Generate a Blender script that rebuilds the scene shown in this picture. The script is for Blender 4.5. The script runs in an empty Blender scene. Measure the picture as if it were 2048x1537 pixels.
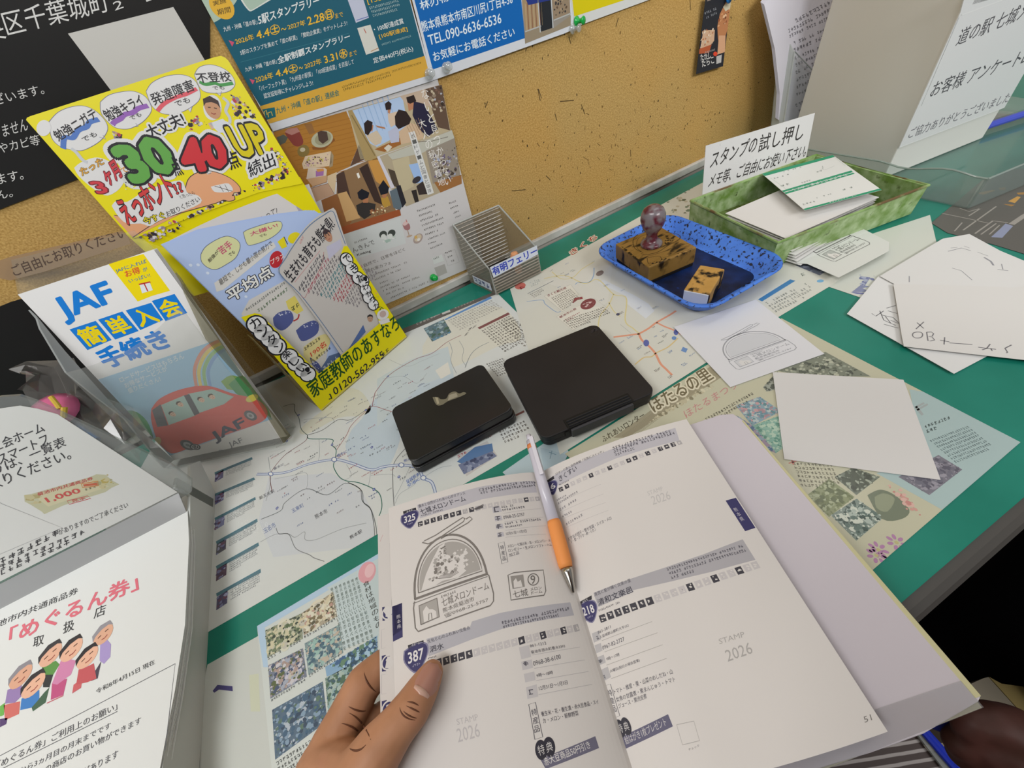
import bpy, bmesh, math, random
from mathutils import Vector, Matrix
from mathutils.geometry import tessellate_polygon
random.seed(7)
sc = bpy.context.scene
COL = sc.collection
# ------------------------------------------------------------------ camera, world, lights, exposure
cam = bpy.data.cameras.new('camera'); cam.sensor_width = 36.0; cam.lens = 769.0/2048*36.0; cam.clip_start = .01
cam_o = bpy.data.objects.new('camera', cam); COL.objects.link(cam_o)
r = ((0.86218,0.469967,-0.189148),(-0.465757,0.588467,-0.660891),(-0.19929,0.657904,0.726255))
cam_o.matrix_world = Matrix(((r[0][0], r[0][1], r[0][2], 0), (r[1][0], r[1][1], r[1][2], 0), (r[2][0], r[2][1], r[2][2], .32), (0, 0, 0, 1)))
sc.camera = cam_o
w = bpy.data.worlds.new('room_ambience'); sc.world = w; w.use_nodes = True
w.node_tree.nodes['Background'].inputs[0].default_value = (.96, .98, 1, 1)
w.node_tree.nodes['Background'].inputs[1].default_value = .28
def area(name, loc, tgt, sx, sy, power, col=(1, .995, .985)):
    l = bpy.data.lights.new(name, 'AREA'); l.shape = 'RECTANGLE'; l.size = sx; l.size_y = sy; l.energy = power; l.color = col
    o = bpy.data.objects.new(name, l); COL.objects.link(o); o.location = loc
    o.rotation_euler = (Vector(tgt)-Vector(loc)).to_track_quat('-Z', 'Y').to_euler()
area('ceiling_light', (-1.1, -.25, 1.75), (-.9, -.1, 0), 1.3, .4, 25)
area('ceiling_light', (1.0, .25, 1.75), (1.0, .25, 0), 1.3, .3, 4.5)
area('ceiling_light', (.5, -2.3, 1.75), (.4, .3, .1), 2.4, .6, 66)
sc.view_settings.view_transform = 'Standard'; sc.view_settings.look = 'None'
sc.view_settings.exposure = 0.0; sc.view_settings.gamma = 1.0; sc.view_settings.use_curve_mapping = False

# ------------------------------------------------------------------ materials
def lin(h):
    h = h.lstrip('#'); h = ''.join(c*2 for c in h) if len(h) == 3 else h
    f = lambda c: c/12.92 if c <= .04045 else ((c+.055)/1.055)**2.4
    return tuple(f(int(h[i:i+2], 16)/255) for i in (0, 2, 4))
MC = {}
def M(hexa, rough=.6, spec=.25, metal=0.0, coat=0.0, gain=1.12, name=None, sss=0):
    key = (hexa, rough, spec, metal, coat, gain, sss)
    if key in MC: return MC[key]
    m = bpy.data.materials.new(name or 'surface_'+hexa.strip('#')); m.use_nodes = True
    b = m.node_tree.nodes['Principled BSDF']; c = [min(.86, x*gain) for x in lin(hexa)]
    b.inputs['Base Color'].default_value = (*c, 1); b.inputs['Roughness'].default_value = rough
    b.inputs['Specular IOR Level'].default_value = spec; b.inputs['Metallic'].default_value = metal
    b.inputs['Coat Weight'].default_value = coat; b.inputs['Coat Roughness'].default_value = .08
    MC[key] = m; return m
def N(m, t, **kw):
    n = m.node_tree.nodes.new(t)
    for k, v in kw.items(): setattr(n, k, v)
    return n
def noise_mat(name, c1, c2, scale, lo, hi, rough=.7, detail=6, c3=None, s3=0, lo3=.6, hi3=.7, bump=0.0, stretch=(1, 1, 1), spec=.25):
    """two-colour procedural surface, with an optional third speckle colour"""
    m = bpy.data.materials.new(name); m.use_nodes = True; L = m.node_tree.links; b = m.node_tree.nodes['Principled BSDF']
    tc = N(m, 'ShaderNodeTexCoord'); mp = N(m, 'ShaderNodeMapping'); mp.inputs['Scale'].default_value = stretch
    L.new(tc.outputs['Object'], mp.inputs[0])
    n = N(m, 'ShaderNodeTexNoise'); n.inputs['Scale'].default_value = scale; n.inputs['Detail'].default_value = detail
    L.new(mp.outputs[0], n.inputs['Vector'])
    r_ = N(m, 'ShaderNodeValToRGB'); r_.color_ramp.elements[0].position = lo; r_.color_ramp.elements[1].position = hi
    r_.color_ramp.elements[0].color = (*lin(c1), 1); r_.color_ramp.elements[1].color = (*lin(c2), 1)
    L.new(n.outputs[0], r_.inputs[0]); out = r_.outputs[0]
    if c3:
        n3 = N(m, 'ShaderNodeTexNoise'); n3.inputs['Scale'].default_value = s3; n3.inputs['Detail'].default_value = 4
        L.new(mp.outputs[0], n3.inputs['Vector'])
        r3 = N(m, 'ShaderNodeValToRGB'); r3.color_ramp.elements[0].position = lo3; r3.color_ramp.elements[1].position = hi3
        L.new(n3.outputs[0], r3.inputs[0])
        mx = N(m, 'ShaderNodeMix', data_type='RGBA'); mx.inputs[7].default_value = (*lin(c3), 1)
        L.new(r3.outputs[0], mx.inputs[0]); L.new(out, mx.inputs[6]); out = mx.outputs[2]
    L.new(out, b.inputs['Base Color']); b.inputs['Roughness'].default_value = rough; b.inputs['Specular IOR Level'].default_value = spec
    if bump:
        bp = N(m, 'ShaderNodeBump'); bp.inputs['Strength'].default_value = bump; bp.inputs['Distance'].default_value = .001
        L.new(n.outputs[0], bp.inputs['Height']); L.new(bp.outputs[0], b.inputs['Normal'])
    return m
def clear_mat(name, tint=(.97, .98, .98), rough=.06, haze=0.0, hazecol='#e8e8e6', refl=1.0):
    m = bpy.data.materials.new(name); m.use_nodes = True; nt = m.node_tree; L = nt.links
    nt.nodes.remove(nt.nodes['Principled BSDF']); o = nt.nodes['Material Output']
    t = N(m, 'ShaderNodeBsdfTransparent'); t.inputs[0].default_value = (*tint, 1)
    g = N(m, 'ShaderNodeBsdfGlossy'); g.inputs['Roughness'].default_value = rough
    f = N(m, 'ShaderNodeFresnel'); f.inputs[0].default_value = 1.49
    ge = N(m, 'ShaderNodeNewGeometry'); fr = N(m, 'ShaderNodeMath', operation='MULTIPLY_ADD'); fr.inputs[1].default_value = -refl; fr.inputs[2].default_value = refl; L.new(ge.outputs['Backfacing'], fr.inputs[0])
    ml = N(m, 'ShaderNodeMath', operation='MULTIPLY'); L.new(f.outputs[0], ml.inputs[0]); L.new(fr.outputs[0], ml.inputs[1])
    mx = N(m, 'ShaderNodeMixShader'); L.new(ml.outputs[0], mx.inputs[0]); L.new(t.outputs[0], mx.inputs[1]); L.new(g.outputs[0], mx.inputs[2])
    if haze:
        d = N(m, 'ShaderNodeBsdfDiffuse'); d.inputs[0].default_value = (*lin(hazecol), 1)
        m2 = N(m, 'ShaderNodeMixShader'); m2.inputs[0].default_value = haze
        L.new(mx.outputs[0], m2.inputs[1]); L.new(d.outputs[0], m2.inputs[2]); mx = m2
    L.new(mx.outputs[0], o.inputs[0]); return m
ACRYL = clear_mat('clear_acrylic', (.95, .965, .96), .05, .05)
ACRYL_EDGE = clear_mat('acrylic_edge', (.8, .83, .82), .1, .45, '#cfd2ce')
VINYL = clear_mat('clear_vinyl', (.985, .99, .985), .16, .0, refl=.55)
FILM = clear_mat('clear_film', (.92, .91, .9), .12, .14, '#b9b4ac', 1.6)

# ------------------------------------------------------------------ objects
def tag(o, label, cat, group=None, kind=None):
    o['label'] = label; o['category'] = cat
    if group: o['group'] = group
    if kind: o['kind'] = kind
    return o
def struct(o): o['kind'] = 'structure'; return o
def thing(name, label, cat, loc, group=None):
    o = bpy.data.objects.new(name, None); COL.objects.link(o); o.location = loc; o.empty_display_size = .02
    return tag(o, label, cat, group)
def wloc(p):
    v = Vector((0, 0, 0))
    while p: v += p.location; p = p.parent
    return v
def link(name, me, parent=None, mw=None):
    o = bpy.data.objects.new(name, me); COL.objects.link(o)
    mw = mw or Matrix.Identity(4)
    if parent:
        o.parent = parent; o.matrix_parent_inverse = Matrix.Identity(4)
        base = wmat(parent); o.matrix_local = base.inverted() @ mw
    else: o.matrix_world = mw
    return o
def wmat(p):
    m = p.matrix_basis.copy(); q = p.parent
    while q: m = q.matrix_basis @ m; q = q.parent
    return m
def mesh_of(name, bm, mats, smooth=False):
    me = bpy.data.meshes.new(name); bm.normal_update(); bm.to_mesh(me); bm.free()
    for m in (mats if isinstance(mats, (list, tuple)) else [mats]): me.materials.append(m)
    if smooth:
        for p in me.polygons: p.use_smooth = True
    return me
def put(name, bm, mats, parent=None, smooth=False, loc=None):
    """link a world-space bmesh; its origin goes to its own base centre"""
    vs = [v.co for v in bm.verts]
    c = Vector(loc) if loc else Vector(((min(v.x for v in vs)+max(v.x for v in vs))/2, (min(v.y for v in vs)+max(v.y for v in vs))/2, min(v.z for v in vs)))
    bmesh.ops.translate(bm, verts=bm.verts, vec=-c)
    return link(name, mesh_of(name, bm, mats, smooth), parent, Matrix.Translation(c))
def NB(): return bmesh.new()
def prism(bm, pts, h, bevel=0.0, seg=2):
    """pts: 3d base loop; h: extrusion vector"""
    h = Vector(h); a = [bm.verts.new(p) for p in pts]; b = [bm.verts.new(Vector(p)+h) for p in pts]; n = len(a); fs = []
    fs.append(bm.faces.new(a[::-1])); fs.append(bm.faces.new(b))
    for i in range(n): fs.append(bm.faces.new((a[i], a[(i+1) % n], b[(i+1) % n], b[i])))
    bmesh.ops.recalc_face_normals(bm, faces=fs)
    if bevel:
        es = {e for f in fs for e in f.edges}
        bmesh.ops.bevel(bm, geom=list(es), offset=bevel, segments=seg, affect='EDGES', profile=.5, clamp_overlap=True)
    return fs
def box(bm, lo, hi, bevel=0.0, seg=2):
    (x0, y0, z0), (x1, y1, z1) = lo, hi
    return prism(bm, [(x0, y0, z0), (x1, y0, z0), (x1, y1, z0), (x0, y1, z0)], (0, 0, z1-z0), bevel, seg)
def slab(bm, pts, t, n=None, bevel=0.0):
    """flat polygon given thickness t along its normal n"""
    p = [Vector(q) for q in pts]
    n = Vector(n) if n else (p[1]-p[0]).cross(p[-1]-p[0]).normalized()
    return prism(bm, p, n*t, bevel)
def tube(bm, pts, rad, seg=8, caps=True):
    pts = [Vector(p) for p in pts]; rad = rad if isinstance(rad, (list, tuple)) else [rad]*len(pts); rings = []
    up = Vector((0, 0, 1)); prev = None
    for i, p in enumerate(pts):
        d = (pts[min(i+1, len(pts)-1)]-pts[max(i-1, 0)]).normalized()
        if prev is None:
            a = d.cross(up if abs(d.z) < .9 else Vector((1, 0, 0))).normalized()
        else: a = (prev-d*prev.dot(d)).normalized()
        prev = a; b = d.cross(a)
        rings.append([bm.verts.new(p+(a*math.cos(2*math.pi*k/seg)+b*math.sin(2*math.pi*k/seg))*rad[i]) for k in range(seg)])
    for i in range(len(rings)-1):
        for k in range(seg): bm.faces.new((rings[i][k], rings[i][(k+1) % seg], rings[i+1][(k+1) % seg], rings[i+1][k]))
    if caps: bm.faces.new(rings[0][::-1]); bm.faces.new(rings[-1])
def lathe(bm, c, prof, seg=28, axis=None):
    """prof: (radius, height) list turned about the vertical through c (or about axis)"""
    c = Vector(c); q = Vector((0, 0, 1)).rotation_difference(Vector(axis).normalized()).to_matrix() if axis else Matrix.Identity(3); rings = []
    for rr, hh in prof:
        rings.append([bm.verts.new(c+q@Vector((rr*math.cos(2*math.pi*k/seg), rr*math.sin(2*math.pi*k/seg), hh))) for k in range(seg)] if rr > 1e-6 else [bm.verts.new(c+q@Vector((0, 0, hh)))])
    for a, b in zip(rings, rings[1:]):
        for k in range(seg):
            k2 = (k+1) % seg
            if len(a) == 1: bm.faces.new((a[0], b[k2], b[k]))
            elif len(b) == 1: bm.faces.new((a[k], a[k2], b[0]))
            else: bm.faces.new((a[k], a[k2], b[k2], b[k]))
    bmesh.ops.recalc_face_normals(bm, faces=bm.faces)
def rrect(x0, y0, x1, y1, r, n=6):
    o = []
    for cx, cy, a in ((x1-r, y0+r, -90), (x1-r, y1-r, 0), (x0+r, y1-r, 90), (x0+r, y0+r, 180)):
        for k in range(n+1): t = math.radians(a+90*k/n); o.append((cx+r*math.cos(t), cy+r*math.sin(t)))
    return o
def fmat(f):
    O, U, V, n = f
    return Matrix(((U[0], V[0], n[0], O[0]), (U[1], V[1], n[1], O[1]), (U[2], V[2], n[2], O[2]), (0, 0, 0, 1)))
GLY = {}
def glyphs(s, bold=0.0):
    k = (s, bold)
    if k not in GLY:
        cu = bpy.data.curves.new('lettering', 'FONT'); cu.body = s; cu.dimensions = '2D'; cu.fill_mode = 'FRONT'; cu.resolution_u = 2; cu.offset = bold
        o = bpy.data.objects.new('lettering', cu); me = o.to_mesh()
        vs = [(v.co.x, v.co.y) for v in me.vertices]; fs = [tuple(p.vertices) for p in me.polygons]
        o.to_mesh_clear(); bpy.data.objects.remove(o); bpy.data.curves.remove(cu)
        GLY[k] = (vs, fs)
    return GLY[k]
class Sheet:
    """a printed sheet: flat artwork in millimetres on a frame, each ink a thin layer above the paper"""
    STEP = 3e-5
    def __init__(s, frame=None, fn=None, rough=.55, spec=.25, gain=1.12):
        s.f = frame; s.fn = fn; s.v = []; s.fc = []; s.mi = []; s.mats = []; s.rough = rough; s.spec = spec; s.gain = gain; s.clip = None
    def mat(s, c):
        m = c if not isinstance(c, str) else M(c, s.rough, s.spec, gain=s.gain)
        if m not in s.mats: s.mats.append(m)
        return s.mats.index(m)
    def add(s, vs, fs, c, z):
        b = len(s.v); i = s.mat(c); s.v += [(x, y, z*s.STEP) for x, y in vs]; out = [False]*len(vs)
        if s.clip:
            for (ax, ay), (bx, by) in s.clip:
                for k, (x, y) in enumerate(vs):
                    if (bx-ax)*(y-ay)-(by-ay)*(x-ax) < -1e-6: out[k] = True
        for f in fs:
            if any(out[k] for k in f):   # print that would run over the edge of the sheet is trimmed
                q = [vs[k] for k in f]
                if sum(q[k-1][0]*q[k][1]-q[k][0]*q[k-1][1] for k in range(len(q))) < 0: q = q[::-1]
                for (ax, ay), (bx, by) in s.clip:
                    o = []
                    for k in range(len(q)):
                        p0, p1 = q[k-1], q[k]; d0 = (bx-ax)*(p0[1]-ay)-(by-ay)*(p0[0]-ax); d1 = (bx-ax)*(p1[1]-ay)-(by-ay)*(p1[0]-ax)
                        if (d0 < 0) != (d1 < 0): t = d0/(d0-d1); o.append((p0[0]+(p1[0]-p0[0])*t, p0[1]+(p1[1]-p0[1])*t))
                        if d1 >= 0: o.append(p1)
                    q = o
                    if len(q) < 3: break
                if len(q) >= 3:
                    n = len(s.v); s.v += [(x, y, z*s.STEP) for x, y in q]; s.fc.append(list(range(n, n+len(q)))); s.mi.append(i)
                continue
            s.fc.append([b+k for k in f]); s.mi.append(i)
    def base(s, pts, c, t=.0003):
        """the sheet itself, t thick, its top face at layer 0"""
        n = len(pts); b = len(s.v); i = s.mat(c)
        area_ = sum(pts[k][0]*pts[(k+1) % n][1]-pts[(k+1) % n][0]*pts[k][1] for k in range(n))
        if area_ < 0: pts = pts[::-1]
        ed = [(pts[k], pts[(k+1) % n]) for k in range(n)]
        if all((b_[0]-a_[0])*(q[1]-a_[1])-(b_[1]-a_[1])*(q[0]-a_[0]) > -.6*math.hypot(b_[0]-a_[0], b_[1]-a_[1]) for a_, b_ in ed for q in pts): s.clip = ed
        s.v += [(x, y, 0) for x, y in pts]+[(x, y, -t) for x, y in pts]
        tris = tessellate_polygon([[Vector((x, y, 0)) for x, y in pts]])
        if n == 4: tris = [(0, 1, 2, 3)]
        for tr in tris:
            s.fc.append([b+k for k in tr]); s.mi.append(i); s.fc.append([b+n+k for k in tr][::-1]); s.mi.append(i)
        for k in range(n): s.fc.append([b+(k+1) % n, b+k, b+n+k, b+n+(k+1) % n]); s.mi.append(i)
    def p(s, pts, c, z=1):
        pts = list(pts)
        if len(pts) < 5 and len(pts) == 3: s.add(pts, [(0, 1, 2)], c, z); return
        tr = tessellate_polygon([[Vector((x, y, 0)) for x, y in pts]]); s.add(pts, tr, c, z)
    def r(s, a, b, d, c, z=1):   # parallelogram: corner a, corner b, third corner d next to a
        s.add([a, b, (b[0]+d[0]-a[0], b[1]+d[1]-a[1]), d], [(0, 1, 2, 3)], c, z)
    def e(s, c0, a, b, c, z=1, n=24, line=0):
        A = (a[0]-c0[0], a[1]-c0[1]); B = (b[0]-c0[0], b[1]-c0[1])
        pt = lambda k, q=1: (c0[0]+q*(A[0]*math.cos(k)+B[0]*math.sin(k)), c0[1]+q*(A[1]*math.cos(k)+B[1]*math.sin(k)))
        ks = [2*math.pi*k/n for k in range(n)]
        if line:
            q = 1-line/max(.01, math.hypot(*A)); vs = [pt(k) for k in ks]+[pt(k, q) for k in ks]
            s.add(vs, [(k, (k+1) % n, n+(k+1) % n, n+k) for k in range(n)], c, z)
        else: s.add([pt(k) for k in ks], [tuple(range(n))], c, z)
    def l(s, pts, w, c, z=2, close=False):
        pts = list(pts); pts = pts+[pts[0]] if close else pts; L = []; R = []
        for i, q in enumerate(pts):
            a = pts[max(i-1, 0)] if not (close and i == 0) else pts[-2]; b = pts[min(i+1, len(pts)-1)] if not (close and i == len(pts)-1) else pts[1]
            d = (b[0]-a[0], b[1]-a[1]); k = math.hypot(*d) or 1; n = (-d[1]/k*w/2, d[0]/k*w/2)
            L.append((q[0]+n[0], q[1]+n[1])); R.append((q[0]-n[0], q[1]-n[1]))
        m = len(pts); s.add(L+R, [(i, i+1, m+i+1, m+i) for i in range(m-1)], c, z)
    def spl(s, pts, n=6):
        o = []; P = list(pts)
        for i in range(len(P)-1):
            a, b, c, d = P[max(i-1, 0)], P[i], P[i+1], P[min(i+2, len(P)-1)]
            for k in range(n):
                t = k/n; o.append(tuple(.5*(2*b[j]+(c[j]-a[j])*t+(2*a[j]-5*b[j]+4*c[j]-d[j])*t*t+(3*b[j]-a[j]-3*c[j]+d[j])*t**3) for j in (0, 1)))
        return o+[P[-1]]
    def t(s, txt, p0, p1, p2, c, bold=0.0, z=5, out=None, ow=.05):
        """lettering fitted to the box: p0 bottom left, p1 bottom right, p2 top left"""
        vs0, _ = glyphs(txt, 0.0)
        if not vs0: return
        x0 = min(v[0] for v in vs0); x1 = max(v[0] for v in vs0); y0 = min(v[1] for v in vs0); y1 = max(v[1] for v in vs0)
        mp = lambda v: (p0[0]+(p1[0]-p0[0])*(v[0]-x0)/(x1-x0)+(p2[0]-p0[0])*(v[1]-y0)/(y1-y0), p0[1]+(p1[1]-p0[1])*(v[0]-x0)/(x1-x0)+(p2[1]-p0[1])*(v[1]-y0)/(y1-y0))
        vs, fs = glyphs(txt, 0.0)
        bold *= .5
        def lay(rad, col, zz, n):
            for k in range(n):   # heavier lettering: the strokes repeated around a small circle
                a = 2*math.pi*k/n; dx, dy = (rad*math.cos(a), rad*math.sin(a)) if n > 1 else (0, 0)
                s.add([mp((v[0]+dx, v[1]+dy)) for v in vs], fs, col, zz+.04*k)
        if out: lay(bold+ow, out, z-1, max(8, int((bold+ow)*170)))
        if bold > .003: lay(bold, c, z, 10 if bold > .03 else 6)
        else: lay(0, c, z, 1)
    def tv(s, txt, p0, p1, w, c, bold=0.0, z=5, out=None, ow=.05):
        """vertical line of lettering from the top p0 to the bottom p1, characters w wide"""
        n = len(txt); d = ((p1[0]-p0[0])/n, (p1[1]-p0[1])/n); k = math.hypot(*d); q = (-d[1]/k*w/2, d[0]/k*w/2)
        for i, ch in enumerate(txt):
            e = .1; a = (p0[0]+d[0]*(i+e), p0[1]+d[1]*(i+e)); b = (p0[0]+d[0]*(i+1-e), p0[1]+d[1]*(i+1-e))
            s.t(ch, (b[0]-q[0], b[1]-q[1]), (b[0]+q[0], b[1]+q[1]), (a[0]-q[0], a[1]-q[1]), c, bold, z, out, ow)
    def g(s, p0, p1, p2, c, z=4, fill=.8, ar=.9):
        """a line of print too small to read: a row of tiny stroke clusters"""
        d = (p1[0]-p0[0], p1[1]-p0[1]); h = (p2[0]-p0[0], p2[1]-p0[1]); L = math.hypot(*d); H = math.hypot(*h)
        n = max(1, int(L/(H*ar*1.08))); vs = []; fs = []
        def rc(a0, b0, a1, b1):
            k = len(vs)
            for a, b in ((a0, b0), (a1, b0), (a1, b1), (a0, b1)): vs.append((p0[0]+d[0]*a+h[0]*b, p0[1]+d[1]*a+h[1]*b))
            fs.append((k, k+1, k+2, k+3))
        for i in range(n):
            if random.random() > fill+.15: continue
            a = i/n; wd = .82/n; st = .17
            for b in random.sample((.02, .3, .55, .8), random.choice((2, 3))): 
                u = random.uniform(0, .25); rc(a+wd*u, b, a+wd*random.uniform(.7, 1), b+st)
            u = random.uniform(.1, .75); rc(a+wd*u, .03, a+wd*(u+.17), .97)
        s.add(vs, fs, c, z)
    def gs(s, p0, p1, p2, n, c, z=4, lead=.5, fill=.85):
        """a block of n such lines: p0 top left, p1 top right, p2 bottom left"""
        for i in range(n):
            q = [(p0[0]+(p2[0]-p0[0])*k/n, p0[1]+(p2[1]-p0[1])*k/n) for k in (i, i+1-lead*.7)]; f = 1 if i < n-1 else random.uniform(.4, .9)
            d = ((p1[0]-p0[0])*f, (p1[1]-p0[1])*f); s.g(q[1], (q[1][0]+d[0], q[1][1]+d[1]), q[0], c, z, fill)
    def splash(s, pts, cols, n, r, z=3, seed=1):
        """mottled patches of colour inside a quad, for the small print pictures"""
        R_ = random.Random(seed); a, b, c, d = pts
        for i in range(n):
            u, v = R_.random(), R_.random()
            x = (1-u)*(1-v)*a[0]+u*(1-v)*b[0]+u*v*c[0]+(1-u)*v*d[0]; y = (1-u)*(1-v)*a[1]+u*(1-v)*b[1]+u*v*c[1]+(1-u)*v*d[1]
            rr = r*R_.uniform(.4, 1.2); k = R_.randint(5, 8); ph = R_.random()*6
            sc_ = min(1, min(u, 1-u, v, 1-v)*6+.25)
            s.add([(x+rr*sc_*R_.uniform(.6, 1.1)*math.cos(ph+2*math.pi*j/k), y+rr*sc_*R_.uniform(.5, 1)*math.sin(ph+2*math.pi*j/k)) for j in range(k)], [tuple(range(k))], R_.choice(cols), z+i*.02)
    def build(s, name, parent=None, cuts=None):
        me = bpy.data.meshes.new(name)
        if s.fn:
            bm = NB(); vv = [bm.verts.new(v) for v in s.v]
            for f, i in zip(s.fc, s.mi):
                try: q = bm.faces.new([vv[k] for k in f]); q.material_index = i
                except ValueError: pass
            for u in cuts or (): bmesh.ops.bisect_plane(bm, geom=bm.verts[:]+bm.edges[:]+bm.faces[:], dist=1e-6, plane_co=(u, 0, 0), plane_no=(1, 0, 0))
            O = s.fn(0, 0, 0)
            for v in bm.verts: v.co = s.fn(v.co.x, v.co.y, v.co.z)-O
            bm.to_mesh(me); bm.free(); mw = Matrix.Translation(O)
        else:
            vs = [(x/1000, y/1000, z) for x, y, z in s.v]; me.from_pydata(vs, [], s.fc); me.polygons.foreach_set('material_index', s.mi); mw = fmat(s.f)
        for m in s.mats: me.materials.append(m)
        me.validate(); me.update()
        return link(name, me, parent, mw)

# ------------------------------------------------------------------ the setting
W0 = Vector((0.066,0.5325,0)); WU = Vector((0.99978,0.02094,0)); WN = Vector((-0.02094,0.99978,0))
def wp(s, z, off=0.0): return W0+WU*s-WN*off+Vector((0, 0, z))
bm = NB(); box(bm, (-2.2, -2.2, -.80), (2.6, .75, -.75))
struct(put('floor', bm, noise_mat('pinkish_floor', '#8a7470', '#9c8783', 60, .3, .7, .6)))
bm = NB(); prism(bm, [wp(-2.0, -.75, -.012), wp(2.2, -.75, -.012), wp(2.2, -.75, -.07), wp(-2.0, -.75, -.07)], (0, 0, 2.4))
struct(put('wall_back', bm, M('#cfc9bd', .8)))

CORK = noise_mat('cork', '#8a6930', '#d0ae6c', 620, .34, .66, .9, 4, '#6b4d22', 700, .70, .78, .2)
def corkmat():
    m = CORK; nt = m.node_tree; L = nt.links; b = nt.nodes['Principled BSDF']
    src = b.inputs['Base Color'].links[0].from_socket
    tc = N(m, 'ShaderNodeTexCoord'); n = N(m, 'ShaderNodeTexNoise'); n.inputs['Scale'].default_value = 5; L.new(tc.outputs['Object'], n.inputs['Vector'])
    rr = N(m, 'ShaderNodeValToRGB'); rr.color_ramp.elements[0].color = (*lin('#b8985e'), 1); rr.color_ramp.elements[1].color = (*lin('#c09450'), 1)
    rr.color_ramp.elements[0].position = .4; rr.color_ramp.elements[1].position = .6; L.new(n.outputs[0], rr.inputs[0])
    mx = N(m, 'ShaderNodeMix', data_type='RGBA'); mx.inputs[0].default_value = .45; L.new(src, mx.inputs[6]); L.new(rr.outputs[0], mx.inputs[7]); L.new(mx.outputs[2], b.inputs['Base Color'])
corkmat()
cb = thing('cork_board', 'brown cork notice board in a thin white frame fixed to the wall', 'notice board', wp(.35, 0, 0))
S = Sheet(((0.06607,0.5325,-0),(0.99978,0.02094,-0.00242),(0.00242,0.00005,1),(0.02094,-0.99978,-0))); S.base([(-900, 6), (1500, 6), (1500, 700), (-900, 700)], CORK, .010)
R_ = random.Random(3)
for i in range(420):   # pin holes and scuffs, thickest low down on the right
    x = R_.uniform(-60, 880) if i % 3 else R_.gauss(400, 110); y = R_.uniform(14, 300) if i % 3 else abs(R_.gauss(60, 45))+14
    if i % 9 == 0: a = R_.uniform(-1, 1); S.l([(x, y), (x+R_.uniform(3, 9)*a, y+R_.uniform(3, 8))], R_.uniform(.5, .9), '#5c4420', 1)
    else: S.e((x, y), (x+R_.uniform(.5, 1.3), y+.3), (x, y+R_.uniform(.5, 1.9)), R_.choice(('#5a421f', '#46351c', '#6e5329')), 1, 6)
for q in ((489.14,236.61), (236.47,203.96)):
    S.l([q, (q[0]+3, q[1]-11)], 1.0, '#4a3820', 1)
for p_, q_ in (((235.53,204.21),(237.13,190.72)), ((267.33,181.66),(289.89,176.87)), ((301.97,167.61),(306.53,155.67)), ((257.51,170.55),(259.45,161.72)), ((162.49,210.67),(157.36,205.45)), ((366.22,244.61),(362.11,236.94)), ((231.52,98.84),(238.16,90.14)), ((171.65,98.77),(194.4,92.22)), ((226.65,246.88),(225.21,244.24)), ((288.69,243.42),(290.83,236.24)), ((391.26,82.43),(392.4,71.75))):
    S.l([p_, q_], 1.1, '#4c3a1e', 1)
S.build('cork_panel', cb)
bm = NB(); prism(bm, [wp(-.9, 0, .006), wp(1.5, 0, .006), wp(1.5, 0, -.010), wp(-.9, 0, -.010)], (0, 0, .0125), .0015)
put('frame_rail', bm, noise_mat('white_rail', '#c9c5bf', '#b3aea6', 30, .4, .6, .4), cb)
bm = NB(); prism(bm, [wp(-.9, .70, .006), wp(1.5, .70, .006), wp(1.5, .70, -.010), wp(-.9, .70, -.010)], (0, 0, .0125), .0015)
put('frame_rail', bm, M('#c9c5bf', .4), cb)

ct = thing('counter', 'long counter with a dark grey rounded front edge under the green mat', 'counter', (0, .24, -.75))
bm = NB(); loop = [(-1.5, .531, -.004), (-1.5, .531, -.04), (-1.5, -.040, -.04)]
loop += [(-1.5, -.036-.014*math.sin(a), -.022-.018*math.cos(a)) for a in [math.pi*k/8 for k in range(1, 8)]]+[(-1.5, -.036, -.004)]
prism(bm, loop, (2.9, 0, 0))
for v in bm.verts:   # the rear edge follows the wall
    if v.co.y > .5: v.co.y = W0.y+(v.co.x-W0.x)*WU.y/WU.x-.0105
put('worktop', bm, M('#4b4844', .45, gain=1.0), ct)
bm = NB(); box(bm, (-1.5, .08, -.75), (1.4, .49, -.04)); put('body', bm, M('#2a2826', .7), ct)

GREEN = noise_mat('green_mat', '#0f7563', '#1d8270', 14, .35, .7, .5, 8, '#5fa58d', 33, .70, .80)
bm = NB(); prism(bm, [(-1.42, -.036, -.004), (1.36, -.036, -.004), (1.36, .5325+.0209*(1.36-.066)-.0115, -.004), (-1.42, .5325-.0209*(1.42+.066)-.0115, -.004)], (0, 0, .0022))
tag(put('desk_mat', bm, GREEN), 'green desk mat covering the counter under the maps', 'desk mat')

def ink_specks(S, pts, n, seed, cols=('#1d2a28', '#0f3d36'), r=.6): S.splash(pts, cols, n, r, 6, seed)

# ------------------------------------------------------------------ sheets lying under the clear vinyl
mp_ = Sheet(((0.15255,0.20707,-0.0014),(0.9999,-0.01425,0),(0.01425,0.9999,-0),(0,0,1)))
S = mp_
S.base([(0,0),(-3.68,266),(-490.32,317.46),(-588.02,-4.05)], '#c7c9c6', .00015)
S.p([(-7.01,258.48),(-4.49,290.15),(-12.87,290.41),(-250.2,307.19),(-261.98,277.31)], '#5b5550')
S.g((-126.09,282.52),(-93.7,278.92),(-125.49,296.95), '#b9b4ae'); S.g((-130.49,274.78),(-98.06,272.3),(-129.59,280.13), '#b9b4ae', fill=.6)
S.g((-69.63,282.95),(-16.48,277.97),(-67.8,291.31), '#c9c5bf'); S.g((-69.62,276.24),(-16.61,270.95),(-68.96,281.54), '#a9a49e', fill=.7); S.g((-70.17,269.75),(-28.07,266.21),(-69.33,274.41), '#a9a49e', fill=.7)
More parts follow.
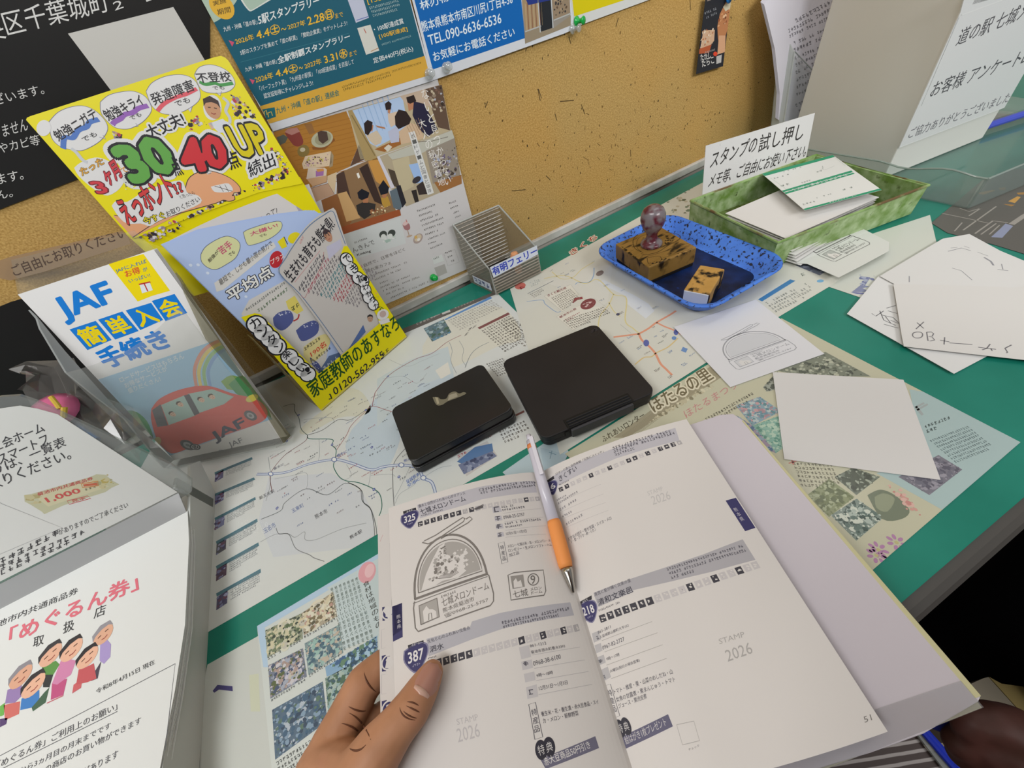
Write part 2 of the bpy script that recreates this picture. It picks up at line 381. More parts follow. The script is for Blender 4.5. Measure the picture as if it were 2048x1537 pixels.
S.p([(-88.82,286.83),(-74.76,286.51),(-77.75,268.25),(-89.82,270.49)], '#b9b7b2', 2); S.p([(-104.84,284.05),(-91.92,283.83),(-92.8,273.18),(-105.25,274.28)], '#8d8883', 2)
# tinted districts
S.p(S.spl([(-266.58,119.79),(-255.85,138.44),(-240.19,148.61),(-222,167.28),(-198.35,171.34),(-156.44,177.65),(-119.66,161.85),(-141.05,106.43),(-195.47,103.36),(-213.62,80.92),(-229.55,63.21),(-246.9,70.64),(-264.49,92.21),(-266.58,119.79)], 4), '#b4c0c8')
S.p(S.spl([(-283.92,194.43),(-259.37,218.14),(-234.64,199.17),(-226.99,159.25),(-239.39,152.47),(-267.37,168.46),(-305.56,167.6),(-313.24,181.7),(-283.92,194.43)], 4), '#c6c4b4')
S.p(S.spl([(-137.84,222.59),(-98.96,259.21),(-57.27,260.44),(-13.46,220.25),(-21.85,149.53),(-55.28,153.48),(-109.26,155.12),(-149.68,168.64),(-137.84,222.59)], 4), '#cbc8bb')
S.p([(-353.87,131.1),(-286.38,92.92),(-273.79,70.99),(-260.78,49.59),(-255.3,22.11),(-260.5,-10.81),(-352.55,32.78),(-365.54,81.98)], '#c0c3c6')
S.p([(-208.6,202.61),(-163.04,208.41),(-108.65,198.16),(-120.85,145.82),(-160.62,153.19),(-204.49,136.8),(-227.38,123.36)], '#b9c2c4', 1.3)
S.p([(-138.73,166.16),(-119.48,169.78),(-123.83,148.18),(-137.78,147.16)], '#d0cdc4', 1.6)
for pts, wd, c in (
  ([(-366.58,144.99),(-350.99,134.89),(-332.2,125.5),(-307.65,120.69),(-281.16,109.05),(-264.49,92.21),(-246.9,70.64),(-234.23,66.38),(-216.23,56.74),(-202.54,43.21),(-200.5,28.72),(-194.67,18.52),(-195.74,2.56)], 3.0, '#5f6f9c'),
  ([(-366.58,144.99),(-350.99,134.89),(-332.2,125.5),(-307.65,120.69),(-281.16,109.05),(-264.49,92.21),(-246.9,70.64),(-234.23,66.38),(-216.23,56.74),(-202.54,43.21),(-200.5,28.72),(-194.67,18.52),(-195.74,2.56)], 1.7, '#c2c8d2')):
    S.l(S.spl(pts), wd, c, 3 if wd > 2 else 3.5)
for c, w_, pts in (
  ('#3c6b60', 1.2, [(-305.76,165.63),(-303.62,157.84),(-279.38,139.71),(-280.6,131.55),(-277.12,121.32),(-280.53,108.61),(-283.31,99.64),(-279.74,83.31),(-273.4,73.21),(-261.96,63.15),(-249.6,46.96),(-244.98,36.17),(-246.47,22.22),(-252.41,13.21)]),
  ('#4f5f5c', 1.0, [(-331,237.85),(-316.8,232.25),(-317.06,218.93),(-312.99,201.76),(-311.82,180.68),(-305.76,165.63)]),
  ('#5a5a5a', 1.0, [(-305.76,165.63),(-288.22,161.61),(-267.86,165.46),(-254.2,155.51),(-235.05,158.31),(-225.42,159.24)]),
  ('#8c4a52', 1.1, [(-225.42,159.24),(-218.24,176.59),(-213.48,182.95),(-190.92,199.54),(-154.86,204.43),(-131.52,200.03),(-107.25,207.27),(-85.07,207.51)]),
  ('#7c5557', 1.0, [(-305.76,165.63),(-309.52,157.88),(-333.23,152.41),(-349.45,138.93),(-351.93,128.04),(-350.61,110.06)]),
  ('#9a5a5c', .9, [(-276.48,120.87),(-262.46,134.87),(-254.46,145.91),(-238.99,154.41),(-225.42,159.24),(-210.87,141.56),(-204.06,132.06)]),
  ('#666a6c', 1.0, [(-363.05,81.89),(-342.98,79.65),(-337.43,86.91),(-314.96,89.96),(-295.19,68.93),(-275.11,71.04),(-261.36,53.11),(-261.9,38.07),(-256.92,26.03),(-256.24,7.39),(-258.43,-7.02)]),
  ('#565a5c', .8, [(-272.47,70.94),(-262.23,55.27),(-262.75,40.12),(-257.18,27.65),(-257.83,8.4),(-260.29,-5.87)]),
  ('#6a6a6c', 1.0, [(-205.3,75.12),(-222.57,63.65),(-230.16,40.46),(-235.32,16.5)]),
  ('#8f9496', .7, [(-307.45,194.28),(-291.27,185.9),(-274.32,173.53),(-272.77,163.49)]), ('#8f9496', .7, [(-352.83,162),(-351.96,146.17),(-351,134.54),(-353.02,116.68),(-357.46,101.46)]),
  ('#9b9fa2', .6, [(-293.49,149.66),(-295.68,126.51),(-299.78,116.25)]), ('#9b9fa2', .6, [(-269.71,93.97),(-267.37,76.74),(-275.66,75.55)]), ('#9b9fa2', .6, [(-347.3,124.96),(-327.34,116.9),(-312.85,110.71),(-313.08,95.36),(-314.96,89.96)]),
  ('#8e9294', .7, [(-364.39,56.26),(-348.81,55.51),(-336.7,47.96),(-330.98,40.87),(-321.56,41.21),(-321.65,32.47),(-312.22,26.65),(-295.45,24.04),(-283.26,21.7),(-263.99,14.92)]), ('#77797b', .8, [(-348.48,62.59),(-345.77,53.61),(-336.7,47.96),(-331.19,28.96),(-319.62,15.28),(-315.74,9.69),(-307.16,1)]),
  ('#9b9fa2', .6, [(-246.9,70.64),(-250.52,60.46),(-253.56,52.74)]), ('#9b9fa2', .6, [(-205.3,75.12),(-201.69,54.62),(-200.06,30.04)]), ('#9b9fa2', .6, [(-198.97,29.31),(-182.65,29.76),(-170.82,25.06)]), ('#9b9fa2', .6, [(-225.68,47.17),(-229.49,53.02),(-248.38,64.02)]),
  ('#9b9fa2', .6, [(-208.87,49.19),(-224.58,32.05),(-233.29,24.02)]), ('#9b9fa2', .6, [(-202.73,38.35),(-210.24,27.27),(-226.42,25.57),(-233.57,18.29)]),
  ('#8a8f92', .8, [(-103.94,204.97),(-106.99,186.28),(-115.46,169.77),(-117.89,143.47)]), ('#7d8488', 1.0, [(-60.61,168.36),(-77.24,168.41),(-90.19,162.26),(-105.24,145.64)]), ('#8a8f92', .7, [(-91.75,198.29),(-93.55,178.57),(-102.31,162.33),(-102.79,146.78)]),
  ('#9b9fa2', .6, [(-185.66,230.23),(-167.86,199.03),(-146.82,195.24),(-123.13,192.75)]), ('#9b9fa2', .6, [(-202.02,197.45),(-177.98,184.79),(-165.99,160.29),(-149.68,168.64)])):
    S.l(S.spl(pts), w_*.75, c, 2.6)
for c0, a, b in (((-350.99,134.89),(-348.03,133.26),(-350.44,131.3)), ((-281.16,109.05),(-278.02,107.63),(-281.07,105.14)), ((-216.23,56.74),(-213.31,55.45),(-216.51,53.35)), ((-200.5,28.72),(-197.6,27.43),(-200.9,25.49))):
    S.e(c0, a, b, '#5f6f9c', 4, 14); S.e(c0, *[(c0[0]+(q[0]-c0[0])*.7, c0[1]+(q[1]-c0[1])*.7) for q in (a, b)], '#d5d6d4', 4.5, 14)
for q in ((-312.8,207.46),(-280.29,131.73),(-249.19,45.9),(-346.26,85.12),(-222.37,44.63),(-233.76,158.5),(-239.4,98.9),(-330.15,172.81),(-194.8,197.71),(-213.9,-11.88)):
    S.e(q, (q[0]+1.5, q[1]+.4), (q[0]-.3, q[1]+1.6), '#4a5590', 4, 10); S.e(q, (q[0]+.6, q[1]), (q[0], q[1]+.6), '#cfd2dc', 5, 8)
T_ = S.t
T_('玉東町', (-331.05,69.01),(-318.96,69.57),(-332.53,74.48), '#5d6fa0'); T_('熊本市', (-309.37,47.9),(-296.88,47.94),(-310.55,53.72), '#4c4c50'); T_('新玉名駅', (-363.83,106.88),(-347.83,106.91),(-364.79,111.89), '#4c4c50'); T_('玉名市', (-359.81,62.56),(-348.17,63.76),(-361.47,69.24), '#6a7aa4')
T_('熊本駅', (-281.15,7.43),(-269.43,7.82),(-281.48,11.54), '#4c4c50', .01); T_('植木IC', (-277.6,109.37),(-266.32,109.08),(-277.82,114.19), '#5564a0'); T_('菊水IC', (-347.43,137.57),(-335.57,137.83),(-347.95,141.59), '#55556a'); T_('熊本IC', (-212.87,57.91),(-201.24,56.06),(-212.36,61.57), '#5564a0')
T_('益城熊本', (-217.37,31.99),(-202.92,33.57),(-217.3,36.72), '#4f6fb4', .01); T_('空港IC', (-217.44,27.35),(-204,28.18),(-217.24,31.12), '#4f6fb4', .01)
R_ = random.Random(11)
for i in range(150):   # place names too small to read
    u, v = R_.random(), R_.random(); a, b, d = ((-357.54,202.4),(-138.55,179.82),(-340.21,43.54))
    x = a[0]+(b[0]-a[0])*u+(d[0]-a[0])*v; y = a[1]+(b[1]-a[1])*u+(d[1]-a[1])*v; L_ = R_.uniform(4, 11); h_ = R_.uniform(1.3, 2.1)
    S.g((x, y), (x+L_, y+L_*.04), (x, y+h_), R_.choice(('#6b6d70', '#6b6d70', '#7d6b6e', '#b0636c', '#5f6f9c')), 4)
S.p([(-92.02,257.69),(-15.66,259.76),(-14.98,253.86),(-90.49,254.51)], '#5b86b8', 2)
S.gs((-89.11,251.48),(-17.23,250),(-82.82,216.56), 6, '#a9a49c'); S.p([(-123.98,259.17),(-92.16,258.9),(-93.85,222.78),(-123.28,222.54)], '#5d7076', 2); S.splash([(-123.98,259.17),(-92.16,258.9),(-93.85,222.78),(-123.28,222.54)], ['#3f5b4e', '#7f97a0', '#54707a', '#98a8ac', '#46604c'], 60, 4, 3, 5)
S.g((-121.17,223.31),(-93.35,220.69),(-121.29,228.25), '#5f93b4', 4)
S.p([(-60.82,206.41),(-12.42,206.67),(-12.06,201.34),(-59.4,201.18)], '#7a4a48', 2); S.gs((-59.12,197.65),(-13.45,199.77),(-52.59,135.9), 11, '#6b655f'); S.gs((-31.9,195.48),(-10.11,193.25),(-28.92,127.59), 11, '#8d8880')
S.gs((-80.98,134.34),(-59.01,130.06),(-78.62,104.15), 7, '#6f6a66')
S.gs((-71.11,213.06),(-55.87,213.25),(-93.86,193.93), 3, '#6f6a66', fill=.5)
S.p([(-161.83,32.94),(-127.68,30.42),(-126.23,8.42),(-162.32,5.23)], '#b8b4b2', 1.8); S.p([(-164.3,26.09),(-141.55,31.16),(-124.67,24.71),(-127.71,15.41),(-158.63,17.23)], '#56749c', 2.2); S.p([(-164.54,22.08),(-128.76,16.14),(-127.06,8.14),(-163.63,8.48)], '#6d7590', 2.4); S.splash([(-164.54,22.08),(-128.76,16.14),(-127.06,8.14),(-163.63,8.48)], ['#4d5673', '#8b93a8', '#3f4560'], 26, 2.5, 3, 4)
S.gs((-112.68,34.72),(-82.59,30.29),(-113.71,15.38), 4, '#66615d'); S.g((-163.48,35.81),(-141.44,34.66),(-163.27,39.17), '#b05a62'); S.g((-161.83,29.49),(-150.67,29.58),(-161.51,32.71), '#b05a62')
S.p([(-87.72,42.97),(-77.39,42.47),(-77.72,39.66),(-87.85,40.46)], '#7a4a48', 2)
# list of stations down its left edge
for k, (a, b, c_, d_) in enumerate((((-413.5,147.63),(-369.8,142.43),(-368.41,138.17),(-412.56,143.48)), ((-411.52,114.28),(-368.66,114.03),(-368.03,110.22),(-410.64,110.54)), ((-408.48,84.15),(-367.01,85.27),(-366.42,81.04),(-407.23,79.77)), ((-406.88,56.18),(-366.16,57.04),(-365.61,52.78),(-405.7,52.2)), ((-405.05,28.16),(-364.62,28.22),(-364.23,24.2),(-404.18,24.69)), ((-415.46,180.7),(-371.77,175.08),(-371.05,170.91),(-414.92,176.43)))):
    S.p([a, b, c_, d_], '#4f7480', 2)
    S.gs((a[0]+13, a[1]-2), (b[0]-1, b[1]-2), (a[0]+13.5, a[1]-15), 6, '#7b8085', fill=.8)
    q = [(a[0]+1, a[1]-4), (a[0]+10.5, a[1]-3), (a[0]+10.5, a[1]-15), (a[0]+1, a[1]-16)]
    S.p(q, ['#6e6f96', '#7d80a2', '#5b5a60', '#5b4656', '#54506a', '#6a6788'][k], 2); S.splash(q, ['#4b4668', '#9a9cb8', '#6b4a5c', '#77789a'], 14, 2.2, 3, k)
tag(S.build('area_map'), 'large pale road map under the vinyl, below the two black pads', 'map')

S = Sheet(((0.17195,0.46208,-0.0011),(1,0,0),(0,1,0),(0,0,1)))
S.base([(0,0),(328.8,27.5),(523.61,38.48),(337.74,-269.28),(279.81,-273.3),(201.8,-273.21),(-94.53,-280.04)], '#c6c5bc', .00015)
S.p([(44.45,-22.48),(99.4,-32.91),(142.73,-56.86),(82.66,-123.26),(64.9,-126.08),(67.51,-78.53),(59.01,-57.3)], '#c9c8c1', 1.2)
for c, w_, pts in (
  ('#cbbf8c', 2.6, [(50.8,-14.91),(76.62,-30.84),(85.33,-67.3),(104.38,-73.31),(98.52,-115.17),(104.82,-133.11),(75.22,-167.32),(72.71,-184.63),(72.02,-195.75)]), ('#cbbf8c', 2.2, [(68.85,-8.17),(68.38,-32.96),(81.87,-43.33),(104.88,-35.02),(127.52,-32.87)]), ('#cbbf8c', 2.2, [(37.49,-162.71),(57.18,-140.44),(79.77,-129.02),(98.52,-115.17)]), ('#cbbf8c', 2.0, [(83.56,-124.13),(76.79,-142.73),(75.66,-157.52)]),
  ('#c9b27e', 2.4, [(35.5,-232.15),(49.5,-230.04),(56.79,-234.18),(64.82,-232.88),(80.51,-233.92),(98.23,-230.11)]),
  ('#cf9076', 4.2, [(45.92,-181.89),(68.43,-194.87),(71.46,-196.41),(85.91,-196.49),(99.51,-194.44),(120.71,-194.15),(130.65,-193.25)]), ('#cf9076', 4.0, [(71.46,-196.41),(66.73,-206.91),(65.62,-221.1),(63,-233.37),(56.7,-247.82),(55.33,-258.01),(54.01,-267.86)]), ('#cf9076', 3.6, [(99.51,-194.44),(101.18,-205.52),(104.37,-217.68),(105.52,-234.33)]),
  ('#8aa0be', 1.8, [(2.91,-45.16),(21.05,-58.02),(19.39,-68.52),(21.06,-93.26),(26.45,-96.9)]), ('#7f9dbf', 2.0, [(75.19,-60.37),(80.86,-59.43),(92.24,-69.31),(105.83,-61.11),(118.22,-45.48)]), ('#9a9c98', .6, [(66.29,-169.15),(65.4,-189.88)])):
    S.l(S.spl(pts), w_*.62, c, 2)
S.p([(100.13,-78.98),(110.06,-79.12),(116.25,-138.43),(116.75,-161.51),(112.72,-176.43),(95.31,-180.73),(97.86,-143.48),(107.48,-129.87)], '#c9ccd0', 1.5)
S.p([(27.85,-52.19),(70.26,-55.4),(64.93,-82.22),(27.8,-99.57)], '#cfccc2', 1.6); S.l([(27.85,-52.19),(70.26,-55.4),(64.93,-82.22),(27.8,-99.57)], .3, '#8a8580', 3, True)
S.p([(15.97,-102.35),(54.33,-101.9),(74.8,-135.42),(16.37,-139.01)], '#cfccc2', 1.6); S.l([(15.97,-102.35),(74.93,-104.12),(74.8,-135.42),(16.37,-139.01)], .3, '#8a8580', 3, True)
T_ = S.t; T_('きくち観光地', (30.93,-57.7),(60.35,-60.26),(32.72,-52.22), '#7c2f38', .02); S.gs((32.49,-62.93),(64.95,-63.22),(28.94,-97.84), 8, '#77726b')
T_('菊池市の魚', (17.12,-108.81),(44.44,-108.2),(18.36,-104.57), '#7c2f38', .02); S.gs((17.77,-114.74),(72.78,-127.97),(17.43,-137.48), 5, '#5d5852'); S.gs((20.75,-114.82),(43.85,-114.59),(20.29,-122.28), 2, '#a05058')
S.e((61.82,-109.05),(72.78,-110.88),(66.39,-99.41), '#7b4247', 3); S.splash([(57.43,-101.96),(72.72,-104.95),(68.29,-115.23),(53.24,-112.28)], ['#a87c80', '#c3aaa8', '#6a353a'], 26, 2, 4, 2)
S.p([(48.56,-92),(56.02,-85.77),(65.56,-90.5),(63.13,-95.06),(56.4,-92.14),(48.9,-93.8)], '#8c4046', 3)
S.e((15.02,-4.88),(21.57,-9.73),(10.2,-12), '#b9655c', 2); S.g((8.46,-13.63),(20.76,-14.07),(10.4,-7.12), '#8f3038'); S.l([(13.29,-29.95),(57.71,-29.73)], .9, '#5b6470', 3); S.gs((14.79,-33.04),(35.69,-34.04),(15.24,-46.19), 3, '#8a8580')
S.gs((29.65,-7.46),(45.53,-9.5),(25.45,-20.46), 3, '#a9b0ae', fill=.6)
R_ = random.Random(4)
for q in ((89.17,-199.42),(90.97,-210.3),(78.59,-212.87),(75.96,-223.65),(53.12,-214.59),(53.33,-227.21),(74.1,-240.78),(86.48,-259.21),(71.26,-263.69),(44.31,-252.67),(48.19,-268.49),(56.6,-193.56),(43.57,-195.58),(100.2,-92.04),(109.79,-117.19),(100.12,-159.29),(113.61,-172.01),(76.65,-114.6),(75.45,-152.12),(90.43,-30.81),(76.62,-30.84),(101.65,-222.06),(86.86,-217.92)):
    for k in range(R_.choice((1, 2, 2))): S.g((q[0], q[1]-k*1.9), (q[0]+R_.uniform(5, 9), q[1]-k*1.9+R_.uniform(-.2, .6)), (q[0], q[1]-k*1.9+1.5), R_.choice(('#5d6064', '#5d6064', '#5b7db0', '#7a6a62')), 4)
S.e((67.11,-213.82),(70.05,-215.29),(63.76,-218.44), '#57609c', 4, 12); S.e((103.59,-221.53),(105.54,-223.26),(100.11,-225.17), '#57609c', 4, 12); S.p([(86.14,-246.98),(92,-243.81),(93.58,-249.28),(87.75,-252.38)], '#6585b4', 4); S.e((95.13,-227.39),(97.07,-229.09),(92.87,-229.76), '#6585b4', 4, 10); S.e((76.25,-152.07),(78.24,-153.39),(74.78,-154.11), '#55566e', 4, 12); S.e((115.75,-62.67),(121.81,-63.72),(112.54,-68.06), '#7c6f6c', 4, 12)
T_('きくち', (114.85,5.98),(172.99,18.2),(118.5,20.8), '#93392d', .03, 5, '#d7d0c0', .07)
for q in ((94.13,-7.39),(83.08,8.4),(67.23,-5.43),(74.42,-23.96),(52.46,-49.84),(88.9,-28.18),(124.49,-32.36),(116.98,-61.21)): S.g(q, (q[0]+6, q[1]+.6), (q[0], q[1]+1.6), random.choice(('#5a8a96', '#6a6a68', '#4f6fae')), 4)
S.p([(292.8,-222.9),(314.37,-224.16),(313.18,-253.1),(292.26,-253.47)], '#6f7484', 2); S.splash([(292.8,-222.9),(314.37,-224.16),(313.18,-253.1),(292.26,-253.47)], ['#4e5368', '#9aa0b0', '#3a4060'], 20, 3, 3, 3); S.p([(319.02,-222.47),(337.52,-224.53),(335.53,-229.3),(318.12,-228.26)], '#4d5a58', 2)
S.p([(210.34,-239.14),(264.96,-237.23),(266.56,-242.8),(210.33,-244.43)], '#3f78a8', 2); S.gs((210.33,-247.9),(270.79,-252.89),(203.71,-268.37), 4, '#8f938f', fill=.7); S.e((283.32,-260.66),(286.22,-262.85),(281.08,-262.57), '#6ea0c4', 3, 12); S.g((265.76,-240.03),(284.14,-243.04),(269.24,-235.66), '#8f938f')
S.splash([(317.83,27.27),(382.56,31.95),(312.99,-37.38),(300.74,-7.85)], ['#6a7a6a', '#b0aa98', '#8a8670', '#55604f'], 24, 5, 2, 8)
tag(S.build('town_map'), 'cream town map with orange roads, partly under the blue tray', 'map')

S = Sheet(((0.08532,0.17755,-0.0008),(1,0,0),(0,1,0),(0,0,1)))
S.base([(-3.48,2.48),(286.74,7.7),(285.15,-190.57),(115.18,-193.39),(27.7,-165.25)], '#b5b29b', .00015)
S.p([(44.03,-9.66),(186.67,3.09),(177.9,-14.8),(54.19,-17.07)], '#958d76', 1)
for k in range(9): S.l([(51.98,-12.71),(177.79,-1.47)][0:2] if k == 0 else [(a[0], a[1]-k*1.0) for a in ((51.98,-12.71),(177.79,-1.47))], .35, '#857d67', 1.5)
S.splash([(88.43,-14.14),(162.47,-13.45),(161.41,-19.27),(78.02,-16.49)], ['#b0a88e', '#7d765f', '#c4bda4'], 90, 2.2, 2, 9)
S.t('ほたるの里', (93.51,-9.81),(168.46,-11.46),(97.91,6.21), '#675d45', .035, 6, '#cdc6b0', .10)
S.t('ふれあいロンター', (33.04,-8.64),(83.45,-8.71),(34.5,-2), '#4d4636', .02)
S.t('ほたるまつり', (111.84,-32.26),(175.67,-33.16),(115.41,-24.03), '#b98080', .0); S.gs((124.57,-41.83),(181.11,-44.89),(122.19,-50.49), 2, '#5d584c')
for q, c, cs, sd in (
  ([(157.04,-47.52),(181.54,-52.44),(181.9,-74.62),(150.05,-71.19)], '#7f97a2', ['#9c7f86', '#6a8794', '#a9b4b4', '#5d7f86', '#b58f92'], 1), ([(148.81,-54.8),(150.05,-71.19),(142.32,-100.7),(139.6,-94.32)], '#6d7f94', ['#58708c', '#8fa0b0', '#9a8a9c'], 2), ([(150.05,-71.19),(178.53,-77.27),(157.56,-100.48),(142.32,-100.7)], '#7ea396', ['#5f8a7c', '#a7bcab', '#86a89a'], 3),
  ([(219.92,-40.87),(272.9,-50.36),(272.44,-92.85),(234.22,-61.89)], '#767a6c', ['#4c5048', '#a9aa98', '#8e9384', '#5c6054'], 4), ([(192.98,-46.9),(219.92,-40.87),(200.79,-56.03),(191.75,-51.81)], '#6d7066', ['#4f544c', '#90948a'], 5),
  ([(158.08,-138.53),(175.49,-140.79),(183.24,-155.87),(156.46,-156.01)], '#6f766a', ['#53584c', '#9aa090', '#464a40'], 6), ([(129.08,-137.58),(153.59,-137.37),(154.13,-156.22),(126.12,-156.56)], '#848a68', ['#6f7652', '#9ca182', '#5f6648'], 7), ([(128.36,-156.35),(153.79,-157.76),(155.25,-175.64),(125.11,-176.55)], '#78847c', ['#46544e', '#a3ada4', '#5f6f68', '#c0c4b8'], 8),
  ([(218.51,-165),(232.42,-166.9),(231.96,-182.08),(194.76,-181.78),(193,-162.6)], '#75727c', ['#5b5864', '#908c96', '#6a6874'], 10)):
    S.p(q, c, 2); S.splash(q if len(q) == 4 else q[1:], cs, 170, 2.2, 3, sd)
S.gs((145.05,-113.35),(167.06,-130.88),(131.18,-131.58), 6, '#66624f'); S.g((140.04,-114),(150.47,-117.16),(143.91,-109.39), '#b06a60')
S.p([(280.56,-119.11),(294.76,-140.8),(285.23,-190.65),(190.13,-192.09),(184.17,-152.7),(221.63,-163.25)], '#9fb2b2', 1.4)
S.gs((240.7,-156.28),(274.53,-163.65),(233.87,-177.73), 8, '#6f7f80'); S.gs((251.44,-146.5),(274.92,-151.34),(244.78,-152.76), 2, '#4f5a58', fill=.9); S.g((258.33,-140.01),(276.42,-141.67),(263.46,-131.75), '#9aa0a0')
S.p(S.spl([(162.38,-159.99),(173.33,-162.02),(176.89,-169.76),(173.62,-181.18),(163.35,-182.56),(153.03,-175.81),(162.38,-159.99)], 4), '#6f7664', 3); S.p(S.spl([(164.93,-163.47),(172.5,-165.04),(174.16,-171.4),(161.03,-174.52),(157.91,-169.12),(164.93,-163.47)], 3), '#8a8f78', 3.4)
S.splash([(181.88,-160.54),(184.89,-169.85),(175.2,-187.11),(170.21,-185.44)], ['#c08f86', '#b77f78', '#c9a59a'], 26, 2.2, 5, 12)
for q in ((130.53,-187.4),(144.44,-190.36),(126.16,-188.97)):
    for k in range(7): a = k*.9; S.e((q[0]+4*math.cos(a), q[1]+4*math.sin(a)), (q[0]+6*math.cos(a), q[1]+6*math.sin(a)), (q[0]+4*math.cos(a)-1.2*math.sin(a), q[1]+4*math.sin(a)+1.2*math.cos(a)), '#a5799c', 3, 8)
    S.e(q, (q[0]+1.2, q[1]), (q[0], q[1]+1.2), '#b0a878', 4, 8)
tag(S.build('village_leaflet'), 'yellowish village leaflet with a brown title band, under the blank square memo', 'leaflet')

S = Sheet(((0.4519,0.18884,-0.0012),(1,0,0),(0,1,0),(0,0,1))); S.base([(0,0),(30.82,57.93),(203.62,14.5),(53.95,-85.91),(-1.63,-61.72),(5,-41.08)], '#bfc1b8', .00015)
S.p([(38.03,-8.6),(42.61,-17.15),(25.83,-22.21),(27.05,-27.02),(19.77,-23.29),(18.45,-32.47),(6.47,-20.65),(32.45,-17.96)], '#7a7f9c', 2); S.p([(5.61,-19.79),(21.37,-38.76),(35.75,-39.24),(31.36,-45.2),(5.94,-40.4),(7.53,-35.32),(16.55,-39.09),(6.77,-26.12)], '#6a6d98', 2); S.splash([(40.31,-7.12),(48.28,-19.22),(29.23,-25.63),(23.26,-19.63)], ['#6a7094', '#9aa0b4'], 14, 3, 3, 1)
tag(S.build('event_leaflet'), 'pale leaflet with a dark blue drawing, peeping out under the folded memo', 'leaflet')

S = Sheet(((0.64027,0.19334,-0.0011),(1,0,0),(0,1,0),(0,0,1))); S.base([(-2.23,-1.23),(132.59,15.45),(221.09,-2.07),(126.81,-116.56),(-18.7,-140.15),(-12.97,-67.69),(-14.65,-24.34)], '#57544f', .00015)
for pts, wd in (([(25.49,3.09),(28.01,-24.92),(28.67,-42.4)], 1.2), ([(47.54,-3.81),(44.65,-14.78),(59.1,-19.3)], 1.2), ([(-0.44,-32.05),(71.23,-28.19)], 1.5), ([(34.8,-19.8),(59.1,-19.3)], 1.3), ([(55.82,-7.37),(132.24,14.34)], 2.0), ([(57.21,-9.24),(128.89,10.01)], 1.2), ([(-1.05,-43.66),(36.12,-41.93),(40.38,-53.85)], 1.6), ([(0.42,-48.44),(32.28,-46.92)], 1.3), ([(5.01,-53.93),(30.36,-50.94)], 1.2), ([(-7.01,-27.2),(15.73,-22.87)], 1.2), ([(38.42,-57.79),(63.76,-57.26),(85.86,-58.71)], 5)): S.l(pts, wd, '#908b84', 2)
S.p([(0.64,-57.59),(21.2,-55.31),(37.19,-53.06),(35.6,-60.6),(4.78,-65.38)], '#8288a0', 1.6); S.p([(89.7,-30.72),(107.03,-31.47),(106.6,-34.85),(89.01,-37.41)], '#b58a45', 2); S.p([(80.88,-30.05),(84.91,-39.3),(79.12,-38.84)], '#96713c', 2); S.p([(115.2,-26.91),(121.57,-32),(115.09,-34.93),(111.73,-30.11)], '#96713c', 2)
tag(S.build('night_map'), 'dark grey street map lying under the clear tray at the right', 'map')

S = Sheet(((0.07504,0.18721,-0.0012),(1,0,0),(0,1,0),(0,0,1))); S.base([(13.58,16.53),(10.93,-7.8),(-26.04,-32.27),(-46.16,-21.6),(-52.95,10.64)], '#a9bac2', .00015); S.p([(-8.97,13.37),(12.46,-15.59),(-4.46,-32.19),(-20.63,-14.92)], '#9db0bb', 1)
S.l([(-4.74,3.38),(-0.71,-2.89)], .6, '#6a8494', 2); S.l([(-1.47,3.11),(-7.77,-3.26)], .6, '#6a8494', 2)
tag(S.build('blue_leaflet'), 'pale blue leaflet showing between the large pad and the stamp book', 'leaflet')

S = Sheet(((-0.25171,0.18757,-0.0012),(1,0,0),(0,1,0),(0,0,1))); S.base([(-4.56,-3.8),(54.45,-5.84),(89.82,-135.17),(-1.53,-132.19),(-13.86,-54.46)], '#bcbfba', .00012)
S.p([(0.57,-25.46),(4.08,-23.27),(15.74,-30.66),(16.03,-34.27),(5.44,-27.3),(1.86,-27.47)], '#413c6c', 2)
S.p([(28.5,-30.1),(35.8,-33.1),(36.18,-58.6),(29.31,-54.83)], '#bfc2ac', 1)
tag(S.build('plain_leaflet'), 'white leaflet with one dark blue comma stroke beside the paper tray', 'leaflet')

S = Sheet(((-0.21589,0.19053,-0.0008),(1,0,0),(0,1,0),(0,0,1)))
S.base([(0,0),(114.55,0.13),(148,-162.96),(10.01,-138.14)], '#c3c8c4', .00015)
S.p([(0.03,0.07),(108.86,0.17),(107.65,-4.57),(59.67,-5.51),(6.48,-5.01),(7.66,-35.94),(4.03,-33.89)], '#a9c0d4', 1); S.p([(60.07,-2.9),(107.82,-3.9),(93.04,-61.72),(64.57,-55.82),(65.86,-10.67)], '#b9c6c8', 1.2)
S.e((95.32,-9.85),(103.1,-10.91),(94.27,-18.7), '#d39aa2', 2); S.e((97.54,-9.72),(101.99,-9.47),(96.94,-15.27), '#dbb4b8', 2.4)
S.tv('食材は地域のもの', (92.43,-16.13),(94.96,-56.81), 5.5, '#3c403c', 0, 5)
for k in range(7): S.tv('地元産のおいしい旬の食べ物を', *[(q[0]-k*3.6, q[1]+k*.6) for q in ((85.53,-8.26),(87.96,-61.14))], 2.2, '#55655c')
